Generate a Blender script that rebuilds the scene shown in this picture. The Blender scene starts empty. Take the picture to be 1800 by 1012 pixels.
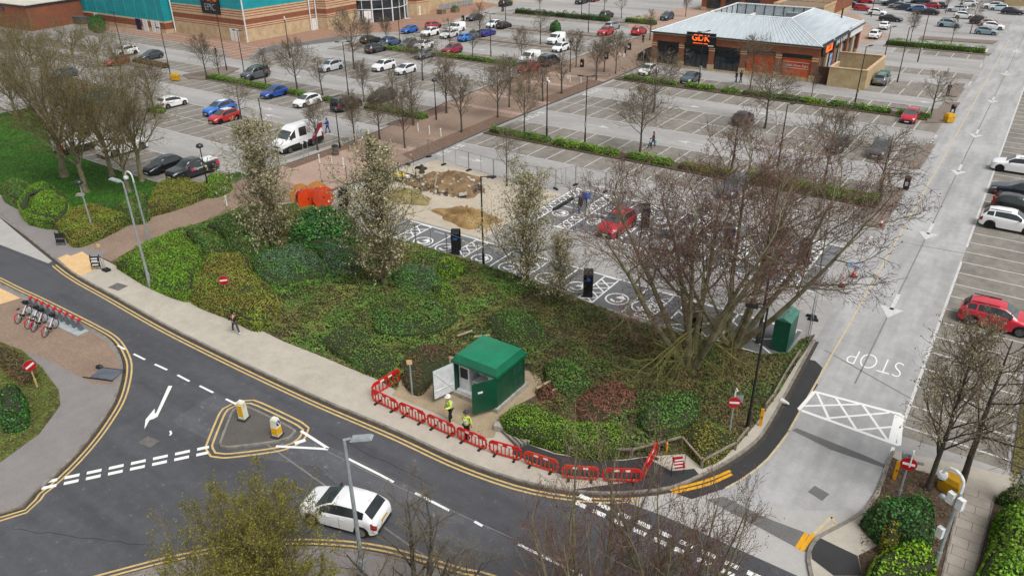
import bpy, bmesh, math, random
import numpy as np
from mathutils import Matrix, Vector
from mathutils.geometry import tessellate_polygon
R = math.radians
rng = random.Random(11)
C = bpy.context.scene.collection
scene = bpy.context.scene

# ---------------- survey: camera station, 25 m above the car park ----------------
FPX, PITCH, ROLL, HEAD, HCAM = 1316.3, R(27.86), R(-0.611), R(34.82), 25.0
def _axes():
    cp, sp, cr, sr = math.cos(PITCH), math.sin(PITCH), math.cos(ROLL), math.sin(ROLL)
    r0, u0, f0 = np.array([1., 0, 0]), np.array([0, sp, cp]), np.array([0, cp, -sp])
    r1, u1 = cr * r0 + sr * u0, -sr * r0 + cr * u0
    ax = np.array([math.cos(HEAD), -math.sin(HEAD), 0]); ay = np.array([math.sin(HEAD), math.cos(HEAD), 0]); az = np.array([0, 0, 1.])
    B = np.stack([ax, ay, az])
    return B @ r1, B @ u1, B @ f0
AR, AU, AF = _axes()
def at(px, py, z=0.0):
    d = AR * (px - 900) + AU * (506 - py) + AF * FPX
    t = (HCAM - z) / -d[2]
    return (d[0] * t, d[1] * t)
def ats(pts, z=0.0): return [at(p[0], p[1], z) for p in pts]

cam = bpy.data.cameras.new("Camera"); cam_o = bpy.data.objects.new("Camera", cam); C.objects.link(cam_o)
cam.sensor_width = 36; cam.sensor_fit = 'HORIZONTAL'; cam.lens = FPX / 1800 * 36; cam.clip_start = 0.5; cam.clip_end = 3000
m = Matrix.Identity(4)
for i in range(3): m[i][0], m[i][1], m[i][2] = AR[i], AU[i], -AF[i]
m[2][3] = HCAM; cam_o.matrix_world = m
scene.camera = cam_o

# ---------------- overcast sky and soft sun ----------------
w = bpy.data.worlds.new("World"); scene.world = w; w.use_nodes = True
nt = w.node_tree; nt.nodes.clear()
out = nt.nodes.new('ShaderNodeOutputWorld'); bg = nt.nodes.new('ShaderNodeBackground'); sky = nt.nodes.new('ShaderNodeTexSky'); hs = nt.nodes.new('ShaderNodeHueSaturation')
SUN_EL, SUN_AZ = R(58), R(105)
sky.sky_type = 'NISHITA'; sky.sun_disc = False; sky.sun_elevation = SUN_EL; sky.sun_rotation = SUN_AZ; sky.dust_density = 3.0; sky.air_density = 1.0
hs.inputs['Saturation'].default_value = 0.12
nt.links.new(sky.outputs[0], hs.inputs['Color']); nt.links.new(hs.outputs[0], bg.inputs[0]); nt.links.new(bg.outputs[0], out.inputs[0])
bg.inputs[1].default_value = 0.10
sun = bpy.data.lights.new("Sun", 'SUN'); sun.energy = 1.5; sun.angle = R(30); sun.color = (1, 0.97, 0.92)
sun_o = bpy.data.objects.new("Sun", sun); C.objects.link(sun_o)
sd = Vector((math.sin(SUN_AZ) * math.cos(SUN_EL), math.cos(SUN_AZ) * math.cos(SUN_EL), math.sin(SUN_EL)))
sun_o.rotation_euler = sd.to_track_quat('Z', 'Y').to_euler(); sun_o.location = (20, 20, 60)
vs = scene.view_settings; vs.view_transform = 'Standard'; vs.look = 'None'; vs.exposure = 0.66; vs.gamma = 1.0; vs.use_curve_mapping = False

# ---------------- materials ----------------
def hx(s):
    s = s.lstrip('#'); v = [int(s[i:i + 2], 16) / 255 for i in (0, 2, 4)]
    return tuple((c / 12.92 if c <= 0.04045 else ((c + 0.055) / 1.055) ** 2.4) for c in v)
def col(c): return hx(c) if isinstance(c, str) else tuple(c[:3])
class NB:
    def __init__(s, name):
        s.m = bpy.data.materials.new(name); s.m.use_nodes = True; s.t = s.m.node_tree; s.n = s.t.nodes; s.l = s.t.links
        s.b = s.n['Principled BSDF']
    def new(s, typ, **kw):
        n = s.n.new(typ)
        for k, v in kw.items():
            if k in n.inputs: n.inputs[k].default_value = v
            else: setattr(n, k, v)
        return n
    def coord(s, world=True):
        return s.new('ShaderNodeNewGeometry').outputs['Position'] if world else s.new('ShaderNodeTexCoord').outputs['Object']
    def noise(s, vec, scale, detail=5, rough=.6, stretch=None):
        if stretch:
            mp = s.new('ShaderNodeMapping'); mp.inputs['Scale'].default_value = stretch; s.l.new(vec, mp.inputs[0]); vec = mp.outputs[0]
        n = s.new('ShaderNodeTexNoise', Scale=scale, Detail=detail, Roughness=rough); s.l.new(vec, n.inputs['Vector']); return n.outputs[0]
    def ramp(s, fac, stops):
        n = s.new('ShaderNodeValToRGB'); e = n.color_ramp.elements
        while len(e) < len(stops): e.new(.5)
        for k, (p, c) in enumerate(stops): e[k].position = p; e[k].color = (*col(c), 1) if not isinstance(c, float) else (c, c, c, 1)
        s.l.new(fac, n.inputs[0]); return n.outputs[0]
    def mix(s, fac, a, b, mode='MIX'):
        n = s.new('ShaderNodeMix', data_type='RGBA', blend_type=mode)
        for sock, v in ((n.inputs[0], fac), (n.inputs[6], a), (n.inputs[7], b)):
            if isinstance(v, (int, float)): sock.default_value = v
            elif isinstance(v, tuple): sock.default_value = (*v, 1)
            else: s.l.new(v, sock)
        return n.outputs[2]
    def base(s, c):
        if isinstance(c, tuple): s.b.inputs['Base Color'].default_value = (*c, 1)
        else: s.l.new(c, s.b.inputs['Base Color'])
    def bump(s, fac, strength=.3, dist=.02):
        n = s.new('ShaderNodeBump', Strength=strength, Distance=dist); s.l.new(fac, n.inputs['Height']); s.l.new(n.outputs[0], s.b.inputs['Normal'])
    def fin(s, rough=.8, metal=0., spec=.5, **kw):
        s.b.inputs['Roughness'].default_value = rough; s.b.inputs['Metallic'].default_value = metal; s.b.inputs['Specular IOR Level'].default_value = spec
        for k, v in kw.items(): s.b.inputs[k.replace('_', ' ')].default_value = v
        return s.m
_mc = {}
def mat(name, c, c2=None, sc=4, r=.75, metal=0., bump=0., world=False, det=5, lo=.35, hi=.65, spec=.5, stretch=None, **kw):
    if name in _mc: return _mc[name]
    b = NB(name); c = col(c)
    c2 = col(c2) if c2 else tuple(x * .82 for x in c)
    f = b.noise(b.coord(world), sc, det, .65, stretch)
    b.base(b.ramp(f, [(lo, c2), (hi, c)]))
    if bump: b.bump(f, bump)
    _mc[name] = b.fin(r, metal, spec, **kw); return _mc[name]
def leafmat(name, cols, patch=None, psc=.5, r=.6, clump=0.):
    """leaves: every leaf its own tint; optional second palette by patches"""
    if name in _mc: return _mc[name]
    b = NB(name); g = b.new('ShaderNodeNewGeometry')
    n = len(cols)
    c = b.ramp(g.outputs['Random Per Island'], [(i / max(1, n - 1), col(k)) for i, k in enumerate(cols)])
    if patch:
        c2 = b.ramp(g.outputs['Random Per Island'], [(i / max(1, len(patch) - 1), col(k)) for i, k in enumerate(patch)])
        f = b.ramp(b.noise(g.outputs['Position'], psc, 3, .6), [(.42, 0.0), (.58, 1.0)])
        c = b.mix(f, c, c2)
    if clump: c = b.mix(1.0, c, b.ramp(b.noise(g.outputs['Position'], clump, 4, .65), [(.32, .55), (.5, 1.0), (.66, 1.35)]), 'MULTIPLY')
    b.base(c)
    _mc[name] = b.fin(r, 0, .3); return _mc[name]
def asphalt(name, c, c2, patch=.12, speck=.35, spots=None, r=.9, tracks=None, joint=None, big=.25):
    if name in _mc: return _mc[name]
    b = NB(name); P = b.coord(True)
    f1 = b.noise(P, patch, 6, .62); base = b.ramp(f1, [(.3, c2), (.7, c)])
    f2 = b.noise(P, 1.3, 5, .7); base = b.mix(big, base, b.ramp(f2, [(.35, tuple(x * .72 for x in col(c2))), (.65, col(c))]))
    f3 = b.noise(P, 22, 3, .7); base = b.mix(speck, base, b.ramp(f3, [(.35, tuple(x * .6 for x in col(c))), (.62, tuple(min(1, x * 1.3) for x in col(c)))]))
    if tracks:
        f4 = b.noise(P, .55, 4, .55, tracks); base = b.mix(.5, base, b.mix(1.0, base, b.ramp(f4, [(.36, .7), (.6, 1.18)]), 'MULTIPLY'))
    if spots:
        f5 = b.noise(P, 2.6, 6, .75); lo, cc = spots; base = b.mix(b.ramp(f5, [(lo, 0.0), (lo + .07, 1.0)]), base, col(cc))
    if joint:
        br = b.new('ShaderNodeTexBrick', Scale=1.0); br.offset = 0; br.inputs['Mortar Size'].default_value = .025; br.inputs['Brick Width'].default_value = joint[0]; br.inputs['Row Height'].default_value = joint[1]
        br.inputs['Color1'].default_value = br.inputs['Color2'].default_value = (1, 1, 1, 1); br.inputs['Mortar'].default_value = (.45, .44, .42, 1)
        b.l.new(P, br.inputs['Vector']); base = b.mix(.8, base, b.mix(1.0, base, br.outputs[0], 'MULTIPLY'))
    b.base(base); b.bump(f3, .25, .01)
    _mc[name] = b.fin(r, 0, .35); return _mc[name]
def paving(name, c1, c2, mortar, bw, bh, r=.85, stain=.3):
    if name in _mc: return _mc[name]
    b = NB(name); P = b.coord(True)
    br = b.new('ShaderNodeTexBrick', Scale=1.0); br.inputs['Mortar Size'].default_value = .012; br.inputs['Brick Width'].default_value = bw; br.inputs['Row Height'].default_value = bh
    br.inputs['Color1'].default_value = (*col(c1), 1); br.inputs['Color2'].default_value = (*col(c2), 1); br.inputs['Mortar'].default_value = (*col(mortar), 1)
    b.l.new(P, br.inputs['Vector'])
    f = b.noise(P, .35, 6, .65); base = b.mix(stain, br.outputs[0], b.mix(1.0, br.outputs[0], b.ramp(f, [(.3, .55), (.7, 1.25)]), 'MULTIPLY'))
    f2 = b.noise(P, 6, 4, .7); base = b.mix(.35, base, b.mix(1.0, base, b.ramp(f2, [(.3, .7), (.7, 1.2)]), 'MULTIPLY'))
    b.base(base); _mc[name] = b.fin(r, 0, .3); return _mc[name]
def brickwall(name, c1, c2, mortar, sc=1.0):
    """brick courses run with world height on any wall"""
    if name in _mc: return _mc[name]
    b = NB(name); P = b.coord(True); sx = b.new('ShaderNodeSeparateXYZ'); b.l.new(P, sx.inputs[0])
    ad = b.new('ShaderNodeMath', operation='ADD'); b.l.new(sx.outputs[0], ad.inputs[0]); b.l.new(sx.outputs[1], ad.inputs[1])
    cb = b.new('ShaderNodeCombineXYZ'); b.l.new(ad.outputs[0], cb.inputs[0]); b.l.new(sx.outputs[2], cb.inputs[1])
    br = b.new('ShaderNodeTexBrick', Scale=sc); br.inputs['Mortar Size'].default_value = .012; br.inputs['Brick Width'].default_value = .225; br.inputs['Row Height'].default_value = .075
    br.inputs['Color1'].default_value = (*col(c1), 1); br.inputs['Color2'].default_value = (*col(c2), 1); br.inputs['Mortar'].default_value = (*col(mortar), 1)
    b.l.new(cb.outputs[0], br.inputs['Vector'])
    f = b.noise(P, .6, 6, .7); base = b.mix(.5, br.outputs[0], b.mix(1.0, br.outputs[0], b.ramp(f, [(.3, .62), (.7, 1.2)]), 'MULTIPLY'))
    b.base(base); _mc[name] = b.fin(.85, 0, .3); return _mc[name]
def glassmat(name='window_glass', c=(.012, .016, .018), r=.06):
    if name in _mc: return _mc[name]
    b = NB(name); f = b.noise(b.coord(True), .9, 3); b.base(b.ramp(f, [(.3, c), (.7, tuple(x * 2.2 for x in c))]))
    _mc[name] = b.fin(r, 0, .6); return _mc[name]
def paint(c):
    k = 'car_paint_' + c.strip('#')
    if k in _mc: return _mc[k]
    b = NB(k); f = b.noise(b.coord(False), 3, 4); cc = col(c)
    b.base(b.ramp(f, [(.3, tuple(x * .97 for x in cc)), (.7, cc)]))
    _mc[k] = b.fin(.28, .0, .5, Coat_Weight=.6, Coat_Roughness=.06); return _mc[k]
steel = lambda: mat('galvanised_steel', '#8f9496', '#767b7e', 8, .45, .6)
black_metal = lambda: mat('black_painted_metal', '#1d1e20', '#141516', 6, .45)
dark_plastic = lambda: mat('dark_plastic', '#1a1b1c', '#101112', 8, .6)
rubber = lambda: mat('tyre_rubber', '#19191a', '#101010', 12, .85)
concrete = lambda: mat('concrete', '#aaa69c', '#8a867d', 3, .9, bump=.1)
soil = lambda: mat('bare_soil', '#6b5b47', '#3c3226', 3, .95, bump=.5, world=True)
white_metal = lambda: mat('white_painted_metal', '#dfe1e1', '#c3c6c6', 3, .5)
timber = lambda: mat('weathered_timber', '#8f8576', '#6b6254', 5, .9)

# ---------------- mesh helpers ----------------
def np_mesh(name, V, F, mats=(), mi=None, smooth=False):
    """F: (n,3|4) int array or list of such arrays"""
    me = bpy.data.meshes.new(name)
    Fs = F if isinstance(F, list) else [F]
    Fs = [np.asarray(f, dtype=np.int32) for f in Fs if len(f)]
    V = np.asarray(V, dtype=np.float32)
    me.vertices.add(len(V)); me.vertices.foreach_set('co', V.ravel())
    nl = sum(f.size for f in Fs); npol = sum(len(f) for f in Fs)
    me.loops.add(nl); me.polygons.add(npol)
    me.loops.foreach_set('vertex_index', np.concatenate([f.ravel() for f in Fs]))
    tot = np.concatenate([np.full(len(f), f.shape[1], dtype=np.int32) for f in Fs]); st = np.concatenate([[0], np.cumsum(tot)[:-1]]).astype(np.int32)
    me.polygons.foreach_set('loop_start', st); me.polygons.foreach_set('loop_total', tot)
    for mm in mats: me.materials.append(mm)
    if mi is not None: me.polygons.foreach_set('material_index', np.asarray(mi, dtype=np.int32))
    me.polygons.foreach_set('use_smooth', np.full(npol, smooth))
    me.update(calc_edges=True); me.validate()
    return me
def link(name, me, parent=None, loc=None, rz=0):
    o = bpy.data.objects.new(name, me); C.objects.link(o)
    if parent: o.parent = parent
    if loc is not None: o.location = loc
    if rz: o.rotation_euler = (0, 0, rz)
    return o
def tag(o, label, cat, group=None):
    o['label'] = label; o['category'] = cat
    if group: o['group'] = group
    return o
def thing(name, label, cat, loc=(0, 0, 0), rz=0, group=None):
    o = bpy.data.objects.new(name, None); C.objects.link(o); o.location = loc; o.rotation_euler = (0, 0, rz); o.empty_display_size = .2
    return tag(o, label, cat, group)
def struct(name, me): o = link(name, me); o['kind'] = 'structure'; return o
def stuff(name, me): o = link(name, me); o['kind'] = 'stuff'; return o
class MB:
    def __init__(s): s.V = []; s.F = []; s.I = []; s.mats = []; s.cur = 0
    def use(s, m):
        if m not in s.mats: s.mats.append(m)
        s.cur = s.mats.index(m); return s
    def face(s, pts):
        n = len(s.V); s.V += [tuple(p) for p in pts]; s.F.append(tuple(range(n, n + len(pts)))); s.I.append(s.cur)
    def add(s, V, F):
        n = len(s.V); s.V += [tuple(v) for v in V]
        for f in F: s.F.append(tuple(i + n for i in f)); s.I.append(s.cur)
        return s
    def box(s, c, d, rz=0, rx=0, ry=0, taper=1.):
        M = Matrix.Translation(c) @ Matrix.Rotation(rz, 4, 'Z') @ Matrix.Rotation(ry, 4, 'Y') @ Matrix.Rotation(rx, 4, 'X')
        V = []
        for z in (-.5, .5):
            k = taper if z > 0 else 1.
            for x, y in ((-.5, -.5), (.5, -.5), (.5, .5), (-.5, .5)): V.append(M @ Vector((x * d[0] * k, y * d[1] * k, z * d[2])))
        return s.add(V, [(3, 2, 1, 0), (4, 5, 6, 7), (0, 1, 5, 4), (1, 2, 6, 5), (2, 3, 7, 6), (3, 0, 4, 7)])
    def b2(s, x0, x1, y0, y1, z0, z1): return s.box(((x0 + x1) / 2, (y0 + y1) / 2, (z0 + z1) / 2), (x1 - x0, y1 - y0, z1 - z0))
    def cyl(s, p0, p1, r0, r1=None, n=8, cap=True):
        r1 = r0 if r1 is None else r1; p0 = Vector(p0); p1 = Vector(p1); d = (p1 - p0).normalized()
        u = d.cross(Vector((.3, .9, .35)) if abs(d.z) > .9 else Vector((0, 0, 1))).normalized(); v = d.cross(u)
        V = []
        for p, r in ((p0, r0), (p1, r1)):
            for k in range(n): a = 2 * math.pi * k / n; V.append(p + u * (r * math.cos(a)) + v * (r * math.sin(a)))
        F = [(k, (k + 1) % n, n + (k + 1) % n, n + k) for k in range(n)]
        if cap: F += [tuple(range(n))[::-1], tuple(range(n, 2 * n))]
        return s.add(V, F)
    def path(s, pts, r, n=6):
        for a, b in zip(pts[:-1], pts[1:]): s.cyl(a, b, r, r, n)
        return s
    def lathe(s, prof, c=(0, 0, 0), n=16, M=None):
        M = M or Matrix.Translation(c); V = []; F = []
        for r, z in prof:
            for k in range(n): a = 2 * math.pi * k / n; V.append(M @ Vector((r * math.cos(a), r * math.sin(a), z)))
        for i in range(len(prof) - 1):
            for k in range(n): F.append((i * n + k, i * n + (k + 1) % n, (i + 1) * n + (k + 1) % n, (i + 1) * n + k))
        F += [tuple(range(n))[::-1], tuple(range((len(prof) - 1) * n, len(prof) * n))]
        return s.add(V, F)
    def ball(s, c, r, n=12, sq=(1, 1, 1)):
        prof = [(max(.02, math.sin(math.pi * k / 8)) * 1, -math.cos(math.pi * k / 8)) for k in range(9)]
        M = Matrix.Translation(c) @ Matrix.Diagonal((r * sq[0], r * sq[1], r * sq[2], 1))
        return s.lathe(prof, n=n, M=M)
    def prism(s, poly, z0, z1):
        n = len(poly); area = sum(poly[i][0] * poly[(i + 1) % n][1] - poly[(i + 1) % n][0] * poly[i][1] for i in range(n))
        if area < 0: poly = poly[::-1]
        V = [(x, y, z0) for x, y in poly] + [(x, y, z1) for x, y in poly]
        F = [(k, (k + 1) % n, n + (k + 1) % n, n + k) for k in range(n)]
        T = tessellate_polygon([[Vector((x, y, 0)) for x, y in poly]])
        for t in T:
            a, b2, c2 = t; A, B, D = poly[a], poly[b2], poly[c2]
            if (B[0] - A[0]) * (D[1] - A[1]) - (B[1] - A[1]) * (D[0] - A[0]) < 0: t = (t[0], t[2], t[1])
            F.append(tuple(i + n for i in t))
        return s.add(V, F)
    def mesh(s, name, m=None, smooth=False, ang=None):
        me = bpy.data.meshes.new(name); me.from_pydata([tuple(v) for v in s.V], [], s.F)
        for mm in ([m] if m else s.mats): me.materials.append(mm)
        if not m and s.mats: me.polygons.foreach_set('material_index', s.I)
        if smooth or ang:
            me.polygons.foreach_set('use_smooth', [True] * len(s.F))
            if ang: me.set_sharp_from_angle(angle=R(ang))
        me.update(); return me
    def build(s, name, m=None, parent=None, smooth=False, ang=None, loc=None, rz=0): return link(name, s.mesh(name, m, smooth, ang), parent, loc, rz)
def poly_sheet(name, pts, z, m):
    me = MB(); n = len(pts); me.V = [(x, y, z) for x, y in pts]
    for t in tessellate_polygon([[Vector((x, y, 0)) for x, y in pts]]):
        A, B, D = (pts[i] for i in t)
        if (B[0] - A[0]) * (D[1] - A[1]) - (B[1] - A[1]) * (D[0] - A[0]) < 0: t = (t[0], t[2], t[1])
        me.F.append(tuple(t))
    return struct(name, me.mesh(name, m))
def smooth_line(pts, step=.5):
    P = [np.array(p, float) for p in pts]; P = [2 * P[0] - P[1]] + P + [2 * P[-1] - P[-2]]; o = []
    for i in range(1, len(P) - 2):
        n = max(2, int(np.linalg.norm(P[i + 1] - P[i]) / step))
        for k in range(n):
            t = k / n; o.append(.5 * (2 * P[i] + (P[i + 1] - P[i - 1]) * t + (2 * P[i - 1] - 5 * P[i] + 4 * P[i + 1] - P[i + 2]) * t * t + (3 * P[i] - P[i - 1] - 3 * P[i + 1] + P[i + 2]) * t ** 3))
    o.append(P[-2]); return [tuple(p) for p in o]
def ribbon(mb, pts, wd, off=0., z=0.012):
    P = np.array(pts, float); T = np.gradient(P, axis=0); T /= np.linalg.norm(T, axis=1)[:, None] + 1e-9; N = np.stack([-T[:, 1], T[:, 0]], 1)
    A = P + N * (off - wd / 2); B = P + N * (off + wd / 2); n = len(P)
    V = [(x, y, z) for x, y in A] + [(x, y, z) for x, y in B]
    mb.add(V, [(i, i + 1, n + i + 1, n + i) for i in range(n - 1)])
def kerb(mb, pts, wd=.14, z=.12):
    P = np.array(pts, float); T = np.gradient(P, axis=0); T /= np.linalg.norm(T, axis=1)[:, None] + 1e-9; N = np.stack([-T[:, 1], T[:, 0]], 1); n = len(P)
    A = P - N * wd / 2; B = P + N * wd / 2
    V = [(x, y, -.02) for x, y in A] + [(x, y, z) for x, y in A] + [(x, y, z) for x, y in B] + [(x, y, -.02) for x, y in B]
    F = []
    for i in range(n - 1):
        for j in range(3): F.append((j * n + i, j * n + i + 1, (j + 1) * n + i + 1, (j + 1) * n + i))
    mb.add(V, F + [(0, n, 2 * n, 3 * n), (n - 1, 4 * n - 1, 3 * n - 1, 2 * n - 1)])
def text(body, size, name, parent, m, loc, rot, ext=.01, sx=1., align='CENTER', bold=.0):
    cu = bpy.data.curves.new(name, 'FONT'); cu.body = body; cu.size = size; cu.extrude = ext; cu.align_x = align; cu.align_y = 'CENTER'; cu.offset = bold
    tmp = bpy.data.objects.new('tmp_text', cu); C.objects.link(tmp); bpy.context.view_layer.update()
    me = bpy.data.meshes.new_from_object(tmp.evaluated_get(bpy.context.evaluated_depsgraph_get())); me.name = name
    bpy.data.objects.remove(tmp); bpy.data.curves.remove(cu); me.materials.clear(); me.materials.append(m)
    o = bpy.data.objects.new(name, me); C.objects.link(o); o.parent = parent; o.location = loc; o.rotation_euler = rot; o.scale = (sx, 1, 1); return o
# ---------------- ground, roads, pavements ----------------
A_PARK = asphalt('car_park_asphalt', '#a09e9c', '#888684', .09, .25, tracks=(.12, .5, 1), spots=(.65, '#7a7875'), big=.35)
A_ACC = asphalt('access_road_concrete', '#a8a8a8', '#8e8e8e', .10, .2, tracks=(1.6, .22, 1), spots=(.66, '#858585'), big=.35)
A_ROAD = asphalt('main_road_asphalt', '#535458', '#3e3f43', .13, .4, tracks=(.16, 1.5, 1), spots=(.63, '#7c7c76'), big=.5)
A_BAY = asphalt('parking_bay_surface', '#8a857d', '#5f5a54', .4, .3, tracks=(.9, .35, 1), big=.65, spots=(.615, '#4d4944'))
A_EV = asphalt('new_charging_bay_asphalt', '#707174', '#5d5e62', .4, .35)
A_PATCH = asphalt('fresh_patch_asphalt', '#3a3a3c', '#28282a', .5, .4)
A_STRIP = asphalt('trench_strip_asphalt', '#6d6c6b', '#575655', .5, .4)
A_OLD = asphalt('old_layby_asphalt', '#aaa8a5', '#94918e', .4, .35)
A_FOOT = asphalt('footway_surface', '#b3aca0', '#9a9387', .35, .35, big=.4)
A_TARM = asphalt('grey_tarmac_footway', '#868180', '#6f6b69', .4, .35)
P_BRICK = paving('brown_block_paving', '#97816f', '#8a7567', '#6b5e54', .22, .11)
P_PINK = paving('pink_block_paving', '#b59a8c', '#a58d7e', '#7a6a5f', .22, .11)
P_RED = paving('red_block_paving', '#a58471', '#8f6f60', '#76604f', .22, .11)
P_SLAB = paving('paving_slabs', '#a8a096', '#9d958b', '#605a52', 1.1, .62)
P_SAND = mat('buff_tactile_paving', '#d2b183', '#c3a274', 3, .9, world=True)
SANDY = asphalt('sandy_dust_ground', '#b5ab9b', '#9c917f', .45, .4, big=.5, spots=(.63, '#8a7c66'))
WHT = mat('white_road_paint', '#c4c4c2', '#a0a09e', 7, .7, world=True, lo=.34, hi=.55)
WHT2 = mat('fresh_white_road_paint', '#dededc', '#b8b8b6', 6, .7, world=True, lo=.25, hi=.42)
YEL = mat('faded_yellow_road_paint', '#ceb071', '#b39a66', 3, .7, world=True)
YEL2 = mat('bright_yellow_road_paint', '#d99f14', '#c48b0c', 5, .7, world=True)
YELP = mat('pale_yellow_road_paint', '#c4b088', '#aaa08a', 3, .7, world=True)
KERB = mat('kerb_stone', '#8b857c', '#67625b', 2.5, .9, world=True)
KERBD = mat('dark_kerb_stone', '#5f5a55', '#494541', 2.5, .9, world=True)

def rect(x0, x1, y0, y1): return [(x0, y0), (x1, y0), (x1, y1), (x0, y1)]
poly_sheet('ground', rect(-700, 500, -300, 900), 0, A_PARK)
edge = ats([(1060, 868), (1167, 906), (1350, 988), (1430, 1024)])
poly_sheet('road', [(-200, -90), (90, -90), (90, 22)] + edge[::-1] + [(-16, 25), (-60, 26), (-78, 29), (-200, 60)], .004, A_ROAD)
poly_sheet('access_road', [(-7.2, 26), (-1.1, 30), (-1.1, 260), (-7.2, 260)], .006, A_ACC)
poly_sheet('access_road_mouth', edge + [at(1420, 965), (-1.0, 31), (-7.2, 31), at(1285, 800), at(1180, 862)], .005, A_OLD)
poly_sheet('layby', ats([(97, 456), (85, 463), (0, 430)]) + [(-80, 21.6), (-110, 24), (-110, 33), (-85, 27), (-72.5, 24.9)], .009, A_OLD)
up_kerb = ats([(97, 456), (139, 487), (200, 521), (300, 577), (430, 641), (560, 701), (700, 760), (800, 806), (880, 836), (940, 853), (1000, 863), (1060, 868), (1120, 866), (1180, 858), (1229, 838), (1280, 812), (1326, 779), (1350, 748), (1380, 695), (1401, 656), (1432, 599)])
up_kerb = [(-110, 33.5), (-85, 27.6), (-72.5, 25.1)] + up_kerb
UPK = smooth_line(up_kerb, .6)
bed_edge = ats([(1432, 597), (1400, 640), (1370, 690), (1330, 745), (1296, 785), (1262, 812), (1236, 826), (1204, 800), (1139, 804), (1094, 810), (1028, 807), (974, 798), (928, 780), (886, 758), (850, 752), (770, 720), (700, 690), (655, 664), (614, 649), (565, 628), (501, 603), (450, 578), (400, 558), (334, 531), (272, 508), (197, 465)])
def slab(name, poly, z, m): return struct(name, MB().prism(poly, -.05, z).mesh(name, m))
slab('pavement', UPK + bed_edge + ats([(136, 434), (103, 409), (85, 390), (0, 344)]) + [(-90, 31), (-110, 37)], .10, A_FOOT)
poly_sheet('pavement_tarmac', ats([(0, 383), (97, 455), (128, 479), (190, 445), (138, 436), (103, 410), (85, 391), (0, 346)]) + [(-90, 30.9), (-108, 36.6), (-108, 33.5), (-85, 27.7)], .104, A_TARM)
poly_sheet('pavement_patch', ats([(1010, 862), (1060, 867), (1120, 865), (1176, 858), (1229, 837), (1220, 826), (1180, 830), (1135, 806), (1094, 812), (1028, 809), (974, 800), (928, 783), (905, 776), (900, 800), (990, 838), (1130, 846)]), .104, A_PATCH)
poly_sheet('buff_crossing', ats([(102, 456), (118, 449), (125, 452), (145, 444), (163, 456), (170, 475), (138, 489)]), .107, P_SAND)
kb = MB(); kerb(kb, UPK); struct('kerb', kb.mesh('kerb', KERB))
PATH_L = [(-60.6, 25.3), (-61.5, 35), (-62.2, 40), (-62.3, 58), (-63, 65.4), (-64.2, 76), (-65.5, 92), (-65.1, 104), (-65.1, 142)]
PATH_R = [(-53.2, 142), (-53.2, 116), (-52.4, 102.4), (-52.4, 79), (-52.2, 69), (-51.7, 56), (-52.4, 47), (-52.6, 43), (-56, 38), (-56.2, 33.7), (-56.4, 28.8), (-55.2, 25.2)]
slab('brick_path', PATH_L + PATH_R, .095, P_BRICK)
pk = MB()
for yy in (53.5, 58.6, 77.5, 84.0, 94, 100):
    pk.V += [(-62.6, yy, .097), (-52.6, yy, .097), (-52.6, yy + 1.5, .097), (-62.6, yy + 1.5, .097)] if yy < 60 else [(-65, yy, .097), (-52.6, yy, .097), (-52.6, yy + 1.1, .097), (-65, yy + 1.1, .097)]
    n = len(pk.V); pk.F.append((n - 4, n - 3, n - 2, n - 1))
struct('pink_paving_band', pk.mesh('pink_paving_band', P_PINK))
poly_sheet('path_plaza', [(-62.2, 44.8), (-52.8, 44.8), (-52.1, 53.4), (-62.2, 53.4)], .099, P_PINK)
kb = MB(); kerb(kb, smooth_line(PATH_L[2:], 2), .16, .13); kerb(kb, smooth_line(PATH_R[1:8], 2), .16, .13); struct('path_kerb', kb.mesh('path_kerb', KERBD))
# planting strips along the brick path
MULCH = mat('leaf_mulch', '#7c6353', '#4e3e33', 5, .95, bump=.6, world=True)
MULCH2 = mat('dark_mulch', '#5a4a3b', '#382d24', 4, .95, bump=.6, world=True)
poly_sheet('mulch_strip', [(-54.3, 57.5), (-51.8, 56.5), (-52.3, 69), (-52.5, 76), (-54.8, 76)], .1, MULCH)
poly_sheet('mulch_strip', [(-54.9, 85.5), (-52.5, 85.5), (-52.5, 100), (-54.9, 100)], .1, MULCH)
poly_sheet('mulch_strip', [(-62.2, 47.8), (-60.6, 47.8), (-60.8, 58), (-62.2, 57.6)], .1, MULCH)
poly_sheet('mulch_strip', [(-64, 65.5), (-61.2, 65.5), (-62, 76), (-64, 76)], .1, MULCH)
poly_sheet('mulch_strip', [(-65.3, 92), (-62.8, 92), (-62.6, 105), (-65, 105)], .1, MULCH)
# lower left pavement
LLK = smooth_line([(-120, 27), (-90, 21), (-70, 18.7)] + ats([(0, 500), (60, 529), (110, 554), (160, 580), (192, 600), (210, 628), (214, 655), (203, 700), (180, 740), (150, 780), (110, 823), (60, 866), (0, 902)]) + [(-40, 2)], .5)
slab('pavement', LLK + [(-60, -20), (-120, -20)], .10, A_TARM)
poly_sheet('pavement_blocks', ats([(0, 606), (85, 634), (164, 676), (199, 678), (212, 655), (205, 626), (188, 602), (155, 582), (37, 526), (0, 509)]) + [(-70, 18.3), (-70, 16)], .104, P_BRICK)
poly_sheet('buff_crossing', ats([(0, 508), (37, 526), (0, 537)]) + [(-61, 17.4), (-61, 18.4)], .108, P_SAND)
kb = MB(); kerb(kb, LLK); struct('kerb', kb.mesh('kerb', KERB))
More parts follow.
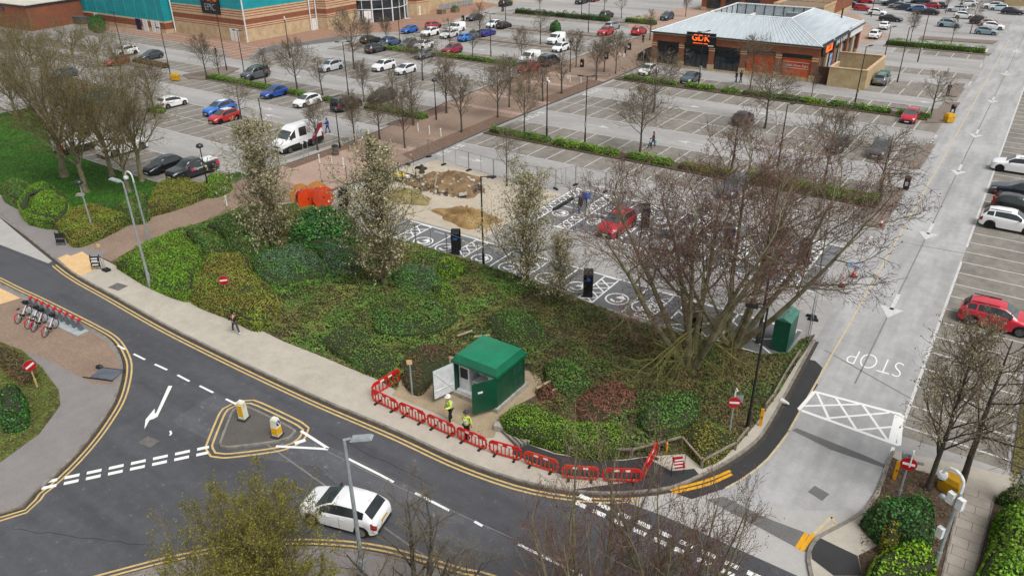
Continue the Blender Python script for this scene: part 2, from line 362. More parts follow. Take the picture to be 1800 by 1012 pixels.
# foreground pavement and corner
FGK = smooth_line([(-30, 2), (-28, 5.5)] + ats([(230, 1012), (310, 992), (400, 975), (480, 966), (560, 965), (640, 972), (700, 985), (790, 1012)]) + [(-10, 17.2), (10, 17.4), (40, 17.4)], .6)
slab('pavement', FGK + [(40, -30), (-34, -30)], .10, A_TARM)
kb = MB(); kerb(kb, FGK); struct('kerb', kb.mesh('kerb', KERB))
RK = smooth_line([at(1432, 1040), at(1423, 1000), at(1421, 975), at(1432, 952), at(1452, 938), at(1490, 918), at(1520, 897), at(1540, 870), at(1552, 842), at(1562, 812), at(1570, 795)], .4)
slab('pavement', RK + ats([(1600, 800), (1700, 820), (1780, 840)]) + [(9, 34), (9, 20), at(1500, 1050)], .09, A_FOOT)
poly_sheet('pavement_patch', ats([(1438, 946), (1507, 979), (1514, 1014), (1465, 1014), (1426, 984), (1425, 968)]), .094, A_PATCH)
kb = MB(); kerb(kb, RK, .16, .12); struct('kerb', kb.mesh('kerb', KERB))
poly_sheet('verge_soil', ats([(1508, 978), (1540, 962), (1522, 900), (1545, 872), (1568, 805), (1610, 828), (1690, 850), (1652, 1020), (1515, 1020)]), .098, MULCH2)
poly_sheet('verge_soil', ats([(1748, 876), (1800, 860)]) + [(14, 36), (14, 22), at(1706, 1016)], .098, MULCH2)
poly_sheet('slab_path', ats([(1694, 855), (1746, 873), (1704, 1030), (1652, 1030)]), .106, P_SLAB)
kb = MB(); kerb(kb, smooth_line(ats([(1692, 855), (1651, 1030)]), .8), .07, .13); kerb(kb, smooth_line(ats([(1748, 873), (1706, 1030)]), .8), .07, .13); struct('path_edging', kb.mesh('path_edging', KERB))
# tarmac patches on the access road
poly_sheet('tarmac_patch', ats([(1414, 630), (1433, 634), (1446, 646), (1435, 671), (1438, 676), (1410, 718), (1388, 757), (1350, 806), (1310, 838), (1272, 859), (1216, 877), (1165, 859), (1229, 840), (1280, 815), (1328, 781), (1352, 750), (1381, 697), (1402, 658)]), .010, A_PATCH)
poly_sheet('trench_strip', ats([(1242, 878), (1272, 872), (1350, 911), (1417, 936), (1436, 946), (1424, 972), (1411, 968), (1350, 935)]), .011, A_STRIP)
poly_sheet('trench_strip', ats([(1392, 756), (1400, 752), (1520, 800), (1560, 818), (1557, 823), (1460, 790)]), .011, A_STRIP)
poly_sheet('manhole_patch', ats([(1420, 864), (1432, 853), (1458, 868), (1445, 880)]), .012, A_STRIP)
jm = MB(); J = mat('tar_joint', '#7b7a79', '#6b6a69', 3, .9, world=True)
for a, b in (((-4.05, 40), (-4.05, 250)), ((-7.1, 62.3), (-1.1, 62.8)), ((-6.4, 42.7), (-1.1, 40.2)), ((-7, 151.5), (2, 151.5)), ((-14.9, 16.5), (-29, 17.8))): ribbon(jm, [a, ((a[0] + b[0]) / 2, (a[1] + b[1]) / 2), b], .09, 0, .0125)
ribbon(jm, smooth_line(ats([(570, 790), (620, 815), (700, 855), (800, 900), (900, 945)]), 2), .05, 0, .0125)
struct('tar_joints', jm.mesh('tar_joints', J))
# traffic island
isl = ats([(414.6, 721), (428, 717), (442, 720), (511, 754), (516, 763), (494, 776), (402, 788), (389, 783), (391, 772), (408.7, 727)])
slab('traffic_island', smooth_line(isl + [isl[0]], .25), .12, asphalt('island_tarmac', '#5e5a57', '#4a4744', .6, .4))
kb = MB(); kerb(kb, smooth_line(isl + [isl[0]], .25), .13, .135); struct('island_kerb', kb.mesh('island_kerb', KERB))

# ---------------- bay surfaces and markings ----------------
LX, RX = -7.9, -52.0
rows_r = [(59.6, 64.6, 68.6), ]
bays = MB()
def bay_sheet(x0, x1, y0, y1): bays.add([(x0, y0, .004), (x1, y0, .004), (x1, y1, .004), (x0, y1, .004)], [(0, 1, 2, 3)])
for y0, y1 in ((64.6, 68.9), (71.2, 75.8), (81.8, 91.4), (97.2, 102.2), (104.6, 109.4), (114.4, 119), (119, 123.6), (129.5, 134), (146.5, 151)):
    x1 = -7.9; x0 = -51.6 if y1 < 112 else -21.5
    bay_sheet(x0, x1, y0, y1)
for y0, y1 in ((38.0, 43.6), (49.4, 58.8), (64.3, 69), (70.9, 75.4), (81.6, 91), (96.8, 101.4), (103.4, 108), (115, 124.2), (129, 137.6), (147, 151), (153, 157.5)):
    bay_sheet(-170 if y1 < 92 else -108, -63.5 if y1 < 80 else -66.2, y0, y1)
bay_sheet(-1.1, 3.7, 36.5, 240)
struct('parking_bay_surface', bays.mesh('parking_bay_surface', A_BAY))
mk = MB(); mk2 = MB(); LW = .11
def ln(a, b, wd=LW, mb=None, z=.012): ribbon(mb or mk, [a, ((a[0] + b[0]) / 2, (a[1] + b[1]) / 2), b], wd, 0, z)
def bay_row(x0, x1, y0, y1, px=2.325, ph=-49.8, front=None, skip=()):
    k0 = math.ceil((x0 - ph) / px); k = k0
    while ph + k * px <= x1:
        x = ph + k * px
        if not any(a < x < b for a, b in skip): ln((x, y0), (x, y1))
        k += 1
    for y in (front or ()): ln((x0, y), (x1, y))
bay_row(-51.5, -8.2, 64.6, 68.6, front=(64.6,)); bay_row(-51.5, -8.2, 71.4, 75.8, front=(75.8,))
bay_row(-51.5, -8.2, 81.8, 91.4, front=(81.8, 86.6, 91.4)); bay_row(-51.5, -8.2, 97.2, 102, front=(97.2,))
bay_row(-43, -8.2, 104.9, 109.4, front=(109.4,)); bay_row(-19.5, -8, 114.4, 118.8, front=()); bay_row(-19.5, -8, 120.8, 125, front=(125,)); bay_row(-19.5, -8, 129.5, 134, front=(129.5,)); bay_row(-24, -8, 146.6, 150.6, front=(146.6,))
for y0, y1, fr in ((38.2, 43.6, (43.6,)), (49.4, 58.8, (49.4, 54.05, 58.8)), (64.3, 68.8, (64.3,)), (71, 75.3, (75.3,)), (81.6, 91, (81.6, 86.3, 91)), (96.8, 101.2, (96.8,)), (103.6, 108, (108,)), (115, 124.2, (115, 119.6, 124.2)), (129, 133, (129,)), (134, 137.6, (137.6,)), (147, 150.5, (147,)), (153.5, 157.5, (157.5,))):
    bay_row(-165 if y1 < 92 else -107, -64.5 if y1 < 80 else -67, y0, y1, ph=-66.9, front=fr)
y = 37.4
while y < 240:
    ln((-1.1, y), (3.7, y)); y += 2.15
ln((-1.1, 36), (-1.1, 61.2), .16); ln((-1.1, 64.2), (-1.1, 150), .16); ln((-1.1, 153), (-1.1, 240), .16)
# aisle arrows and end-of-aisle dashes
def arrow(x, y, ang, L=4., mb=None, wd=.16, z=.013, shaft=1.):
    mb = mb or mk; ca, sa = math.cos(ang), math.sin(ang)
    T = lambda u, v: (x + u * ca - v * sa, y + u * sa + v * ca, z)
    mb.face([T(-L / 2, -wd / 2), T(L / 2 - 1.1, -wd / 2), T(L / 2 - 1.1, wd / 2), T(-L / 2, wd / 2)]); mb.face([T(L / 2 - 1.3, -.5), T(L / 2, 0), T(L / 2 - 1.3, .5)])
for x, y, a in ((-42, 78.8, 0), (-30, 78.4, 180), (-16, 78.8, 0), (-14, 62.2, 180), (-44, 93.8, 180), (-28, 95, 0), (-36.5, 93.6, 0), (-20, 94.2, 180), (-83, 62.6, 0), (-79, 60.6, 180), (-95, 78, 0), (-88, 93, 180), (-78, 94.5, 0), (-84, 111, 0), (-76, 126, 180), (-12, 112, 0), (-12, 126.8, 180), (-31, 60.4, 180), (-47, 60.4, 0)): arrow(x, y, R(a), 3.2)
for yy in (50.3, 65.3, 83.7, 98.7, 117.3, 136.8, 158): 
    mk.face([(-4.15, yy + 2.6, .013), (-4.15, yy, .013), (-3.9, yy, .013), (-3.9, yy + 2.6, .013)]); mk.face([(-4.75, yy + .3, .013), (-4.02, yy - 1.3, .013), (-3.3, yy + .3, .013)])
for yy in (60.8, 77.4, 78.9, 93, 94.6, 111.2, 127, 142):
    for k in range(3): mk.face([(-8.2 + .35, yy + k * 1.15 - 1.5, .013), (-7.95 + .35, yy + k * 1.15 - 1.5, .013), (-7.95 + .35, yy + k * 1.15 - .7, .013), (-8.2 + .35, yy + k * 1.15 - .7, .013)])
for yy in (46.9, 61.8, 78.5, 93.6): 
    for k in range(4): 
        for dx in (.5, 1.0): mk.face([(-51.9 + dx, yy + k * 1.2 - 2.2, .013), (-51.6 + dx, yy + k * 1.2 - 2.2, .013), (-51.6 + dx, yy + k * 1.2 - 1.4, .013), (-51.9 + dx, yy + k * 1.2 - 1.4, .013)])
struct('parking_markings', mk.mesh('parking_markings', WHT))
# charging bays
ev = MB()
for q in (rect(-41.6, -8.2, 40.0, 44.2), rect(-33.6, -9.0, 49.9, 58.9)): ev.add([(x, y, .006) for x, y in q], [(0, 1, 2, 3)])
struct('charging_bay_surface', ev.mesh('charging_bay_surface', A_EV))
def hatch(x0, x1, y0, y1):
    for a, b in (((x0, y0), (x0, y1)), ((x1, y0), (x1, y1)), ((x0, y1), (x1, y1)), ((x0, y0), (x1, y0))): ln(a, b, .12, mk2, .0135)
    y = y0; k = 0; st = max(.7, (x1 - x0) * .75)
    while y + st <= y1 + .05: 
        ln((x0, y), (x1, y + st), .11, mk2, .014); ln((x0, y + st), (x1, y), .11, mk2, .0145); y += st
def evsym(x, y, s=.85):
    n = 28
    for r0, r1, a0, a1 in ((.86, 1.0, 0, 360), (.38, .6, -150, 60)):
        for k in range(n):
            t0 = R(a0 + (a1 - a0) * k / n); t1 = R(a0 + (a1 - a0) * (k + 1) / n)
            mk2.face([(x + s * r0 * math.cos(t0), y + s * r0 * math.sin(t0), .0135), (x + s * r1 * math.cos(t0), y + s * r1 * math.sin(t0), .0135), (x + s * r1 * math.cos(t1), y + s * r1 * math.sin(t1), .0135), (x + s * r0 * math.cos(t1), y + s * r0 * math.sin(t1), .0135)])
    mk2.face([(x + s * .1, y + s * .75, .014), (x - s * .25, y + s * .1, .014), (x + s * .75, y + s * .2, .014)])
for xr in (-38.9, -33.0, -27.1, -21.2, -16.9): hatch(xr - 1.15, xr, 40.1, 44.1)
hatch(-15.8, -12.9, 40.1, 44.1); hatch(-12.3, -8.5, 40.1, 44.1)
for a, b in (((-41.5, 44.2), (-8.2, 44.2)), ((-33.5, 58.9), (-9, 58.9)), ((-33.5, 50), (-9, 50)), ((-36.4, 40), (-36.4, 44)), ((-30.4, 40), (-30.4, 44)), ((-24.6, 40), (-24.6, 44)), ((-18.9, 40), (-18.9, 44)), ((-32.4, 54.4), (-9, 54.4)), ((-26.8, 50), (-26.8, 59)), ((-22.1, 50), (-22.1, 59)), ((-17.4, 50), (-17.4, 59)), ((-12.7, 50), (-12.7, 59))): ln(a, b, .12, mk2, .0132)
for xr in (-32.4, -29.1, -24.4, -19.7, -15.0, -10.3): hatch(xr - 1.05, xr, 50.1, 58.8)
for x in (-37.6, -35.3, -31.7, -29.1, -25.8, -23.2, -20.0, -18.0): evsym(x, 41.5)
for x in (-31.4, -27.9, -23.2, -21, -18.5, -16.2, -13.8, -11.6): evsym(x, 56.0, .75); evsym(x, 52.7, .75)
# main road white lines
def pq(mb, pts, z=.013): mb.face([(x, y, z) for x, y in ats(pts)])
def pl(pts, wd, mb=mk2, z=.013): ribbon(mb, smooth_line(ats(pts), .5), wd, 0, z)
for a, b in (((207, 607), (220, 614)), ((235, 622), (255, 632)), ((272, 640), (294, 650)), ((312, 659), (333, 670)), ((351, 678), (375, 690)), ((397, 701), (417, 711)), ((612, 806), (668, 834)), ((668, 834), (692, 847)), ((730, 866), (790, 897)), ((834, 916), (848, 924)), ((911, 956), (1024, 1012)), ((1060, 1030), (1150, 1075))): pl([a, b], .13)
P0, P1 = np.array((75, 848)), np.array((368, 785)); 
for k in range(8):
    for dy in (0, 10):
        t = k / 7.55; a = P0 + (P1 - P0) * t + np.array((-1.5 * dy / 10, dy)); d = np.array((26, -5.6)) * (1 if k < 7 else .8)
        pl([tuple(a), tuple(a + d)], .22)
for k in range(9):
    for off in (0, .5):
        x = -12.6 + k * 1.0; mk2.face([(x + off * .0, 23.35 - off, .013), (x + .62, 23.35 - off, .013), (x + .62, 23.6 - off, .013), (x, 23.6 - off, .013)])
pq(mk2, [(296, 678), (303, 678), (277, 732), (270, 736), (263, 738), (254, 754), (256, 737), (272, 718), (272, 727), (275, 725)])
pl([(529, 757), (577, 788)], .16); pl([(485, 784), (577, 789)], .16); pl([(518, 779), (537, 773)], .25); pl([(299, 757), (301, 762), (298, 765)], .1); 
# box junction, STOP
bx = [(-6.0, 35.8), (-0.95, 35.6), (-1.3, 38.4), (-5.75, 37.95)]
ln((-1.3, 35.7), (-1.45, 38.2), .35, mk2, .0142)
for i in range(4): ln(bx[i], bx[(i + 1) % 4], .2, mk2, .0125 + .0008 * (i % 2))
for i, (a, b) in enumerate((((-5.6, 37.9), (-4.4, 35.8)), ((-4.6, 38.0), (-3.0, 35.7)), ((-3.2, 38.1), (-1.5, 35.7)), ((-5.95, 36.2), (-3.4, 38.1)), ((-4.6, 35.8), (-1.9, 38.2)), ((-3.0, 35.7), (-1.3, 37.2)))): ln(a, b, .14, mk2, .014 + .001 * (i // 3))
ln((-1.15, 33), (-1.15, 35.3), .16, mk2)
struct('road_markings', mk2.mesh('road_markings', WHT2))
st = text('STOP', 1.0, 'stop_lettering', None, WHT2, (-3.55, 43.0, .011), (0, 0, R(180)), .001, 1.25, bold=-.022); st.scale = (1.3, 2.6, 1); st['kind'] = 'structure'
E1 = text('ELECTRIC VEHICLES', .26, 'bay_lettering', None, WHT2, (-37.0, 43.6, .012), (0, 0, R(180)), .001); E1['kind'] = 'structure'
for x, y, r in ((-31.4, 43.6, 180), (-27.6, 58.4, 0), (-31.0, 58.4, 0), (-27.4, 50.5, 180)):
    e = text('ELECTRIC VEHICLES', .24, 'bay_lettering', None, WHT2, (x, y, .012), (0, 0, R(r)), .001); e['kind'] = 'structure'
# yellow lines
yl = MB(); yb = MB(); yp = MB()
for off in (-.32, -.56): ribbon(yl, [p for p in UPK if p[0] > -59.2 and not (p[0] > -10.2 or p[1] > 27)], .1, off, .0128)
for off in (.3, .54): ribbon(yl, [p for p in LLK if p[0] > -100], .1, off, .0128)
for off in (.3, .54): ribbon(yl, FGK[2:], .1, off, .0128)
il = smooth_line(isl + [isl[0]], .2)
for off in (.42, .72) if sum(il[i][0] * il[(i + 1) % len(il)][1] - il[(i + 1) % len(il)][0] * il[i][1] for i in range(len(il))) < 0 else (-.42, -.72): ribbon(yl, il, .11, off, .0128)
for off in (0, .42): ribbon(yb, smooth_line([(p[0], p[1]) for p in ats([(1178 + off * 10, 861 + off * 12), (1240 + off * 12, 845 + off * 14), (1284 + off * 6, 827 + off * 14)])], .4), .16, 0, .0135)
for a, b in (((1401, 963), (1418, 937)), ((1408, 967), (1430, 938))): ribbon(yb, smooth_line(ats([a, b]), .5), .2, 0, .0135)
ribbon(yp, smooth_line([(-5.95, 170), (-5.9, 96), (-5.9, 60), (-5.9, 33.6)], 2), .11, 0, .0128)
ribbon(yp, smooth_line(ats([(1388, 757), (1350, 806), (1310, 838), (1275, 858)]), 1), .11, 0, .0128)
for a, b in (((1430, 938), (1462, 908)), ((1462, 908), (1469, 920)), ((1440, 938), (1469, 920))): ribbon(yp, smooth_line(ats([a, b]), .5), .14, 0, .0128)
struct('double_yellow_lines', yl.mesh('double_yellow_lines', YEL)); struct('yellow_lines', yb.mesh('yellow_lines', YEL2)); struct('pale_yellow_lines', yp.mesh('pale_yellow_lines', YELP))
# sandy digging area by the works, and dusty ground round the spoil heaps
poly_sheet('dug_soil', smooth_line(ats([(690, 697), (716, 655), (760, 628), (800, 630), (850, 640), (930, 655), (950, 668), (950, 692), (915, 712), (880, 738), (872, 762), (855, 772), (775, 732), (690, 697)]), .6)[:-1], .126, asphalt('dug_soil_ground', '#a3937a', '#6d5c48', .8, .55, big=.6, spots=(.62, '#5c4e3e')))
poly_sheet('concrete_apron', ats([(700, 690), (712, 678), (778, 712), (768, 728), (690, 700)]), .116, P_SAND if False else asphalt('apron_concrete', '#b3a68f', '#a1957f', .8, .3))
poly_sheet('dust_patch', [(-51.5, 45), (-44, 44.5), (-33.8, 44.6), (-33.8, 56.8), (-40, 57.2), (-50, 58.4), (-51.3, 54)], .008, SANDY)
# far paved areas
poly_sheet('red_paving', [(-185, 88.5), (-169, 87.3), (-141.7, 86.3), (-122.4, 85.7), (-115.7, 81.8), (-113.2, 82.2), (-113.6, 84), (-119.3, 90.8), (-119.2, 95), (-115.3, 107.6), (-114.2, 113.4), (-107.2, 120.4), (-109.8, 137), (-115.8, 162), (-140, 170), (-140, 95), (-185, 95)], .01, P_RED)
poly_sheet('dark_apron', ats([(460, 86), (480, 80), (520, 76), (600, 64), (640, 62), (600, 72), (520, 82), (480, 92), (440, 103)]), .012, A_STRIP)
poly_sheet('red_paving', [(-72, 146), (-53.5, 140), (-53, 150), (-58, 176), (-74, 182), (-78, 160)], .012, P_PINK)
poly_sheet('red_paving', [(-38, 150), (-27, 152), (-25, 164), (-30, 172), (-37, 190), (-46, 188)], .012, P_PINK)
def raised(name, poly, m=None, z=.13): return slab(name, poly, z, m or KERBD)
for p in ([(-9.6, 101.2), (-7.6, 102.3), (-7.4, 113.6), (-9.2, 113.2)], [(-8.3, 82.0), (-7.3, 82.4), (-7.3, 92), (-8.2, 92)], [(-8.6, 64.2), (-7.3, 64.6), (-7.4, 75), (-8.7, 74.6), (-8.8, 70)], [(-24, 151.3), (-7.5, 151.2), (-7.3, 153.4), (-24, 154)], [(-9.5, 117), (-8.2, 117), (-8.2, 126), (-9.5, 125.8)], [(-20, 162), (-8, 163.5), (-7.6, 167), (-20, 165.4)],
          [(-107.5, 68), (-104, 69), (-104, 71), (-107, 77), (-110.5, 77), (-110.5, 69)], [(-108, 119), (-68, 119), (-68, 119.9), (-108, 119.9)], [(-95, 132.6), (-67, 133.6), (-67, 134.4), (-95, 133.6)], [(-104, 150.9), (-72, 151.4), (-72, 153), (-104, 152.6)], [(-108, 101.4), (-68, 101.4), (-68, 103.2), (-108, 103.2)], [(-105, 69), (-64.6, 69), (-64.6, 70.8), (-105, 70.8)], [(-118, 69), (-128, 69), (-128, 70.6), (-118, 70.6)]): raised('kerbed_island', p, asphalt('island_surface', '#7d7168', '#665b53', .6, .4))
def soilstrip(poly): slab('planting_strip', poly, .11, MULCH2)
for p in (rect(-51.8, -8.8, 68.8, 70.9), rect(-52, -9.4, 102.2, 104.5)): soilstrip(p)
# central planting bed and left garden
BED = ats([(197, 465), (257, 427), (310, 407), (354, 394), (421, 368)]) + [(-52.6, 41.5), (-50.5, 43.2)] + ats([(600, 406), (720, 428), (830, 462), (890, 480), (1000, 520), (1100, 560), (1200, 588), (1290, 612), (1340, 625), (1388, 622), (1405, 600), (1432, 590)]) + bed_edge[1:]
slab('planting_bed', BED, .12, MULCH2)
LBED = [(-110, 37), (-90, 31)] + ats([(0, 344), (85, 390), (103, 409), (136, 434), (210, 404), (257, 389), (308, 363), (367, 339), (410, 325)]) + [(-62.2, 41), (-62.4, 44), (-64.6, 44), (-64.6, 37.8), (-72, 37.6), (-88, 37.8), (-110, 46)]
slab('garden_bed', LBED, .11, mat('lawn_ground', '#35601a', '#294814', 1.5, .95, bump=.4, world=True))
poly_sheet('bike_bed', ats([(0, 602), (40, 618), (75, 648), (104, 688), (107, 715), (70, 765), (0, 816)]) + [(-60, 8), (-62, 16)], .106, mat('mossy_ground', '#5a6a2a', '#473d28', 2, .95, bump=.5, world=True))
slab('right_verge', [(3.9, 36.5), (12, 36.5), (12, 240), (3.9, 240)], .12, mat('verge_ground', '#6a6a34', '#5a4c38', 1.2, .95, bump=.5, world=True))

# grit along the kerbs, sealed cracks and a lighter patch in the main road
GRIT = mat('gutter_grit', '#4b443c', '#2f2b27', 6, .95, world=True); gm = MB()
for Lk, sgn in ((UPK, -1), (LLK, 1), (FGK, 1)): ribbon(gm, [q for q in Lk if q[0] > -120], .2, sgn * .17, .0105)
struct('gutter_grit', gm.mesh('gutter_grit', GRIT))
cm = MB(); gg = random.Random(5)
for a, b in (((30, 452), (150, 520)), ((570, 760), (760, 850)), ((20, 930), (260, 960))):
    A = at(*a); B_ = at(*b); ribbon(cm, [(A[0] + (B_[0] - A[0]) * k / 14 + gg.uniform(-.09, .09), A[1] + (B_[1] - A[1]) * k / 14 + gg.uniform(-.09, .09)) for k in range(15)], .022, 0, .0108)
struct('sealed_cracks', cm.mesh('sealed_cracks', mat('crack_seal', '#222326', '#191a1c', 8, .7, world=True)))
poly_sheet('road_patch', ats([(0, 436), (80, 466), (122, 490), (106, 515), (62, 528), (0, 503)]), .0062, asphalt('older_road_asphalt', '#525357', '#434448', .3, .4))
poly_sheet('road_patch', ats([(380, 690), (640, 812), (770, 880), (900, 950), (940, 985), (800, 960), (640, 900), (560, 820), (420, 800), (300, 740)]), .0056, asphalt('worn_road_asphalt', '#5c5d61', '#47484c', .25, .4, tracks=(.16, 1.5, 1), spots=(.6, '#86867f'), big=.55))
# ---------------- trees ----------------
def nrm(v): return v / (np.linalg.norm(v, axis=-1, keepdims=True) + 1e-9)
def grow(g, pts, rad, plen, per, t0, t1, lf, ang, seg, rr, up, wob, taper=.3, minr=.006):
    B, n, _ = pts.shape; idx = np.repeat(np.arange(B), per)
    t = t0 + (t1 - t0) * (np.tile(np.arange(per), B) + g.random(B * per)) / per
    f = np.clip(t * (n - 1), 0, n - 1.001); i = f.astype(int); fr = (f - i)[:, None]
    p = pts[idx, i] * (1 - fr) + pts[idx, i + 1] * fr; tg = nrm(pts[idx, i + 1] - pts[idx, i]); r = rad[idx, i] * (1 - fr[:, 0]) + rad[idx, i + 1] * fr[:, 0]
    az = np.tile(np.arange(per), B) * 2.4 + np.repeat(g.random(B) * 6.28, per) + g.normal(0, .35, B * per)
    ref = np.where(np.abs(tg[:, 2:3]) > .92, np.array([[1., 0, 0]]), np.array([[0, 0, 1.]])); u = nrm(np.cross(tg, ref)); v = np.cross(tg, u)
    a = np.radians(g.uniform(ang[0], ang[1], B * per))[:, None]
    d = tg * np.cos(a) + (u * np.cos(az)[:, None] + v * np.sin(az)[:, None]) * np.sin(a)
    L = lf(t) * plen[idx] * g.uniform(.75, 1.2, B * per); r0 = np.maximum(np.minimum(r * .85, r * rr), minr)
    P = [p]; 
    for k in range(seg):
        p = p + d * (L / seg)[:, None]; P.append(p)
        d = nrm(d + np.array([0, 0, up / seg]) + g.normal(0, wob, d.shape))
    RR = r0[:, None] * np.linspace(1, taper, seg + 1)[None]
    return np.stack(P, 1), np.maximum(RR, minr * .7), L
def tubes(pts, rad, k):
    B, n, _ = pts.shape; T = np.gradient(pts, axis=1) if n > 1 else pts; T = nrm(T)
    ref = nrm(np.array([.31, .87, .38])); u = nrm(np.cross(T, ref)); v = np.cross(T, u)
    a = np.arange(k) * 2 * np.pi / k
    V = pts[:, :, None] + rad[:, :, None, None] * (np.cos(a)[None, None, :, None] * u[:, :, None] + np.sin(a)[None, None, :, None] * v[:, :, None])
    base = (np.arange(B)[:, None, None] * n + np.arange(n - 1)[None, :, None]) * k; kk = np.arange(k)[None, None]
    k2 = (kk + 1) % k
    F = np.stack([base + kk, base + k2, base + k + k2, base + k + kk], -1).reshape(-1, 4)
    return V.reshape(-1, 3), F
def leaf_quads(g, pos, size, nbias=None, asp=.6):
    n = len(pos); s = size * g.uniform(.6, 1.3, n)[:, None]
    a = nrm(g.normal(0, 1, (n, 3))); 
    if nbias is not None: nn = nrm(nbias + g.normal(0, .55, (n, 3))); a = nrm(np.cross(nn, a)); b = np.cross(nn, a)
    else: b = nrm(np.cross(a, g.normal(0, 1, (n, 3))))
    V = np.stack([pos - a * s * .5, pos + b * s * asp * .5, pos + a * s * .5, pos - b * s * asp * .5], 1).reshape(-1, 3)
    return V, np.arange(4 * n).reshape(-1, 4)
BARK = mat('tree_bark', '#524c40', '#34302a', 4, .95, bump=.5)
BARK_MOSS = mat('mossy_bark', '#8a8464', '#5c5844', 1.6, .95, bump=.5)
TWIG = mat('bare_twigs', '#766a58', '#584c40', 2, .95); TWIG_RED = mat('reddish_twigs', '#705048', '#503c38', 1.0, .95); TWIG_OLIVE = mat('olive_twigs', '#6c6040', '#4a402c', 1.2, .95)
BUD_TAN = leafmat('tan_buds', ['#5c5040', '#706048', '#666444']); BUD_RED = leafmat('red_buds', ['#503430', '#5c4038', '#443028']); BUD_LIME = leafmat('lime_buds', ['#706428', '#847830', '#605828', '#7c6428'])
BLOSSOM = leafmat('cream_blossom', ['#6b6a42', '#b8b092', '#a39b76', '#7d7a4e', '#cfc8ae', '#5c5c38', '#958e68']); LEAF_YG = leafmat('young_yellow_leaves', ['#6f6c28', '#86812e', '#5a5a22', '#6a5d24'])
def tree_meshes(kind, seed, H=6.5, W=1., leaf=None, nleaf=0, lsize=.1, bark=None, twig=None, stems=None, cfg=None):
    """returns (trunk mesh, crown mesh)"""
    g = np.random.default_rng(seed); cfg = cfg or {}
    if stems is None:
        n = 10; z = np.linspace(0, H * .93, n); wv = np.cumsum(g.normal(0, .02 * H / 6, (n, 2)), 0); wv[0] = 0
        P0 = np.concatenate([wv, z[:, None]], 1)[None]; r0 = cfg.get('r', .016 * H + .012); rad0 = (r0 * np.linspace(1, .12, n) ** .9)[None]; rad0[0, 0] *= 1.35; L0 = np.array([H])
    else: P0, rad0, L0 = stems(g)
    tv = [tubes(P0, rad0, 8)]
    cv = []
    lv = cfg['levels'](H, W); cur = (P0, rad0, L0); last = None
    for q, a in enumerate(lv):
        cur = grow(g, *cur, **a); last = cur
        V = tubes(cur[0], cur[1], 5 if q == 0 else 3)
        (tv if q < cfg.get('trunk_levels', 1) else cv).append(V)
    def cat(L):
        V = np.concatenate([x[0] for x in L]); o = 0; F = []
        for x in L: F.append(x[1] + o); o += len(x[0])
        return V, np.concatenate(F)
    V, F = cat(tv); tm = np_mesh(kind + '_trunk', V, F, [bark or BARK], smooth=True)
    V, F = cat(cv); nF = len(F); mats = [twig or TWIG]; mi = np.zeros(nF, int)
    if leaf and nleaf:
        pts, _, _ = last; wt = g.random(len(pts) // 8 + 1)[np.arange(len(pts)) // 8] ** 2.2 + .04; b = g.choice(len(pts), nleaf, p=wt / wt.sum()); s = g.integers(max(0, pts.shape[1] - 3), pts.shape[1], nleaf)
        LV, LF = leaf_quads(g, pts[b, s] + g.normal(0, .05, (nleaf, 3)), lsize); F = np.concatenate([F, LF + len(V)]); V = np.concatenate([V, LV]); mats.append(leaf); mi = np.concatenate([mi, np.ones(nleaf, int)])
    return tm, np_mesh(kind + '_crown', V, F, mats, mi)
def young_cfg(wide=.42, ang=(35, 60), up=.35, n=19, t0=.28, low=1.4, per2=10, per3=6, r=None):
    c = dict(levels=lambda H, W: [dict(per=n, t0=t0, t1=.98, lf=lambda t: wide * low * 1.12 * (1.12 - .8 * t) * np.clip((t - t0) * 6 + .55, 0, 1), ang=ang, seg=6, rr=.45, up=up, wob=.1, minr=.02),
                                  dict(per=per2, t0=.22, t1=1., lf=lambda t: .5 - .2 * t, ang=(25, 60), seg=4, rr=.6, up=.25, wob=.14, minr=.017),
                                  dict(per=per3, t0=.15, t1=1., lf=lambda t: .5, ang=(25, 60), seg=3, rr=.7, up=.3, wob=.14, minr=.0145)])
    if r: c['r'] = r
    return c
T_YOUNG = [tree_meshes('young', 1, 6.5, leaf=BUD_TAN, nleaf=1500, lsize=.09, cfg=young_cfg(.46)),
           tree_meshes('young', 2, 6.5, leaf=BUD_TAN, nleaf=1200, lsize=.08, cfg=young_cfg(.36, (28, 50), .5)),
           tree_meshes('young', 3, 6.5, leaf=LEAF_YG, nleaf=900, lsize=.07, cfg=young_cfg(.5, (45, 70), .3, t0=.34)),
           tree_meshes('young', 4, 6.5, leaf=BUD_TAN, nleaf=500, lsize=.08, cfg=young_cfg(.27, (25, 48), .5, 15, per2=8, per3=5)),
           tree_meshes('young', 5, 6.5, leaf=BUD_TAN, nleaf=300, lsize=.08, cfg=young_cfg(.42, (50, 78), .12, 15, .34, per2=8, per3=6, r=.17))]
T_PEAR = [tree_meshes('blossom', s, 9.5, leaf=BLOSSOM, nleaf=n, lsize=.125, twig=TWIG_OLIVE, bark=BARK_MOSS, cfg=dict(r=.16, levels=lambda H, W: [
            dict(per=50, t0=.05, t1=.98, lf=lambda t: .42 * (1.12 - .8 * t) * (.8 + .4 * np.sin(t * 23 + 1)), ang=(32, 66), seg=6, rr=.4, up=.6, wob=.12, minr=.016),
            dict(per=12, t0=.12, t1=1., lf=lambda t: .40, ang=(25, 65), seg=4, rr=.6, up=.35, wob=.17, minr=.011),
            dict(per=5, t0=.2, t1=1., lf=lambda t: .5, ang=(25, 60), seg=3, rr=.7, up=.3, wob=.15, minr=.0075)])) for s, n in ((21, 19000), (22, 18500), (23, 13000))]
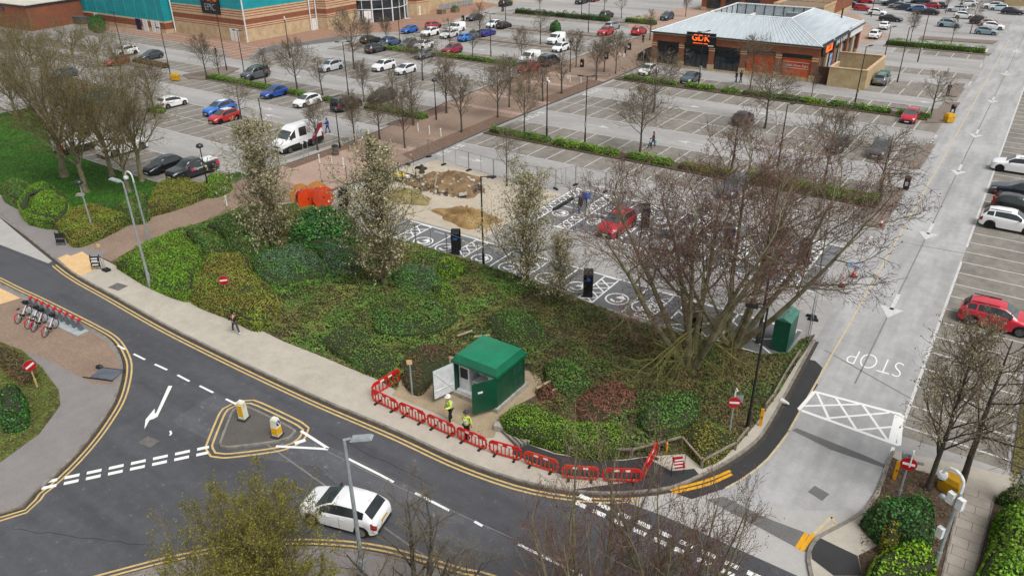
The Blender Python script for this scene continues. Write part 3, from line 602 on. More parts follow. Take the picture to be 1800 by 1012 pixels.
T_PEARB = tree_meshes('blossom', 24, 9.5, leaf=leafmat('faded_blossom', ['#6b6242', '#8f8768', '#5c5338', '#a39b7c', '#6b5a3c']), nleaf=6500, lsize=.11, twig=TWIG, bark=BARK, cfg=dict(r=.17, levels=lambda H, W: [
            dict(per=26, t0=.22, t1=.98, lf=lambda t: .44 * (1.15 - .8 * t), ang=(25, 55), seg=7, rr=.45, up=.6, wob=.1, minr=.02),
            dict(per=12, t0=.12, t1=1., lf=lambda t: .40, ang=(25, 60), seg=4, rr=.6, up=.35, wob=.15, minr=.011),
            dict(per=5, t0=.2, t1=1., lf=lambda t: .5, ang=(25, 60), seg=3, rr=.7, up=.3, wob=.15, minr=.0085)]))
def lime_stems(g):
    n = 10; z = np.linspace(0, 5.2, n); wv = np.cumsum(g.normal(0, .05, (n, 2)), 0); wv[0] = 0
    return np.concatenate([wv, z[:, None]], 1)[None], (.32 * np.linspace(1, .5, n))[None] * np.r_[1.5, 1.15, np.ones(n - 2)][None], np.array([12.])
T_LIME = [tree_meshes('lime', s, 12, leaf=BUD_LIME, nleaf=7500, lsize=.085, twig=TWIG_OLIVE, bark=BARK_MOSS, stems=lime_stems, cfg=dict(trunk_levels=2, levels=lambda H, W: [
            dict(per=11, t0=.45, t1=1., lf=lambda t: .55 + .22 * t, ang=(20, 66), seg=9, rr=.5, up=.45, wob=.07, minr=.03),
            dict(per=11, t0=.12, t1=1., lf=lambda t: .42 - .18 * t, ang=(22, 50), seg=6, rr=.5, up=.25, wob=.1, minr=.014),
            dict(per=9, t0=.15, t1=1., lf=lambda t: .42, ang=(22, 55), seg=4, rr=.6, up=.1, wob=.14, minr=.010),
            dict(per=4, t0=.2, t1=1., lf=lambda t: .5, ang=(22, 60), seg=3, rr=.7, up=.1, wob=.15, minr=.008)])) for s in (31, 32)]
def big_stems(n_st, spread, L0, lean=(0, 0), rbase=.13):
    def f(g):
        P = []; RD = []; LL = []
        for k in range(n_st):
            a = 6.28 * k / n_st + g.uniform(-.4, .4); tl = g.uniform(*spread); d = np.array([math.cos(a) * math.sin(tl) + lean[0], math.sin(a) * math.sin(tl) + lean[1], math.cos(tl)]); d /= np.linalg.norm(d)
            p = np.array([math.cos(a) * .3, math.sin(a) * .3, 0.]); L = L0 * g.uniform(.8, 1.1); pts = [p]
            for q in range(11): p = p + d * L / 11; d = d + np.array([0, 0, .035]) + g.normal(0, .05, 3); d /= np.linalg.norm(d); pts.append(p)
            P.append(pts); RD.append(rbase * g.uniform(.8, 1.15) * np.linspace(1, .14, 12) * np.r_[1.35, np.ones(11)]); LL.append(L)
        return np.array(P), np.array(RD), np.array(LL)
    return f
T_BIG = [tree_meshes('big', s, 12, leaf=BUD_RED, nleaf=6500, lsize=.085, twig=TWIG_RED, bark=BARK_MOSS, stems=big_stems(n, sp, L0, ln_, .24), cfg=dict(trunk_levels=2, levels=lambda H, W: [
            dict(per=10, t0=.4, t1=1., lf=lambda t: .5 - .22 * t, ang=(28, 60), seg=7, rr=.5, up=.12, wob=.09, minr=.03),
            dict(per=10, t0=.12, t1=1., lf=lambda t: .45 - .15 * t, ang=(22, 55), seg=5, rr=.55, up=.12, wob=.12, minr=.016),
            dict(per=5, t0=.25, t1=1., lf=lambda t: .45, ang=(22, 58), seg=3, rr=.65, up=.12, wob=.15, minr=.012),
            dict(per=2, t0=.45, t1=1., lf=lambda t: .7, ang=(22, 58), seg=2, rr=.7, up=.1, wob=.15, minr=.009)])) for s, n, sp, L0, ln_ in ((41, 7, (.14, .74), 11.6, (-.12, .02)), (42, 6, (.16, .80), 11.6, (.16, .04)))]
T_FG = [tree_meshes('leafing', 51, 7, leaf=LEAF_YG, nleaf=60000, lsize=.085, twig=TWIG_OLIVE, bark=BARK_MOSS, stems=big_stems(15, (.05, .66), 6.4), cfg=dict(trunk_levels=1, levels=lambda H, W: [
            dict(per=16, t0=.25, t1=1., lf=lambda t: .42 - .18 * t, ang=(22, 50), seg=6, rr=.4, up=.4, wob=.09, minr=.012),
            dict(per=9, t0=.15, t1=1., lf=lambda t: .45 - .15 * t, ang=(22, 55), seg=4, rr=.55, up=.3, wob=.12, minr=.008),
            dict(per=5, t0=.15, t1=1., lf=lambda t: .5, ang=(22, 58), seg=3, rr=.65, up=.3, wob=.15, minr=.006)])),
        tree_meshes('reddish', 52, 8, leaf=BUD_RED, nleaf=4200, lsize=.06, twig=TWIG_RED, bark=BARK_MOSS, stems=big_stems(11, (.06, .5), 8.2), cfg=dict(trunk_levels=1, levels=lambda H, W: [
            dict(per=12, t0=.2, t1=1., lf=lambda t: .42 - .2 * t, ang=(18, 42), seg=6, rr=.42, up=.45, wob=.07, minr=.014),
            dict(per=8, t0=.2, t1=1., lf=lambda t: .42 - .15 * t, ang=(20, 45), seg=5, rr=.55, up=.35, wob=.1, minr=.008),
            dict(per=3, t0=.2, t1=1., lf=lambda t: .45, ang=(22, 50), seg=3, rr=.65, up=.3, wob=.12, minr=.006)])),
        tree_meshes('bushy', 53, 5, leaf=LEAF_YG, nleaf=1800, lsize=.05, twig=TWIG, bark=BARK, stems=big_stems(6, (.25, .75), 4.4), cfg=dict(trunk_levels=1, levels=lambda H, W: [
            dict(per=13, t0=.2, t1=1., lf=lambda t: .45 - .2 * t, ang=(25, 50), seg=6, rr=.42, up=.3, wob=.1, minr=.011),
            dict(per=9, t0=.2, t1=1., lf=lambda t: .45 - .15 * t, ang=(25, 50), seg=4, rr=.55, up=.25, wob=.13, minr=.008),
            dict(per=4, t0=.2, t1=1., lf=lambda t: .45, ang=(25, 55), seg=3, rr=.65, up=.2, wob=.15, minr=.006)]))]
def droop_mesh(seed, n=16, L=4.5):
    """moss grown low boughs hanging out from the foot of a trunk"""
    g = np.random.default_rng(seed); a = g.uniform(2.4, 5.4, n); p = np.stack([.25 * np.cos(a), .25 * np.sin(a), g.uniform(.8, 2.6, n)], 1); d = nrm(np.stack([np.cos(a), np.sin(a), g.uniform(.05, .5, n)], 1)); P = [p]; LL = L * g.uniform(.6, 1.15, n)
    for k in range(9): p = p + d * (LL / 9)[:, None]; P.append(p); d = nrm(d + np.array([0, 0, -.085]) + g.normal(0, .09, d.shape))
    P = np.stack(P, 1); P[:, :, 2] = np.maximum(P[:, :, 2], .75); rd = (.055 * g.uniform(.7, 1.2, n))[:, None] * np.linspace(1, .3, 10)[None]
    c1 = grow(g, P, rd, LL, 8, .2, 1., lambda t: .33, (25, 55), 5, .55, -.1, .14, minr=.012); c2 = grow(g, *c1, 5, .2, 1., lambda t: .45, (25, 55), 3, .6, -.1, .15, minr=.009)
    V, F = [], []; o = 0
    for pt, r, k in ((P, rd, 5), (c1[0], c1[1], 3), (c2[0], c2[1], 3)):
        v, f = tubes(pt, r, k); V.append(v); F.append(f + o); o += len(v)
    return np_mesh('low_boughs', np.concatenate(V), np.concatenate(F), [mat('lichen_bough', '#7f7a44', '#5f5a34', 1.5, .95)])
DROOP = [droop_mesh(61, 12), droop_mesh(62, 8, 3.6)]
def plant_tree(proto, base, h, label, group=None, H0=6.5, wide=1., rz=None, name='bare_tree', cat='tree', extra=None, z=0.):
    x, y = at(*base, 0) if len(base) == 2 else base[:2]
    t = thing(name, label, cat, (x, y, z), rng.uniform(0, 6.28) if rz is None else rz, group)
    s = h / H0; t.scale = (s * wide, s * wide, s)
    link('trunk', proto[0], t); link('crown', proto[1], t)
    if extra: link('low_boughs', extra, t)
    return t
GY = 'young bare trees of the car park'
YT = [  # base px, height, proto, width factor, label
 ((363, 137), 6.2, 1, 1.0, 'bare young tree at the hedge end, left of the grey people carrier'),
 ((387, 140), 4.4, 3, 1.2, 'small thin bare tree in the low hedge just left of the grey people carrier'),
 ((468, 152), 5.2, 3, 1.3, 'slender bare tree right behind the grey people carrier'),
 ((523, 160), 6.6, 0, 1.1, 'wide bare tree rising from the low hedge behind the dark blue hatchback'),
 ((426, 218), 5.2, 4, .75, 'bare spreading tree right beside the red hatchback with the white roof'),
 ((623, 122), 8.3, 2, .95, 'taller leafing tree in the small kerbed bed near the silver crossover'),
 ((567, 168), 5.0, 3, 1.2, 'thin bare tree behind the white hatchback and hedge gap'),
 ((640, 180), 5.4, 1, .9, 'thin bare tree just behind the black off-roader with spare wheel'),
 ((692, 193), 5.2, 3, 1.2, 'slim bare tree standing at the rear of the black crossover'),
 ((744, 142), 6.0, 2, 1.15, 'leafing tree in a small bed right of the two white cars'),
 ((785, 200), 6.6, 1, 1.15, 'dense bare tree beside the globe lamp at the brick path edge'),
 ((811, 234), 6.6, 1, .95, 'tall narrow bare tree on the brick path near the three white bollards'),
 ((727, 222), 6.2, 3, 1.2, 'narrow bare tree in the mulch strip behind the black crossover hedge'),
 ((712, 262), 6.4, 0, .8, 'bare tree at the path corner left of the spoil heap fence'),
 ((625, 254), 5.6, 1, 1.0, 'bare tree right of the pedestrian in blue behind the white van'),
 ((559, 264), 5.4, 1, .95, 'bare tree standing before the white van side'),
 ((668, 246), 5.8, 1, 1.1, 'bare leaning tree right of the black lamp post by the van bay'),
 ((875, 208), 6.4, 0, 1.0, 'broad bare tree on the mulch strip beside the brick path opposite the round bush'),
 ((891, 327), 5.6, 4, .55, 'lone tree in the little kerbed bed inside the fenced spoil area'),
 ((922, 232), 5.6, 0, .9, 'leafy tan tree at the left end of the low hedge by the brick path'),
 ((954, 180), 5.4, 3, 1.3, 'thin tree in the mulch strip beside the white camera pole'),
 ((987, 166), 5.4, 3, 1.4, 'thin tree on the mulch strip beside a white sign post'),
 ((1048, 142), 5.6, 1, 1.1, 'bare tree on the mulch strip nearest the low timber bench rail'),
 ((1082, 131), 6.0, 0, .9, 'bushy headed tree on the brick path facing the kebab shop corner'),
 ((1148, 198), 6.8, 2, 1.15, 'leafing tree in the small triangular bed of the double bay row'),
 ((1125, 267), 6.6, 0, 1.05, 'large bare tree rising from the low green hedge near the adult with a child'),
 ((1344, 226), 6.8, 2, 1.1, 'leafing tree in the square mulch bed right of the dark parked hatchback'),
 ((1286, 300), 5.6, 3, 1.3, 'sparse bare tree behind the reddish treetop and below the dark parked hatchback'),
 ((1318, 158), 6.6, 2, .9, 'pale leafing tree standing in front of the orange shop window'),
 ((1425, 177), 4.4, 3, .8, 'thin sapling in front of the brown yard gate'),
 ((1635, 207), 5.6, 4, .8, 'dark bare tree at the row end beside the yellow grit bin'),
 ((1448, 325), 6.9, 0, 1.05, 'fine twigged bare tree in the long hedge in front of the grey hatchback'),
 ((1545, 345), 6.2, 4, 1.15, 'dark stout bare tree with level boughs at the right end of the long hedge'),
 ((950, 78), 5.6, 4, .75, 'bare vase shaped tree left of the round clipped bush'),
 ((917, 110), 5.2, 0, .8, 'bare tree beside the white panel van'),
 ((1012, 120), 5.6, 1, 1.0, 'bare tree by the black litter bin at the far end of the path strip'),
 ((1142, 72), 5.4, 3, 1.2, 'tall thin bare tree at the back left of the kebab shop'),
 ((844, 67), 6.2, 3, 1.3, 'bare tree between the blue saloon and the dark saloon'),
 ((792, 95), 5.8, 4, .7, 'bare tree just left of the crimson crossover'),
 ((831, 102), 4.6, 3, 1.1, 'thin bare sapling in the hedge right of the crimson crossover'),
 ((680, 78), 4.6, 1, 1.0, 'bare tree in front of the glass cinema entrance'),
 ((648, 84), 5.0, 1, 1.0, 'bare tree over the black estate car near the cinema'),
 ((1092, 33), 5.6, 4, .6, 'distant bare tree beside the far pink paved square'),
 ((949, 22), 4.6, 3, 1.0, 'distant bare tree over the trimmed box hedge'),
 ((1062, 18), 4.2, 3, 1.0, 'distant bare sapling near the far kerbed island'),
 ((1600, 72), 5.4, 1, .8, 'bare tree above the long green hedge, right of two white parked cars'),
 ((1672, 76), 4.6, 3, .8, 'very thin bare tree rising from the far green hedge'),
 ((1705, 60), 6.0, 4, .6, 'dark crooked tree beside the pale blue hatchback'),
 ((1662, 24), 4.6, 1, .8, 'distant bare tree in the packed far car park'),
 ((1685, 24), 4.4, 3, .9, 'distant thin bare tree beside the black estate cars'),
 ((1205, 30), 5.0, 1, .9, 'bare tree at the back roof corner of the kebab shop'),
 ((273, 205), 6.6, 0, 1.0, 'bare tree left of the white hatchback behind the left treetops'),
 ((930, 165), 5.2, 1, 1.0, 'bare tree on the mulch strip just right of the red car'),
 ((895, 190), 6.0, 2, 1.0, 'leafing tree on the left mulch strip by the crossing'),
 ((1062, 128), 5.2, 1, 1.0, 'bare tree in the path strip between the two black bins'),
]
for b, h, k, wd, lb in YT: plant_tree(T_YOUNG[k], b, h, lb, GY, 6.5, wd)
GP = 'cream blossoming columnar trees'
plant_tree(T_PEAR[0], (480, 432), 10.2, 'cream blossoming tree leftmost in the bed, by the brick path', GP, 9.5, .95, name='blossom_tree')
plant_tree(T_PEAR[1], (678, 505), 11.2, 'tallest cream blossoming tree in the middle of the bed, right of the orange cable drums', GP, 9.5, .95, name='blossom_tree')
plant_tree(T_PEAR[2], (928, 505), 8.9, 'cream blossoming tree beside the charging bays, left of the red crossover', GP, 9.5, 1.0, name='blossom_tree')
plant_tree(T_PEAR[2], (985, 535), 5.2, 'short sparse blossoming tree against the dark covered charger at the bed edge', GP, 9.5, 1.1, name='blossom_tree')
plant_tree(T_PEARB, (1630, 862), 8.9, 'blossoming tree with a straight trunk beside the slab path and yellow grit bin', GP, 9.5, .82, name='blossom_tree')
GL = 'big bare trees on the left lawn'
for b, h, wd, k, lb in (((115, 312), 12.6, 1.05, 0, 'leftmost big tree on the lawn with yellow green buds'), ((152, 340), 11.6, .9, 1, 'stout trunked tree with a stone at its foot on the lawn, nearest the globe lamp'), ((198, 312), 11.2, .8, 0, 'tree on the lawn directly in front of the white pickup'), ((228, 340), 10.2, .72, 1, 'slim tree right behind the curved camera pole'), ((250, 320), 10.8, .8, 0, 'rightmost lawn tree beside the black hatchback')):
    plant_tree(T_LIME[k], b, h, lb, GL, 12, wd, name='lime_tree')
for b, h, wd, k, lb in (((130, 105), 6.0, 1.2, 0, 'low spreading bare tree just left of the grey open skip'), ((60, 118), 7.0, 1.1, 1, 'brown twigged tree in front of the high brick store window'), ((215, 140), 6.4, .9, 0, 'bare tree between the red hatchback and the lawn trees'), ((30, 205), 9.0, .9, 1, 'bare tree at the far left edge in front of the brick store'), ((88, 150), 7.5, .9, 0, 'bushy tree in front of the brick store wall'), ((175, 118), 6.5, .9, 1, 'smaller bare tree left of the white crossover and clipped green bush'), ((30, 110), 6.8, .9, 0, 'dark bare tree by the pale railing at the far left')):
    plant_tree(T_LIME[k], b, h, lb, 'trees screening the brick store', 12, wd, name='lime_tree')
GB = 'big spreading trees at the corner of the bed'
plant_tree(T_BIG[0], (1213, 642), 12.6, 'big many stemmed tree with reddish twigs, left of the pair at the corner bed', GB, 12, .92, rz=.3, name='spreading_tree', extra=DROOP[0])
plant_tree(T_BIG[1], (1288, 606), 12.0, 'big tree with long boughs leaning out over the access road', GB, 12, 1.02, rz=-.25, name='spreading_tree', extra=DROOP[1])
plant_tree(T_YOUNG[4], (1332, 602), 8.0, 'straight trunked bare tree just left of the green steel cabinet', None, 6.5, .6, name='bare_tree')
plant_tree(T_FG[0], (470, 1120), 5.7, 'yellow green leafing tree in the foreground left of the white car and tall lamp', None, 7, .98, name='leafing_tree')
plant_tree(T_FG[2], (742, 1085), 4.9, 'low rounded bare tree in the foreground right of the tall lamp', None, 5, 1.15, name='bare_tree')
plant_tree(T_FG[1], (1030, 1150), 7.7, 'foreground tree with upright reddish shoots and lichen yellow stems, left of two', 'foreground trees with reddish shoots', 8, .95, name='shoot_tree')
plant_tree(T_FG[1], (1185, 1140), 7.6, 'foreground tree with upright reddish shoots over the dashed give way line, right of two', 'foreground trees with reddish shoots', 8, .85, name='shoot_tree')
plant_tree(T_YOUNG[4], (1688, 852), 8.6, 'crooked dark bare tree behind the yellow grit bin at the slab path', None, 6.5, .7, name='bare_tree')
plant_tree(T_YOUNG[4], (1792, 905), 5.6, 'bare drooping tree at the right edge over the green shrubs', None, 6.5, .75, name='bare_tree')

# ---------------- shrubs and hedges ----------------
def in_poly(P, x, y):
    c = np.zeros(len(x), bool); n = len(P)
    for i in range(n):
        x1, y1 = P[i]; x2, y2 = P[(i + 1) % n]
        k = ((y1 > y) != (y2 > y)) & (x < (x2 - x1) * (y - y1) / (y2 - y1 + 1e-12) + x1); c ^= k
    return c
def edge_dist(P, x, y):
    d = np.full(len(x), 1e9); n = len(P)
    for i in range(n):
        a = np.array(P[i]); b = np.array(P[(i + 1) % n]); ab = b - a; t = np.clip(((x - a[0]) * ab[0] + (y - a[1]) * ab[1]) / (ab @ ab + 1e-9), 0, 1)
        d = np.minimum(d, np.hypot(x - a[0] - t * ab[0], y - a[1] - t * ab[1]))
    return d
def lump(x, y, seed, s=1.):
    r = np.random.default_rng(seed); o = np.zeros(len(x))
    for k in range(7): a, f, p = r.uniform(0, 6.28), r.uniform(.6, 2.6) * s, r.uniform(0, 6.28); o += np.sin((x * math.cos(a) + y * math.sin(a)) * f + p) / 7 * 1.8
    return o
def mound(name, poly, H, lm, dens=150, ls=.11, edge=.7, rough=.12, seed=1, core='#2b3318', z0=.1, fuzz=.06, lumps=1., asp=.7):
    P = [tuple(p) for p in smooth_line(list(poly) + [poly[0]], .35)[:-1]]; A = np.array(P); cx, cy = A.mean(0)
    g = np.random.default_rng(seed); x0, y0 = A.min(0); x1, y1 = A.max(0); area = (x1 - x0) * (y1 - y0); n = int(area * dens)
    x = g.uniform(x0, x1, n); y = g.uniform(y0, y1, n); k = in_poly(P, x, y); x, y = x[k], y[k]; d = edge_dist(P, x, y)
    hf = lambda d, x, y: H * np.sqrt(np.clip(1 - (1 - np.clip(d / edge, 0, 1)) ** 2, .0, 1)) * (1 + rough * lump(x, y, seed, lumps))
    z = hf(d, x, y); e = .08
    dx = (hf(edge_dist(P, x + e, y), x + e, y) - z) / e; dy = (hf(edge_dist(P, x, y + e), x, y + e) - z) / e
    N = nrm(np.stack([-np.clip(dx, -2, 2), -np.clip(dy, -2, 2), np.ones(len(x))], 1))
    # extra leaves on the steep rim
    m = int(len(P) * 26 * (dens / 150) * max(.5, H)); i = g.integers(0, len(P), m); t = g.random((m, 1)); q = A[i] * (1 - t) + A[(i + 1) % len(P)] * t; c = np.array([cx, cy]); out = q - c; out /= np.linalg.norm(out, axis=1)[:, None] + 1e-9
    zz = g.random(m) * H * .75; q = q - out * (zz[:, None] / H) ** 2 * edge * .35
    pos = np.concatenate([np.stack([x, y, z + z0 + g.normal(0, fuzz, len(x))], 1), np.stack([q[:, 0], q[:, 1], zz + z0], 1)]); NN = np.concatenate([N, np.concatenate([out, np.full((m, 1), .25)], 1)])
    V, F = leaf_quads(g, pos, ls * (2.6 if asp < .3 else 1), NN, asp)
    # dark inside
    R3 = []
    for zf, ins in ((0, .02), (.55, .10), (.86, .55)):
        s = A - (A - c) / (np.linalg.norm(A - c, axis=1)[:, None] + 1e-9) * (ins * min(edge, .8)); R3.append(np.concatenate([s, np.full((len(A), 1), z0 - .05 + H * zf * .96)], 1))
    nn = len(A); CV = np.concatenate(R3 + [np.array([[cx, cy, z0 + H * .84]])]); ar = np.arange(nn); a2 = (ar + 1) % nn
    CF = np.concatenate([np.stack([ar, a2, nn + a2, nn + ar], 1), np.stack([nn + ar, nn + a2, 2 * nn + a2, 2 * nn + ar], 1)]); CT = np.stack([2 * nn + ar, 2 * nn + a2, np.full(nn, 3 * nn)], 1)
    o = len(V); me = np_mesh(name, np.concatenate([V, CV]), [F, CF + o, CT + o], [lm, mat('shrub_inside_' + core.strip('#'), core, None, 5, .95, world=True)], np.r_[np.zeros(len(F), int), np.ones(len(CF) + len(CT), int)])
    return link(name, me)
L_BRIGHT = leafmat('bright_clipped_leaves', ['#548418', '#70a024', '#446c18', '#84ac28'], ['#607c20', '#708c28', '#507020'], .5, clump=1.5)
L_OLIVE = leafmat('olive_brown_leaves', ['#7c7a2c', '#908638', '#686228', '#806834'], ['#647624', '#788c2c', '#7a742c'], .45, clump=1.5)
L_MID = leafmat('mid_green_leaves', ['#44702c', '#5a8834', '#385c28', '#68943c'], ['#5c6c30', '#687834', '#4a682c'], .6, clump=1.5)
L_TEAL = leafmat('blue_green_leaves', ['#4c6c50', '#607f60', '#405c44', '#70906c'], ['#487430', '#588438', '#406430'], .55, clump=1.5)
L_DARK = leafmat('dark_glossy_leaves', ['#1f3d18', '#2c5220', '#356628', '#447a30'], None, r=.4, clump=1.5)
L_LIME = leafmat('lime_leaves', ['#5f8a12', '#79a01c', '#4d7412', '#8aa828'], clump=1.5)
L_DRY = leafmat('dry_brown_leaves', ['#6a4a36', '#7f5a42', '#58402f', '#8a6a4c'], ['#5c5a30', '#6a5a36', '#5a4a30'], .8)
L_RUST = leafmat('rust_brown_twigs', ['#704438', '#845444', '#58382c', '#906450'])
L_YOL = leafmat('yellow_olive_leaves', ['#807c28', '#908c34', '#6c6820', '#706030'], clump=1.5)
L_COVER = leafmat('ground_cover_leaves', ['#466824', '#5a8030', '#385820', '#688438', '#607034'], ['#686838', '#78743c', '#566830', '#685838'], .32, clump=.8)
CB = []
BS = [  # outline px, height, leaves, density, size, edge, label
 ([(203, 463), (270, 427), (318, 411), (335, 425), (358, 448), (345, 490), (330, 521), (262, 498)], 1.0, L_BRIGHT, 260, .10, .8, 'long bright green clipped shrub beside the tall light grey lamp'),
 ([(362, 452), (430, 452), (446, 478), (490, 528), (457, 573), (400, 552), (333, 522), (348, 490)], .95, L_OLIVE, 260, .10, .8, 'olive brown clipped shrub around the yellow poled no entry sign'),
 ([(325, 410), (355, 403), (385, 412), (402, 442), (365, 446), (343, 428)], .9, L_MID, 260, .10, .6, 'small green clipped mound between the bright shrub and the brick path'),
 ([(360, 402), (400, 380), (450, 386), (472, 410), (462, 438), (440, 452), (410, 445), (393, 415)], 1.0, L_MID, 260, .10, .7, 'rounded green shrub at the foot of the leftmost blossoming tree'),
 ([(440, 462), (480, 440), (530, 434), (560, 450), (574, 480), (540, 492), (490, 502), (455, 487)], .9, L_TEAL, 260, .10, .7, 'blue green mound shrub in front of the dark laurel'),
 ([(548, 434), (590, 429), (628, 442), (642, 470), (612, 482), (578, 478), (562, 450)], .9, L_TEAL, 260, .10, .6, 'blue green shrub split by a dark gap from its neighbour, beside the tallest blossoming tree'),
 ([(505, 425), (515, 395), (545, 378), (600, 376), (628, 395), (622, 422), (570, 440)], 1.35, L_DARK, 170, .2, 1.1, 'tall glossy dark green laurel in front of the orange cable drums'),
 ([(690, 480), (720, 468), (765, 475), (772, 500), (730, 512), (698, 506)], .7, L_TEAL, 260, .10, .6, 'low grey green shrub right of the tallest blossoming tree'),
 ([(770, 464), (800, 457), (822, 470), (802, 483), (772, 480)], .7, L_LIME, 260, .10, .5, 'small bright lime shrub near the black covered charger'),
 ([(650, 540), (690, 517), (740, 512), (800, 545), (802, 565), (762, 585), (700, 590), (658, 580)], .8, L_MID, 260, .11, .8, 'broad fresh green shrub in the middle of the bed'),
 ([(756, 505), (785, 500), (802, 520), (776, 531)], .6, L_LIME, 260, .09, .5, 'little yellow green shrub above the broad fresh green shrub'),
 ([(700, 640), (735, 608), (778, 608), (790, 640), (765, 662), (738, 690), (712, 676)], .85, L_DRY, 200, .11, 1.3, 'dry brown bush left of the green kiosk behind the bus stop post'),
 ([(878, 740), (900, 718), (936, 716), (966, 730), (1020, 747), (1090, 748), (1105, 772), (1094, 792), (1045, 800), (990, 787), (930, 770), (890, 756)], .9, L_BRIGHT, 300, .09, .6, 'bright green clipped shrub in front of the kiosk, behind the red barriers'),
 ([(1008, 708), (1040, 680), (1090, 676), (1122, 692), (1110, 722), (1070, 742), (1022, 737)], .75, L_RUST, 240, .13, 1.2, 'rust brown dead bush right of the green kiosk'),
 ([(940, 690), (962, 670), (990, 682), (1000, 706), (962, 714)], .4, L_RUST, 170, .14, .5, 'low heap of cut brown twigs beside the kiosk plinth'),
 ([(955, 642), (985, 637), (1028, 656), (1038, 680), (990, 692), (962, 672)], .9, L_MID, 240, .11, .6, 'ivy green shrub behind the kiosk on its right'),
 ([(1195, 762), (1240, 747), (1290, 770), (1270, 800), (1232, 810)], .6, L_YOL, 240, .10, .6, 'yellow olive shrub at the foot of the right no entry sign'),
 ([(1122, 722), (1170, 692), (1225, 692), (1230, 732), (1180, 760), (1130, 756)], .9, L_MID, 220, .11, .8, 'green shrub under the drooping boughs right of the rust brown bush'),
 ([(850, 560), (890, 548), (945, 560), (960, 595), (930, 612), (880, 600)], .8, L_MID, 240, .10, .8, 'mid green shrub behind the kiosk roof'),
 ([(560, 600), (600, 575), (650, 590), (690, 620), (690, 655), (640, 650)], .7, L_MID, 240, .10, .8, 'low green shrub along the pavement left of the red barriers'),
 ([(45, 382), (58, 350), (98, 338), (125, 356), (118, 386), (84, 390)], 1.5, L_BRIGHT, 260, .10, 1.1, 'dark green clipped dome nearest the left pavement'),
 ([(30, 362), (45, 338), (86, 327), (98, 336), (58, 350), (44, 378)], 1.4, L_BRIGHT, 260, .10, .9, 'clipped green dome just behind the front dome on the left'),
 ([(0, 335), (28, 322), (60, 330), (42, 358), (10, 348)], 1.3, L_MID, 260, .10, .9, 'clipped green dome at the left edge of the picture'),
 ([(92, 390), (125, 372), (165, 364), (205, 374), (225, 387), (140, 427), (112, 413)], .9, L_OLIVE, 260, .10, .6, 'olive clipped hedge with dry patches at the brick path corner'),
 ([(205, 367), (255, 342), (262, 380), (226, 387)], .9, L_MID, 260, .10, .6, 'green hedge section behind the tall grey lamp by the brick path'),
 ([(256, 376), (276, 328), (320, 320), (362, 328), (366, 339), (310, 362)], .9, L_OLIVE, 260, .10, .6, 'olive hedge with a brown top in front of the black pickup'),
 ([(357, 326), (368, 312), (395, 310), (408, 325), (385, 338), (362, 340)], 1.0, L_BRIGHT, 260, .10, .6, 'green clipped shrub at the tail of the black pickup'),
 ([(1515, 905), (1545, 887), (1590, 877), (1638, 892), (1640, 948), (1590, 958), (1542, 935)], 1.3, L_DARK, 260, .13, .8, 'dark green shrub in the corner verge below the right no entry sign'),
 ([(1548, 922), (1580, 917), (1582, 952), (1554, 958)], 1.4, L_YOL, 200, .12, .5, 'yellow leaved shrub poking from the dark shrub in the corner verge'),
 ([(1530, 988), (1562, 968), (1630, 972), (1642, 1016), (1530, 1034)], 1.1, L_LIME, 260, .13, .7, 'lime green shrub at the bottom beside the camera pole'),
 ([(1752, 900), (1800, 885), (1850, 900), (1850, 1060), (1712, 1050), (1738, 965)], 1.2, L_BRIGHT, 220, .15, .9, 'large bright green shrub right of the slab path'),
 ([(1752, 872), (1790, 850), (1830, 860), (1800, 885)], .9, L_MID, 220, .12, .6, 'green shrub beneath the bare drooping tree at the right edge'),
 ([(0, 745), (4, 690), (30, 682), (46, 702), (40, 738)], 1.4, L_DARK, 260, .12, .8, 'round leafy green shrub at the lower left edge'),
 ([(0, 640), (0, 612), (24, 616), (64, 655), (40, 672)], .8, L_DRY, 240, .11, .6, 'brown twiggy shrub above the round leafy shrub at the left edge'),
 ([(155, 48), (170, 38), (182, 40), (184, 50), (172, 56)], 2.0, L_DARK, 120, .25, 1.2, 'clipped dark green bush at the corner of the teal building'),
 ([(966, 52), (978, 47), (986, 52), (978, 57)], 1.7, L_DARK, 150, .2, .8, 'round dark clipped bush standing alone in the far lot'),
]
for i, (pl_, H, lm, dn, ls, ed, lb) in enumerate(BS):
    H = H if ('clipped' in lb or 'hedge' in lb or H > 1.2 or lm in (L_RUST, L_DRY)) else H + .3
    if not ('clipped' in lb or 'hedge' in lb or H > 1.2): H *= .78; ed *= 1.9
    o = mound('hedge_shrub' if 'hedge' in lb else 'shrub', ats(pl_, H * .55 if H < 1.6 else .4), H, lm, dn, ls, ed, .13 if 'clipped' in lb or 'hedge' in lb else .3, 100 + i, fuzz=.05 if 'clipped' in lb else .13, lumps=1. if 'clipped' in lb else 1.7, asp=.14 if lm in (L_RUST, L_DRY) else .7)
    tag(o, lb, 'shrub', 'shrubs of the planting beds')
def strip(p0, p1, wd): 
    a = np.array(p0); b = np.array(p1); d = (b - a) / np.linalg.norm(b - a); n = np.array([-d[1], d[0]]) * wd / 2; m_ = (a + b) / 2; return [tuple(a - n), tuple(m_ - n * 1.05), tuple(b - n), tuple(b + d * .3), tuple(b + n), tuple(m_ + n * .95), tuple(a + n), tuple(a - d * .3)]
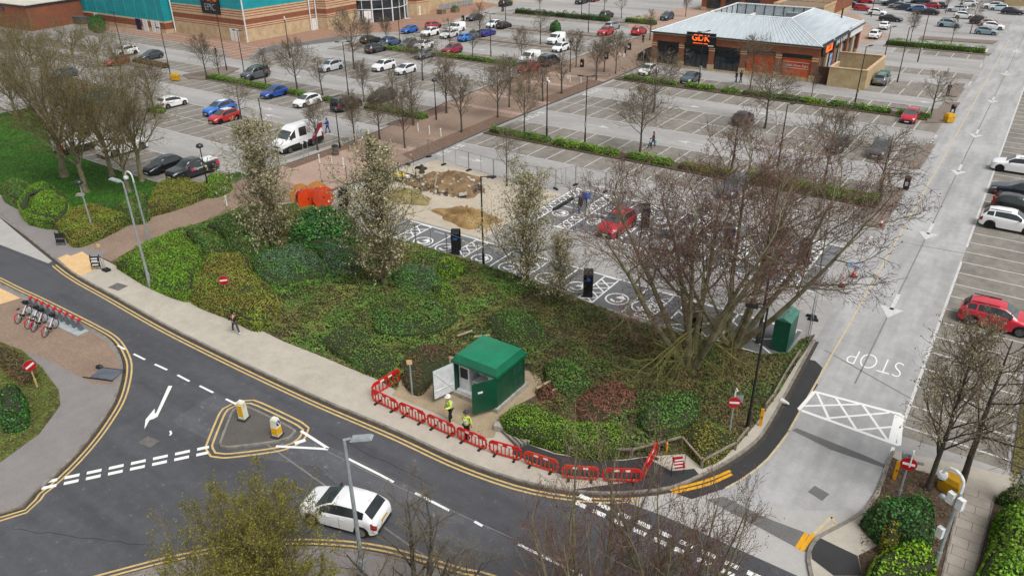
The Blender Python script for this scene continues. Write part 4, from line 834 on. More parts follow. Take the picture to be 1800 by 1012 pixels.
HS = [((-51.2, 69.9), (-43.6, 69.9), L_BRIGHT, 'low hedge at the brick path end of the first bay row'), ((-42.4, 69.7), (-39.3, 69.7), L_LIME, 'short bright hedge beside the black camera lamp post'), ((-39.2, 69.8), (-34.8, 69.8), L_LIME, 'bright low hedge around the twin headed lamp post'), ((-33.4, 69.8), (-28.6, 69.8), L_LIME, 'bright low hedge at the foot of the large bare tree'), ((-27.4, 69.8), (-21.5, 69.8), L_OLIVE, 'olive low hedge behind the reddish treetops'), ((-20.6, 69.8), (-15.6, 69.8), L_OLIVE, 'thin olive part of the long hedge by the lamp with a yellow notice'), ((-15.4, 69.8), (-9.0, 69.8), L_BRIGHT, 'thick green right end of the long hedge by the black bin'),
      ((-50.8, 103.3), (-42.8, 103.3), L_BRIGHT, 'low hedge in front of the white car at the kebab shop'), ((-41.0, 103.3), (-37.0, 103.3), L_LIME, 'bright hedge piece by the notice on the shop lamp post'), ((-35.5, 103.3), (-33.6, 103.3), L_BRIGHT, 'very short hedge piece below the two walkers'), ((-32.6, 103.4), (-25.2, 103.4), L_MID, 'hedge behind the leafing tree facing the orange windows'), ((-24.8, 103.4), (-22.0, 103.4), L_LIME, 'bright hedge piece left of the hoop rail'), ((-21.2, 103.4), (-19.4, 103.4), L_BRIGHT, 'small hedge piece under the hoop rail'), ((-18.7, 103.4), (-14.2, 103.4), L_BRIGHT, 'full green hedge beside the lamp with yellow and white notices'), ((-13.0, 103.4), (-11.8, 103.4), L_LIME, 'small hedge piece left of the crimson hatchback'), ((-10.7, 103.4), (-9.6, 103.4), L_BRIGHT, 'small hedge piece right of the crimson hatchback'),
      ((-23.5, 152.6), (-13, 152.6), L_BRIGHT, 'long far hedge below the packed car park'), ((-12.6, 152.6), (-8.4, 152.6), L_BRIGHT, 'larger rounded far hedge end by the white road dashes'),
      ((-105, 69.9), (-91.0, 69.9), L_BRIGHT, 'low green hedge running in front of the grey people carrier'), ((-86.4, 69.8), (-83, 69.8), L_BRIGHT, 'low hedge piece right of the dark blue hatchback'), ((-79.4, 69.8), (-76, 69.8), L_LIME, 'low hedge piece right of the white hatchback'), ((-71.5, 69.9), (-61.8, 69.9), L_BRIGHT, 'low hedge running from the black crossover to the path'),
      ((-99.5, 102.3), (-92.5, 102.3), L_LIME, 'low hedge under the grey blue crossover'), ((-92, 102.3), (-82, 102.3), L_OLIVE, 'olive hedge in front of the white crossover with black roof'), ((-81.6, 102.3), (-70, 102.3), L_BRIGHT, 'low hedge with hoop rail right of the crimson crossover'),
      ((-103.5, 151.8), (-93.5, 151.8), L_DARK, 'trimmed box hedge, left of three in the far lot'), ((-92.5, 151.8), (-86.6, 151.8), L_DARK, 'trimmed box hedge, middle of three in the far lot'), ((-86, 151.8), (-79.5, 151.8), L_DARK, 'trimmed box hedge, right of three in the far lot'), ((-75.5, 152.5), (-69, 152.8), L_BRIGHT, 'low green hedge piece behind the far dark car'),
      ((-127, 71.2), (-118, 71.0), L_DRY, 'brown dry hedge below the dark grey hatchback on the left'), ((-94.8, 53.6), (-92.6, 53.8), L_LIME, 'small yellow green shrub in front of the white hatchback')]
for i, (a, b, lm, lb) in enumerate(HS):
    far = a[1] > 95
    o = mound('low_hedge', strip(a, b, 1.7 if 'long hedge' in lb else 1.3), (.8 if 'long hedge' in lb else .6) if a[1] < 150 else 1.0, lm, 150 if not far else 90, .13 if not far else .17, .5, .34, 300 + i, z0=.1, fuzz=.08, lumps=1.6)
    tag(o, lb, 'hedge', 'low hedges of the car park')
# ground cover and lawn
def cover(name, poly, lm, dens, ls, hmax, seed, core=None, avoid=()):
    g = np.random.default_rng(seed); A = np.array(poly); x0, y0 = A.min(0); x1, y1 = A.max(0); n = int((x1 - x0) * (y1 - y0) * dens); x = g.uniform(x0, x1, n); y = g.uniform(y0, y1, n); k = in_poly(poly, x, y)
    for q in avoid: k &= ~in_poly(q, x, y)
    x, y = x[k], y[k]; z = .14 + hmax * (.45 + .4 * lump(x, y, seed, .9) + .22 * lump(x, y, seed + 50, 2.6)) * np.clip(edge_dist(poly, x, y) / .6, .15, 1); z = np.maximum(z, .14) * g.uniform(.75, 1.05, len(x))
    V, F = leaf_quads(g, np.stack([x, y, z], 1), ls, np.tile([0, 0, 1.], (len(x), 1)), .65); o = stuff(name, np_mesh(name, V, F, [lm])); return o
WORK = ats([(690, 700), (716, 658), (790, 628), (850, 640), (932, 652), (954, 700), (885, 735), (860, 765), (770, 730)])
L_DULL = leafmat('dull_cover_leaves', ['#46602a', '#587434', '#3a5222', '#66703a', '#5e5a36'], ['#665a36', '#70643c', '#585032', '#566030'], .35, clump=.9)
RIGHT = [(-24, 20), (0, 20), (0, 50), (-27.5, 50), (-25, 38), (-26, 31)]
cover('ground_cover', [(p[0], p[1]) for p in BED], L_COVER, 230, .135, .62, 5, avoid=(WORK, RIGHT))
cover('ground_cover', [(p[0], p[1]) for p in BED], L_DULL, 230, .135, .55, 15, avoid=(WORK, [(-70, 0), (-24, 0), (-24, 20), (-26, 31), (-25, 38), (-27.5, 50), (-70, 50)]))
cover('ground_cover', ats([(1515, 900), (1568, 810), (1690, 852), (1655, 1015), (1510, 1000)]), L_DRY, 60, .1, .2, 6)
cover('ground_cover', [(3.9, 20), (12, 20), (12, 60), (3.9, 60)], leafmat('verge_leaves', ['#6a6a2c', '#7a7434', '#565a26', '#6a5434']), 90, .13, .4, 7)
cover('moss_cover', ats([(0, 602), (40, 618), (75, 648), (104, 688), (107, 715), (70, 765), (0, 816)]), leafmat('moss_leaves', ['#5a6a22', '#6c7a2c', '#485420', '#6a5a30']), 130, .1, .2, 8)
cover('grass', LBED, leafmat('grass_blades', ['#2f5c12', '#3d7418', '#47801e', '#2a4e12'], ['#2c4e14', '#38601a', '#4a5c22'], .3), 130, .12, .1, 9)
# ---------------- vehicles ----------------
GLS = glassmat('car_glass', (.014, .018, .02), .05); GLW = glassmat('windscreen_sheen_glass', (.035, .045, .048), .05); LAMP = mat('headlamp_lens', '#c9cfd2', '#9aa2a6', 9, .15); TAIL = mat('tail_lamp_lens', '#a01418', '#7a0c10', 9, .25)  # windscreens lighter than side glass: pale reflections painted into the base colour
RIM = mat('alloy_rim', '#9a9c9e', '#77797b', 6, .35, .6); RIMD = mat('dark_alloy_rim', '#3c3d3f', '#2c2d2f', 6, .4, .5); CLAD = mat('black_cladding', '#232425', '#191a1b', 8, .7)
PLW = mat('white_number_plate', '#d8d8d2', '#c8c8c2', 8, .5); PLY = mat('yellow_number_plate', '#d8b020', '#c49c14', 8, .5)
SPEC = {
 'hatch': dict(L=4.0, W=1.74, top=[(0, .6), (.05, .7), (.18, .79), (.82, .96), (.94, 1.0), (1.78, 1.40), (2.2, 1.475), (2.9, 1.455), (3.42, 1.36), (3.76, 1.06), (3.9, .96), (3.97, .86), (4.0, .72)], belt=[(0, .56), (.2, .72), (1.0, .88), (2.3, .95), (3.4, 1.03), (3.8, .98), (4., .7)], ws=(.92, 1.80), rw=(3.42, 3.78), sg=(1.24, 3.40), pil=[], wx=(.78, 3.27), wr=.31),
 'suv': dict(L=4.35, W=1.84, top=[(0, .74), (.05, .86), (.25, .95), (1.05, 1.08), (1.18, 1.12), (1.85, 1.55), (2.35, 1.63), (3.3, 1.60), (3.85, 1.5), (4.18, 1.12), (4.3, 1.0), (4.35, .86)], belt=[(0, .68), (.25, .85), (1.1, 1.0), (2.6, 1.07), (3.9, 1.12), (4.35, .86)], ws=(1.16, 1.88), rw=(3.86, 4.2), sg=(1.42, 3.92), pil=[(3.36, 3.44)], wx=(.84, 3.52), wr=.35),
 'estate': dict(L=4.6, W=1.82, top=[(0, .66), (.06, .76), (.25, .84), (1.25, .99), (1.38, 1.03), (2.1, 1.40), (2.6, 1.46), (3.7, 1.43), (4.15, 1.35), (4.45, 1.0), (4.56, .92), (4.6, .8)], belt=[(0, .6), (.25, .76), (1.3, .91), (2.8, .96), (4.2, .99), (4.6, .8)], ws=(1.36, 2.12), rw=(4.15, 4.47), sg=(1.66, 4.2), pil=[(3.62, 3.7)], wx=(.88, 3.62), wr=.32),
 'saloon': dict(L=4.65, W=1.82, top=[(0, .64), (.06, .74), (.25, .82), (1.3, .97), (1.42, 1.01), (2.1, 1.37), (2.6, 1.43), (3.1, 1.40), (3.4, 1.33), (4.05, 1.05), (4.2, 1.02), (4.55, 1.0), (4.65, .84)], belt=[(0, .58), (.25, .75), (1.3, .9), (2.8, .95), (4.0, .98), (4.65, .8)], ws=(1.4, 2.12), rw=(3.36, 4.05), sg=(1.7, 3.7), pil=[(3.34, 3.40)], wx=(.88, 3.66), wr=.32),
 'mpv': dict(L=4.45, W=1.84, top=[(0, .8), (.05, .95), (.2, 1.02), (.85, 1.16), (.98, 1.2), (1.62, 1.68), (2.0, 1.8), (3.6, 1.8), (4.25, 1.74), (4.38, 1.3), (4.43, 1.05), (4.45, .9)], belt=[(0, .72), (.2, .92), (1.0, 1.1), (2.5, 1.15), (4.2, 1.17), (4.45, .9)], ws=(.96, 1.66), rw=(4.24, 4.40), sg=(1.25, 4.18), pil=[(2.2, 2.3), (3.18, 3.3)], wx=(.86, 3.6), wr=.33, rfw=.86),
 'offroad': dict(L=4.5, W=1.86, top=[(0, .86), (.04, 1.02), (.2, 1.07), (1.3, 1.13), (1.4, 1.17), (1.75, 1.7), (1.95, 1.8), (3.8, 1.8), (4.3, 1.77), (4.42, 1.25), (4.47, 1.05), (4.5, .9)], belt=[(0, .8), (.2, 1.0), (1.35, 1.1), (3, 1.12), (4.3, 1.14), (4.5, .95)], ws=(1.39, 1.78), rw=(4.3, 4.42), sg=(1.6, 4.2), pil=[(2.35, 2.45), (3.3, 3.4)], wx=(.84, 3.6), wr=.38, rfw=.86),
 'smallvan': dict(L=4.4, W=1.82, top=[(0, .8), (.05, .93), (.2, 1.0), (.9, 1.14), (1.02, 1.18), (1.65, 1.66), (2.0, 1.8), (3.6, 1.83), (4.3, 1.79), (4.37, 1.3), (4.39, 1.05), (4.4, .9)], belt=[(0, .72), (.2, .9), (1.05, 1.08), (2.5, 1.12), (4.2, 1.12), (4.4, .9)], ws=(1.0, 1.68), rw=None, sg=(1.3, 2.25), pil=[], wx=(.86, 3.55), wr=.33, rfw=.9),
 'van': dict(L=5.9, W=2.06, top=[(0, .95), (.05, 1.15), (.2, 1.25), (.75, 1.42), (.88, 1.48), (1.6, 2.2), (1.95, 2.52), (2.5, 2.64), (5.4, 2.62), (5.8, 2.56), (5.87, 1.7), (5.89, 1.3), (5.9, 1.0)], belt=[(0, .86), (.2, 1.1), (.95, 1.36), (2.5, 1.44), (5.6, 1.44), (5.9, 1.1)], ws=(.86, 1.62), rw=None, sg=(1.15, 3.55), pil=[(2.0, 2.5)], wx=(.98, 4.3), wr=.36, rfw=.9, glz=.62),
 'pickup': dict(L=5.3, W=1.9, top=[(0, .9), (.05, 1.04), (.2, 1.1), (1.25, 1.2), (1.38, 1.24), (2.0, 1.7), (2.4, 1.8), (3.1, 1.8), (3.35, 1.74), (3.62, 1.24), (3.7, 1.2), (5.2, 1.2), (5.28, 1.1), (5.3, .95)], belt=[(0, .8), (.2, .98), (1.35, 1.14), (3.5, 1.17), (5.2, 1.16), (5.3, .95)], ws=(1.36, 2.03), rw=(3.34, 3.62), sg=(1.64, 3.42), pil=[(2.5, 2.6)], wx=(.92, 4.15), wr=.39),
}
_cm = {}
def car_meshes(kind):
    if kind in _cm: return _cm[kind]
    s = SPEC[kind]; L, W = s['L'], s['W']; hw = W / 2; wr = s['wr']; Ra = wr + .07; gz = s.get('glz', 0)
    xs = set(np.round(np.linspace(0, L, 40), 3)) | {p[0] for p in s['top']} | set(s['ws']) | set(s['sg']) | ({*s['rw']} if s['rw'] else set())
    for a, b in s['pil']: xs |= {a, b}
    for x in s['wx']: xs |= set(np.round(x + Ra * np.cos(np.linspace(0, math.pi, 13)), 3))
    X = np.array(sorted(x for x in xs if 0 <= x <= L)); X = X[np.r_[True, np.diff(X) > .012]]
    tx, tz = zip(*s['top']); bx, bz = zip(*s['belt'])
    def smooth(x, px, pz, sg=.05): o = np.linspace(-2 * sg, 2 * sg, 9); wq = np.exp(-(o / sg) ** 2); return sum(w_ * np.interp(np.clip(x + d, 0, L), px, pz) for w_, d in zip(wq, o)) / wq.sum()
    ZT = smooth(X, tx, tz); ZB = smooth(X, bx, bz, .15); ZT = np.maximum(ZT, ZB + .03)
    Wd = hw * np.interp(X / L, [0, .015, .05, .12, .22, .8, .92, .98, 1], [.62, .76, .88, .96, 1, 1, .96, .9, .78])
    if kind in ('van', 'smallvan', 'mpv'): Wd = hw * np.interp(X / L, [0, .015, .06, .14, .97, 1], [.78, .88, .96, 1, 1, .97])
    rfw = s.get('rfw', .72)
    rings = []
    for x, zt, zb, wd in zip(X, ZT, ZB, Wd):
        lo = .24 + .10 * max(0, 1 - x / .3) * .5 + .1 * max(0, 1 - (L - x) / .35)
        for wx in s['wx']:
            if abs(x - wx) < Ra: lo = max(lo, wr + math.sqrt(max(0, Ra * Ra - (x - wx) ** 2)))
        g = min(1, max(0, (zt - zb) / .42)); rw = wd * (.88 + (rfw - .88) * g); h = zt - zb
        rings.append([(0, .22), (.8 * wd, min(lo, .3) if lo < .35 else .24), (.975 * wd, lo), (wd, max(lo + .02, .5 * (zb + .3))), (.99 * wd, max(lo + .04, zb - .10)), (.955 * wd, max(lo + .05, zb)), (.93 * wd, max(lo + .055, zb + .03 * g + .004)), (rw, zb + h * (.83 if g > .5 else .8)), (rw - .06 * wd, zb + h * .955), (rw * .55, zb + h * .99), (0, zt)])
    Rg = np.array(rings); n, k, _ = Rg.shape
    V = np.zeros((n, 2 * k - 1, 3)); V[:, :k, 1] = -Rg[:, :, 0]; V[:, :k, 2] = Rg[:, :, 1]; V[:, k:, 1] = Rg[:, k - 2::-1, 0][:, :k - 1]; V[:, k:, 2] = Rg[:, k - 2::-1, 1][:, :k - 1]; V[:, :, 0] = (L / 2 - X)[:, None]
    m_ = 2 * k - 1; Vf = V.reshape(-1, 3); zones = {z: [] for z in ('body', 'glass', 'wind', 'rear', 'head', 'tail', 'clad')}
    ins = lambda x, r: r and r[0] - 1e-4 <= x <= r[1] + 1e-4
    for i in range(n - 1):
        xm = (X[i] + X[i + 1]) / 2
        for j in range(m_ - 1):
            jj = j if j < k - 1 else m_ - 2 - j; z = 'body'
            if jj == 6 and ins(xm, s['sg']) and not any(a < xm < b for a, b in s['pil']) and ZT[i] - ZB[i] > .16: z = 'glass'
            elif jj >= 8 and ins(xm, s['ws']): z = 'wind'
            elif jj >= 8 and ins(xm, s['rw']): z = 'rear'
            elif jj in (3, 4) and .03 < xm < .42 and jj == 4: z = 'head'
            elif jj in (3, 4) and xm > L - .26: z = 'tail'
            elif jj in (0, 1): z = 'clad'
            elif jj == 2 and kind in ('suv', 'offroad', 'van') and xm > .1: z = 'clad' if Rg[i, 2, 1] > .3 and False else ('clad' if kind == 'van' else 'body')
            zones[z].append((i * m_ + j, i * m_ + j + 1, (i + 1) * m_ + j + 1, (i + 1) * m_ + j))
    def sub(name, F, mats, smooth=True, split=None, caps=()):
        ids = sorted({v for f in F for v in f}); mp = {v: q for q, v in enumerate(ids)}
        me = bpy.data.meshes.new(name); me.from_pydata([tuple(Vf[v]) for v in ids], [], [tuple(mp[v] for v in f) for f in F])
        for q in mats: me.materials.append(q)
        if smooth: me.polygons.foreach_set('use_smooth', [True] * len(F)); me.set_sharp_from_angle(angle=R(48))
        me.update(); return me
    o = {}
    bodyF = zones['body'] + [tuple(range(m_))[::-1], tuple(range((n - 1) * m_, n * m_))]
    if gz:   # vans: glass only in the upper strip is wanted; keep as is
        pass
    o['body'] = sub('car_body', bodyF, [None]); o['sill'] = sub('car_sill', zones['clad'], [CLAD]); o['L'] = L
    side = lambda F, sgn: [f for f in F if sgn * (Vf[list(f), 1].mean()) > 0]
    wl = []
    for nm in ('glass',):
        for sg in (-1, 1): 
            F = side(zones[nm], sg)
            if F: wl.append(('side_window', sub('side_window', F, [GLS])))
    if zones['wind']: wl.append(('windscreen', sub('windscreen', zones['wind'], [GLW])))
    if zones['rear']: wl.append(('rear_window', sub('rear_window', zones['rear'], [GLS])))
    for nm, F, mm in (('headlight', zones['head'], LAMP), ('tail_light', zones['tail'], TAIL)):
        for sg in (-1, 1): wl.append((nm, sub(nm, side(F, sg), [mm])))
    b = MB().use(CLAD); fz = s['belt'][0][1]
    b.box((L / 2 + .005, 0, fz - .13), (.03, W * .62, .16)); b.box((L / 2 + .0, 0, .33), (.05, W * .66, .12)); b.box((-L / 2 - .0, 0, .36), (.05, W * .7, .16)); b.box((0, 0, .36), (L * .86, W * .7, .3))
    wl.append(('bumper_grille', b.mesh('bumper_grille', CLAD)))
    b = MB(); b.box((L / 2 + .025, 0, fz - .26), (.02, .5, .11)); wl.append(('number_plate', b.mesh('front_plate', PLW)))
    b = MB(); b.box((-L / 2 - .012, 0, .72 if kind not in ('van', 'smallvan', 'mpv', 'pickup') else .62), (.02, .5, .11)); wl.append(('number_plate', b.mesh('rear_plate', PLY)))
    xm = L / 2 - s['sg'][0] - .12; zm = float(np.interp(s['sg'][0], bx, bz)) + .1
    for sg in (-1, 1): b = MB(); b.ball((xm, sg * (hw + .06), zm), .1, 8, (.7, 1.1, .8)); wl.append(('mirror', b.mesh('mirror', CLAD, True)))
    if kind in ('suv', 'mpv', 'offroad', 'estate'):
        x0, x1 = s['sg']; zt = float(np.interp((x0 + x1) / 2 + .3, tx, tz))
        for sg in (-1, 1): b = MB(); b.box((L / 2 - (x0 + x1) / 2 - .35, sg * hw * (rfw - .07), zt + .005), ((x1 - x0) * .62, .04, .05)); wl.append(('roof_rail', b.mesh('roof_rail', CLAD)))
    o['parts'] = wl
    t = MB(); w_ = .2; t.lathe([(wr * .62, -w_ / 2 + .02), (wr * .9, -w_ / 2), (wr, -w_ / 2 + .03), (wr, w_ / 2 - .03), (wr * .9, w_ / 2), (wr * .62, w_ / 2 - .02)], n=18, M=Matrix.Rotation(R(90), 4, 'X'))
    o['tyre'] = t.mesh('tyre', rubber(), ang=40)
    def rim(mt):
        r = MB().use(mt); r.lathe([(wr * .66, .085), (wr * .66, .1), (wr * .57, .1), (wr * .57, .085)], n=18, M=Matrix.Rotation(R(-90), 4, 'X')); r.lathe([(wr * .16, .06), (wr * .14, .105)], n=10, M=Matrix.Rotation(R(-90), 4, 'X'))
        for q in range(5): r.box((math.cos(q * 1.2566) * wr * .36, .09, math.sin(q * 1.2566) * wr * .36), (wr * .5, .02, .055), ry=-q * 1.2566)
        return r.mesh('rim', mt)
    o['rim'] = rim(RIM); o['rimd'] = rim(RIMD); o['wx'] = s['wx']; o['wr'] = wr; o['W'] = W
    _cm[kind] = o; return o
HD = {'S': -90, 'N': 90, 'E': 0, 'W': 180}
def car(kind, base, head, colr, label, cat='car', group='parked cars', name=None, rim='rim', roof=None):
    o = car_meshes(kind); x, y = at(*base) if base[0] > 100 or base[1] > 300 or isinstance(base, tuple) else base
    a = HD[head] if isinstance(head, str) else head
    t = thing(name or ('parked_van' if 'van' in kind else 'parked_car'), label, cat, (x, y, 0.01), R(a), group)
    b = link('body', o['body'], t); b.material_slots[0].link = 'OBJECT'; b.material_slots[0].material = paint(colr)
    link('sill', o['sill'], t)
    for nm, me in o['parts']: link(nm, me, t)
    for wx in o['wx']:
        for sg in (-1, 1):
            wl = link('wheel', o['tyre'], t, (o['L'] / 2 - wx, sg * (o['W'] / 2 - .11), o['wr'])); link('rim', o[rim], wl).rotation_euler = (0, 0, 0 if sg > 0 else math.pi)
    return t
WHT_C, SIL, GRY, DGY, BLK, NAV, BLU, RED_C, CRI = '#e4e5e6', '#a9adb0', '#6d7276', '#3a3e42', '#17191b', '#1a2338', '#1f56a8', '#b01e22', '#8c1a30'
CARS = [
 ('hatch', (483, 170), 'S', '#1c4796', 'dark blue hatchback in the left lot beside the low hedge'),
 ('hatch', (541, 185), 'S', WHT_C, 'white hatchback parked right of the dark blue hatchback, by the hedge gap'),
 ('suv', (388, 200), 'S', '#2469bd', 'bright blue crossover parked next to the red hatchback with the white roof'),
 ('hatch', (396, 213), 'S', '#b3282a', 'red hatchback with a white roof'),
 ('hatch', (305, 187), 'N', WHT_C, 'white hatchback beside the little yellow green shrub'),
 ('mpv', (450, 138), 'S', '#4c5157', 'dark grey people carrier behind the low hedge'),
 ('suv', (582, 124), 'S', '#b9bdc2', 'silver crossover left of the tall leafing tree'),
 ('suv', (675, 123), 'S', WHT_C, 'white crossover, left of two white cars in the double row'),
 ('hatch', (713, 129), 'S', WHT_C, 'white hatchback, right of the white crossover in the double row'),
 ('suv', (672, 178), 'S', '#16202a', 'black crossover by the hedge near the brick path'),
 ('offroad', (610, 192), 'N', '#1f2022', 'black boxy off-roader with a spare wheel on its rear door'),
 ('suv', (661, 92), 'N', '#3d3f42', 'dark grey crossover with its rear to the camera, below the grey blue crossover'),
 ('suv', (688, 80), 'N', '#42597d', 'grey blue crossover under the bare tree by the cinema hedge'),
 ('estate', (652, 76), 'N', '#222224', 'black estate half hidden behind a bare tree near the cinema'),
 ('hatch', (720, 58), 'S', '#1f5ab0', 'bright blue hatchback in front of the cinema entrance'),
 ('hatch', (762, 50), 'N', '#a02a3a', 'dark red car just behind the white crossover near the cinema'),
 ('suv', (756, 63), 'S', WHT_C, 'white crossover with dark grille near the cinema, left of a white hatchback'),
 ('estate', (790, 66), 'S', WHT_C, 'white long hatchback in front of the small white van near the cinema'),
 ('smallvan', (802, 56), 'S', WHT_C, 'small white van behind the white long hatchback near the cinema'),
 ('hatch', (820, 72), 'N', '#1d74c8', 'light bright blue small car in the middle of the left lot'),
 ('saloon', (856, 63), 'N', '#22258a', 'deep blue saloon behind a bare tree'),
 ('saloon', (838, 66), 'N', '#59646e', 'grey saloon between the bright blue small car and the deep blue saloon'),
 ('suv', (795, 94), 'S', '#8f1a34', 'crimson crossover behind the hedge with hoop rails'),
 ('suv', (745, 86), 'S', WHT_C, 'white crossover with a black roof behind a leafing tree'),
 ('hatch', (746, 102), 'S', '#6a6d70', 'grey hatchback under the leafing tree'),
 ('hatch', (719, 83), 'S', '#59656f', 'slate grey hatchback left of the white crossover with a black roof'),
 ('saloon', (834, 36), 'S', '#1a2036', 'dark navy saloon by the cinema paving near the black bin'),
 ('hatch', (868, 48), 'S', '#dfe4e8', 'white hatchback next to the black hatchback in the far row'),
 ('hatch', (886, 50), 'N', '#1b1d20', 'black hatchback next to the white hatchback in the far row'),
 ('suv', (889, 11), 'N', '#1b1d20', 'black crossover on the far lane near a yellow grit bin'),
 ('smallvan', (931, 110), 'S', WHT_C, 'white panel van in front of the dark people carrier'),
 ('smallvan', (977, 76), 'S', WHT_C, 'white small van behind the white saloon, below the round bush'),
 ('hatch', (985, 90), 'S', WHT_C, 'white hatchback behind a bare tree right of the white small van'),
 ('mpv', (966, 115), 'N', '#23282c', 'dark people carrier with its rear window to the camera beside the brick path'),
 ('estate', (929, 126), 'S', '#a3201f', 'red long car beside the white panel van at the path edge'),
 ('suv', (1064, 62), 'S', '#b01c24', 'red crossover in the far row with its front to the camera'),
 ('suv', (1076, 52), 'N', '#8f949a', 'grey crossover just behind the red crossover in the far row'),
 ('suv', (1123, 61), 'N', '#b01c28', 'red crossover with its rear to the camera left of the kebab shop'),
 ('suv', (1066, 32), 'N', '#22262a', 'dark crossover in the far lot beside the low hedge piece'),
 ('suv', (1172, 35), 'S', '#274048', 'dark teal crossover near the kebab shop back corner'),
 ('suv', (1022, 7), 'S', '#1b1d20', 'black crossover at the top of the picture'),
 ('hatch', (1044, 3), 'S', '#9a1c28', 'red hatchback at the top of the picture beside the black crossover'),
 ('hatch', (1138, 130), 'S', WHT_C, 'white hatchback in front of the kebab shop'),
 ('saloon', (1213, 144), 'S', '#3c4a54', 'dark grey saloon in front of the kebab shop sign'),
 ('hatch', (1305, 216), 'N', '#26282a', 'black hatchback showing its yellow rear plate in the double row'),
 ('hatch', (1471, 262), 'S', '#4f5a58', 'grey green hatchback behind the fine twigged tree'),
 ('suv', (1544, 272), 'S', '#4a4f56', 'dark grey crossover behind the stout dark tree'),
 ('hatch', (1598, 212), 'S', '#ad1530', 'crimson hatchback beside the low hedge near the yellow grit bin'),
 ('estate', (1287, 338), 'S', '#4d535a', 'grey car hidden behind the big reddish treetop'),
 ('suv', (1548, 147), 'N', '#5b6a70', 'slate grey car nose in beside the cream yard wall'),
 ('suv', (1537, 67), 'N', WHT_C, 'white crossover, nearer of two white cars at the kebab shop back corner'),
 ('hatch', (1554, 51), 'N', WHT_C, 'white hatchback, farther of two white cars at the kebab shop back corner'),
 ('suv', (222, 97), 'S', WHT_C, 'white crossover alone by the lamp post near the teal building'),
 ('hatch', (267, 104), 'S', '#2f3b42', 'dark grey hatchback right of the white crossover near the teal building'),
 ('hatch', (207, 114), 'S', '#a02a24', 'red hatchback behind the brown hedge and bare branches'),
 ('hatch', (113, 136), 'S', '#3c6ca4', 'blue car behind the left treetops'),
 ('hatch', (172, 176), 'S', '#22808c', 'teal car behind the left treetops'),
 ('saloon', (140, 200), 'N', '#8b8d8c', 'silver grey saloon behind the left treetops'),
 ('van', (150, 262), 'N', WHT_C, 'white van parked behind the lawn trees'),
 ('hatch', (290, 300), 'S', '#14171a', 'black hatchback next to the black pickup by the lawn'),
 ('suv', (1784, 302), 'W', WHT_C, 'white crossover with its nose to the access road, at the right edge'),
 ('saloon', (1790, 345), 'W', '#1b2130', 'dark navy saloon at the right edge'),
 ('hatch', (1786, 372), 'E', '#17181a', 'black hatchback with a tall red rear lamp at the right edge'),
 ('suv', (1772, 402), 'E', WHT_C, 'white crossover with its tail to the access road, beside the black hatchback'),
 ('suv', (1749, 572), 'E', '#c01832', 'bright red crossover behind the blossoming tree at the right'),
 ('suv', (1084, 405), 'S', '#a81c2c', 'red crossover charging in the marked bays'),
 ('hatch', (1178, 432), 'S', '#a5abad', 'silver hatchback behind the big tree in the charging bays'),
 ('hatch', (1541, 27), 'E', WHT_C, 'white hatchback side on at the near end of the packed far car park'),
 ('saloon', (1565, 38), 'E', '#171c22', 'black saloon side on behind the two white cars'),
 ('hatch', (1516, 19), 'E', '#b01a2c', 'red hatchback in the packed car park behind the kebab shop'),
 ('hatch', (1497, 14), 'E', '#1f3440', 'dark teal hatchback left of the red hatchback behind the kebab shop'),
 ('estate', (1481, 12), 'E', '#2a3238', 'dark estate at the left end of the packed car park'),
 ('saloon', (1503, 4), 'E', '#2a3644', 'slate blue saloon in the second packed row'),
 ('hatch', (1521, 6), 'E', '#a81c2a', 'red hatchback in the second packed row'),
 ('estate', (1541, 7), 'E', '#9a9da0', 'silver estate in the second packed row'),
 ('suv', (1566, 11), 'W', '#2b3034', 'dark crossover in the middle of the packed car park'),
 ('hatch', (1577, 15), 'W', '#7c838a', 'silver grey hatchback in the middle of the packed car park'),
 ('hatch', (1588, 18), 'W', '#1d2840', 'navy hatchback in the middle of the packed car park'),
 ('estate', (1597, 5), 'W', '#cfd6dc', 'white estate in the back of the packed car park'),
 ('hatch', (1611, 21), 'W', '#2f5c94', 'mid blue hatchback in the packed car park'),
 ('saloon', (1630, 26), 'W', '#14171a', 'black low coupe at the front of the packed car park'),
 ('hatch', (1635, 15), 'W', '#a01a30', 'red small car between dark cars in the packed car park'),
 ('hatch', (1648, 15), 'W', '#222c44', 'navy blue hatchback right of the red small car'),
 ('estate', (1619, 7), 'W', '#1c2430', 'dark blue estate in the back of the packed car park'),
 ('estate', (1682, 21), 'W', '#c8ccd0', 'white estate with dark windows among the bare trees'),
 ('suv', (1668, 48), 'E', '#8aa0a8', 'pale blue grey coupe crossover parked alone in the marked row'),
 ('suv', (1724, 43), 'E', '#1d252c', 'black crossover behind the crooked dark tree'),
 ('hatch', (1694, 33), 'E', '#d9dee0', 'white small car left of the crooked dark tree'),
 ('hatch', (1740, 47), 'E', '#b39a94', 'pale pinkish car behind the white hatchback at the kerb'),
 ('hatch', (1745, 52), 'E', WHT_C, 'white hatchback behind the pale blue hatchback'),
 ('hatch', (1733, 61), 'E', '#7d949c', 'pale blue hatchback beside the litter bin at the kerb'),
 ('suv', (1745, 16), 'W', WHT_C, 'white crossover in the far right row'),
 ('hatch', (1755, 19), 'W', '#b8cbd6', 'pale ice blue hatchback in the far right row'),
 ('estate', (1779, 26), 'E', '#151d30', 'dark navy estate at the far right'),
 ('hatch', (1700, 11), 'W', WHT_C, 'white small car at the back of the far right lot'),
]
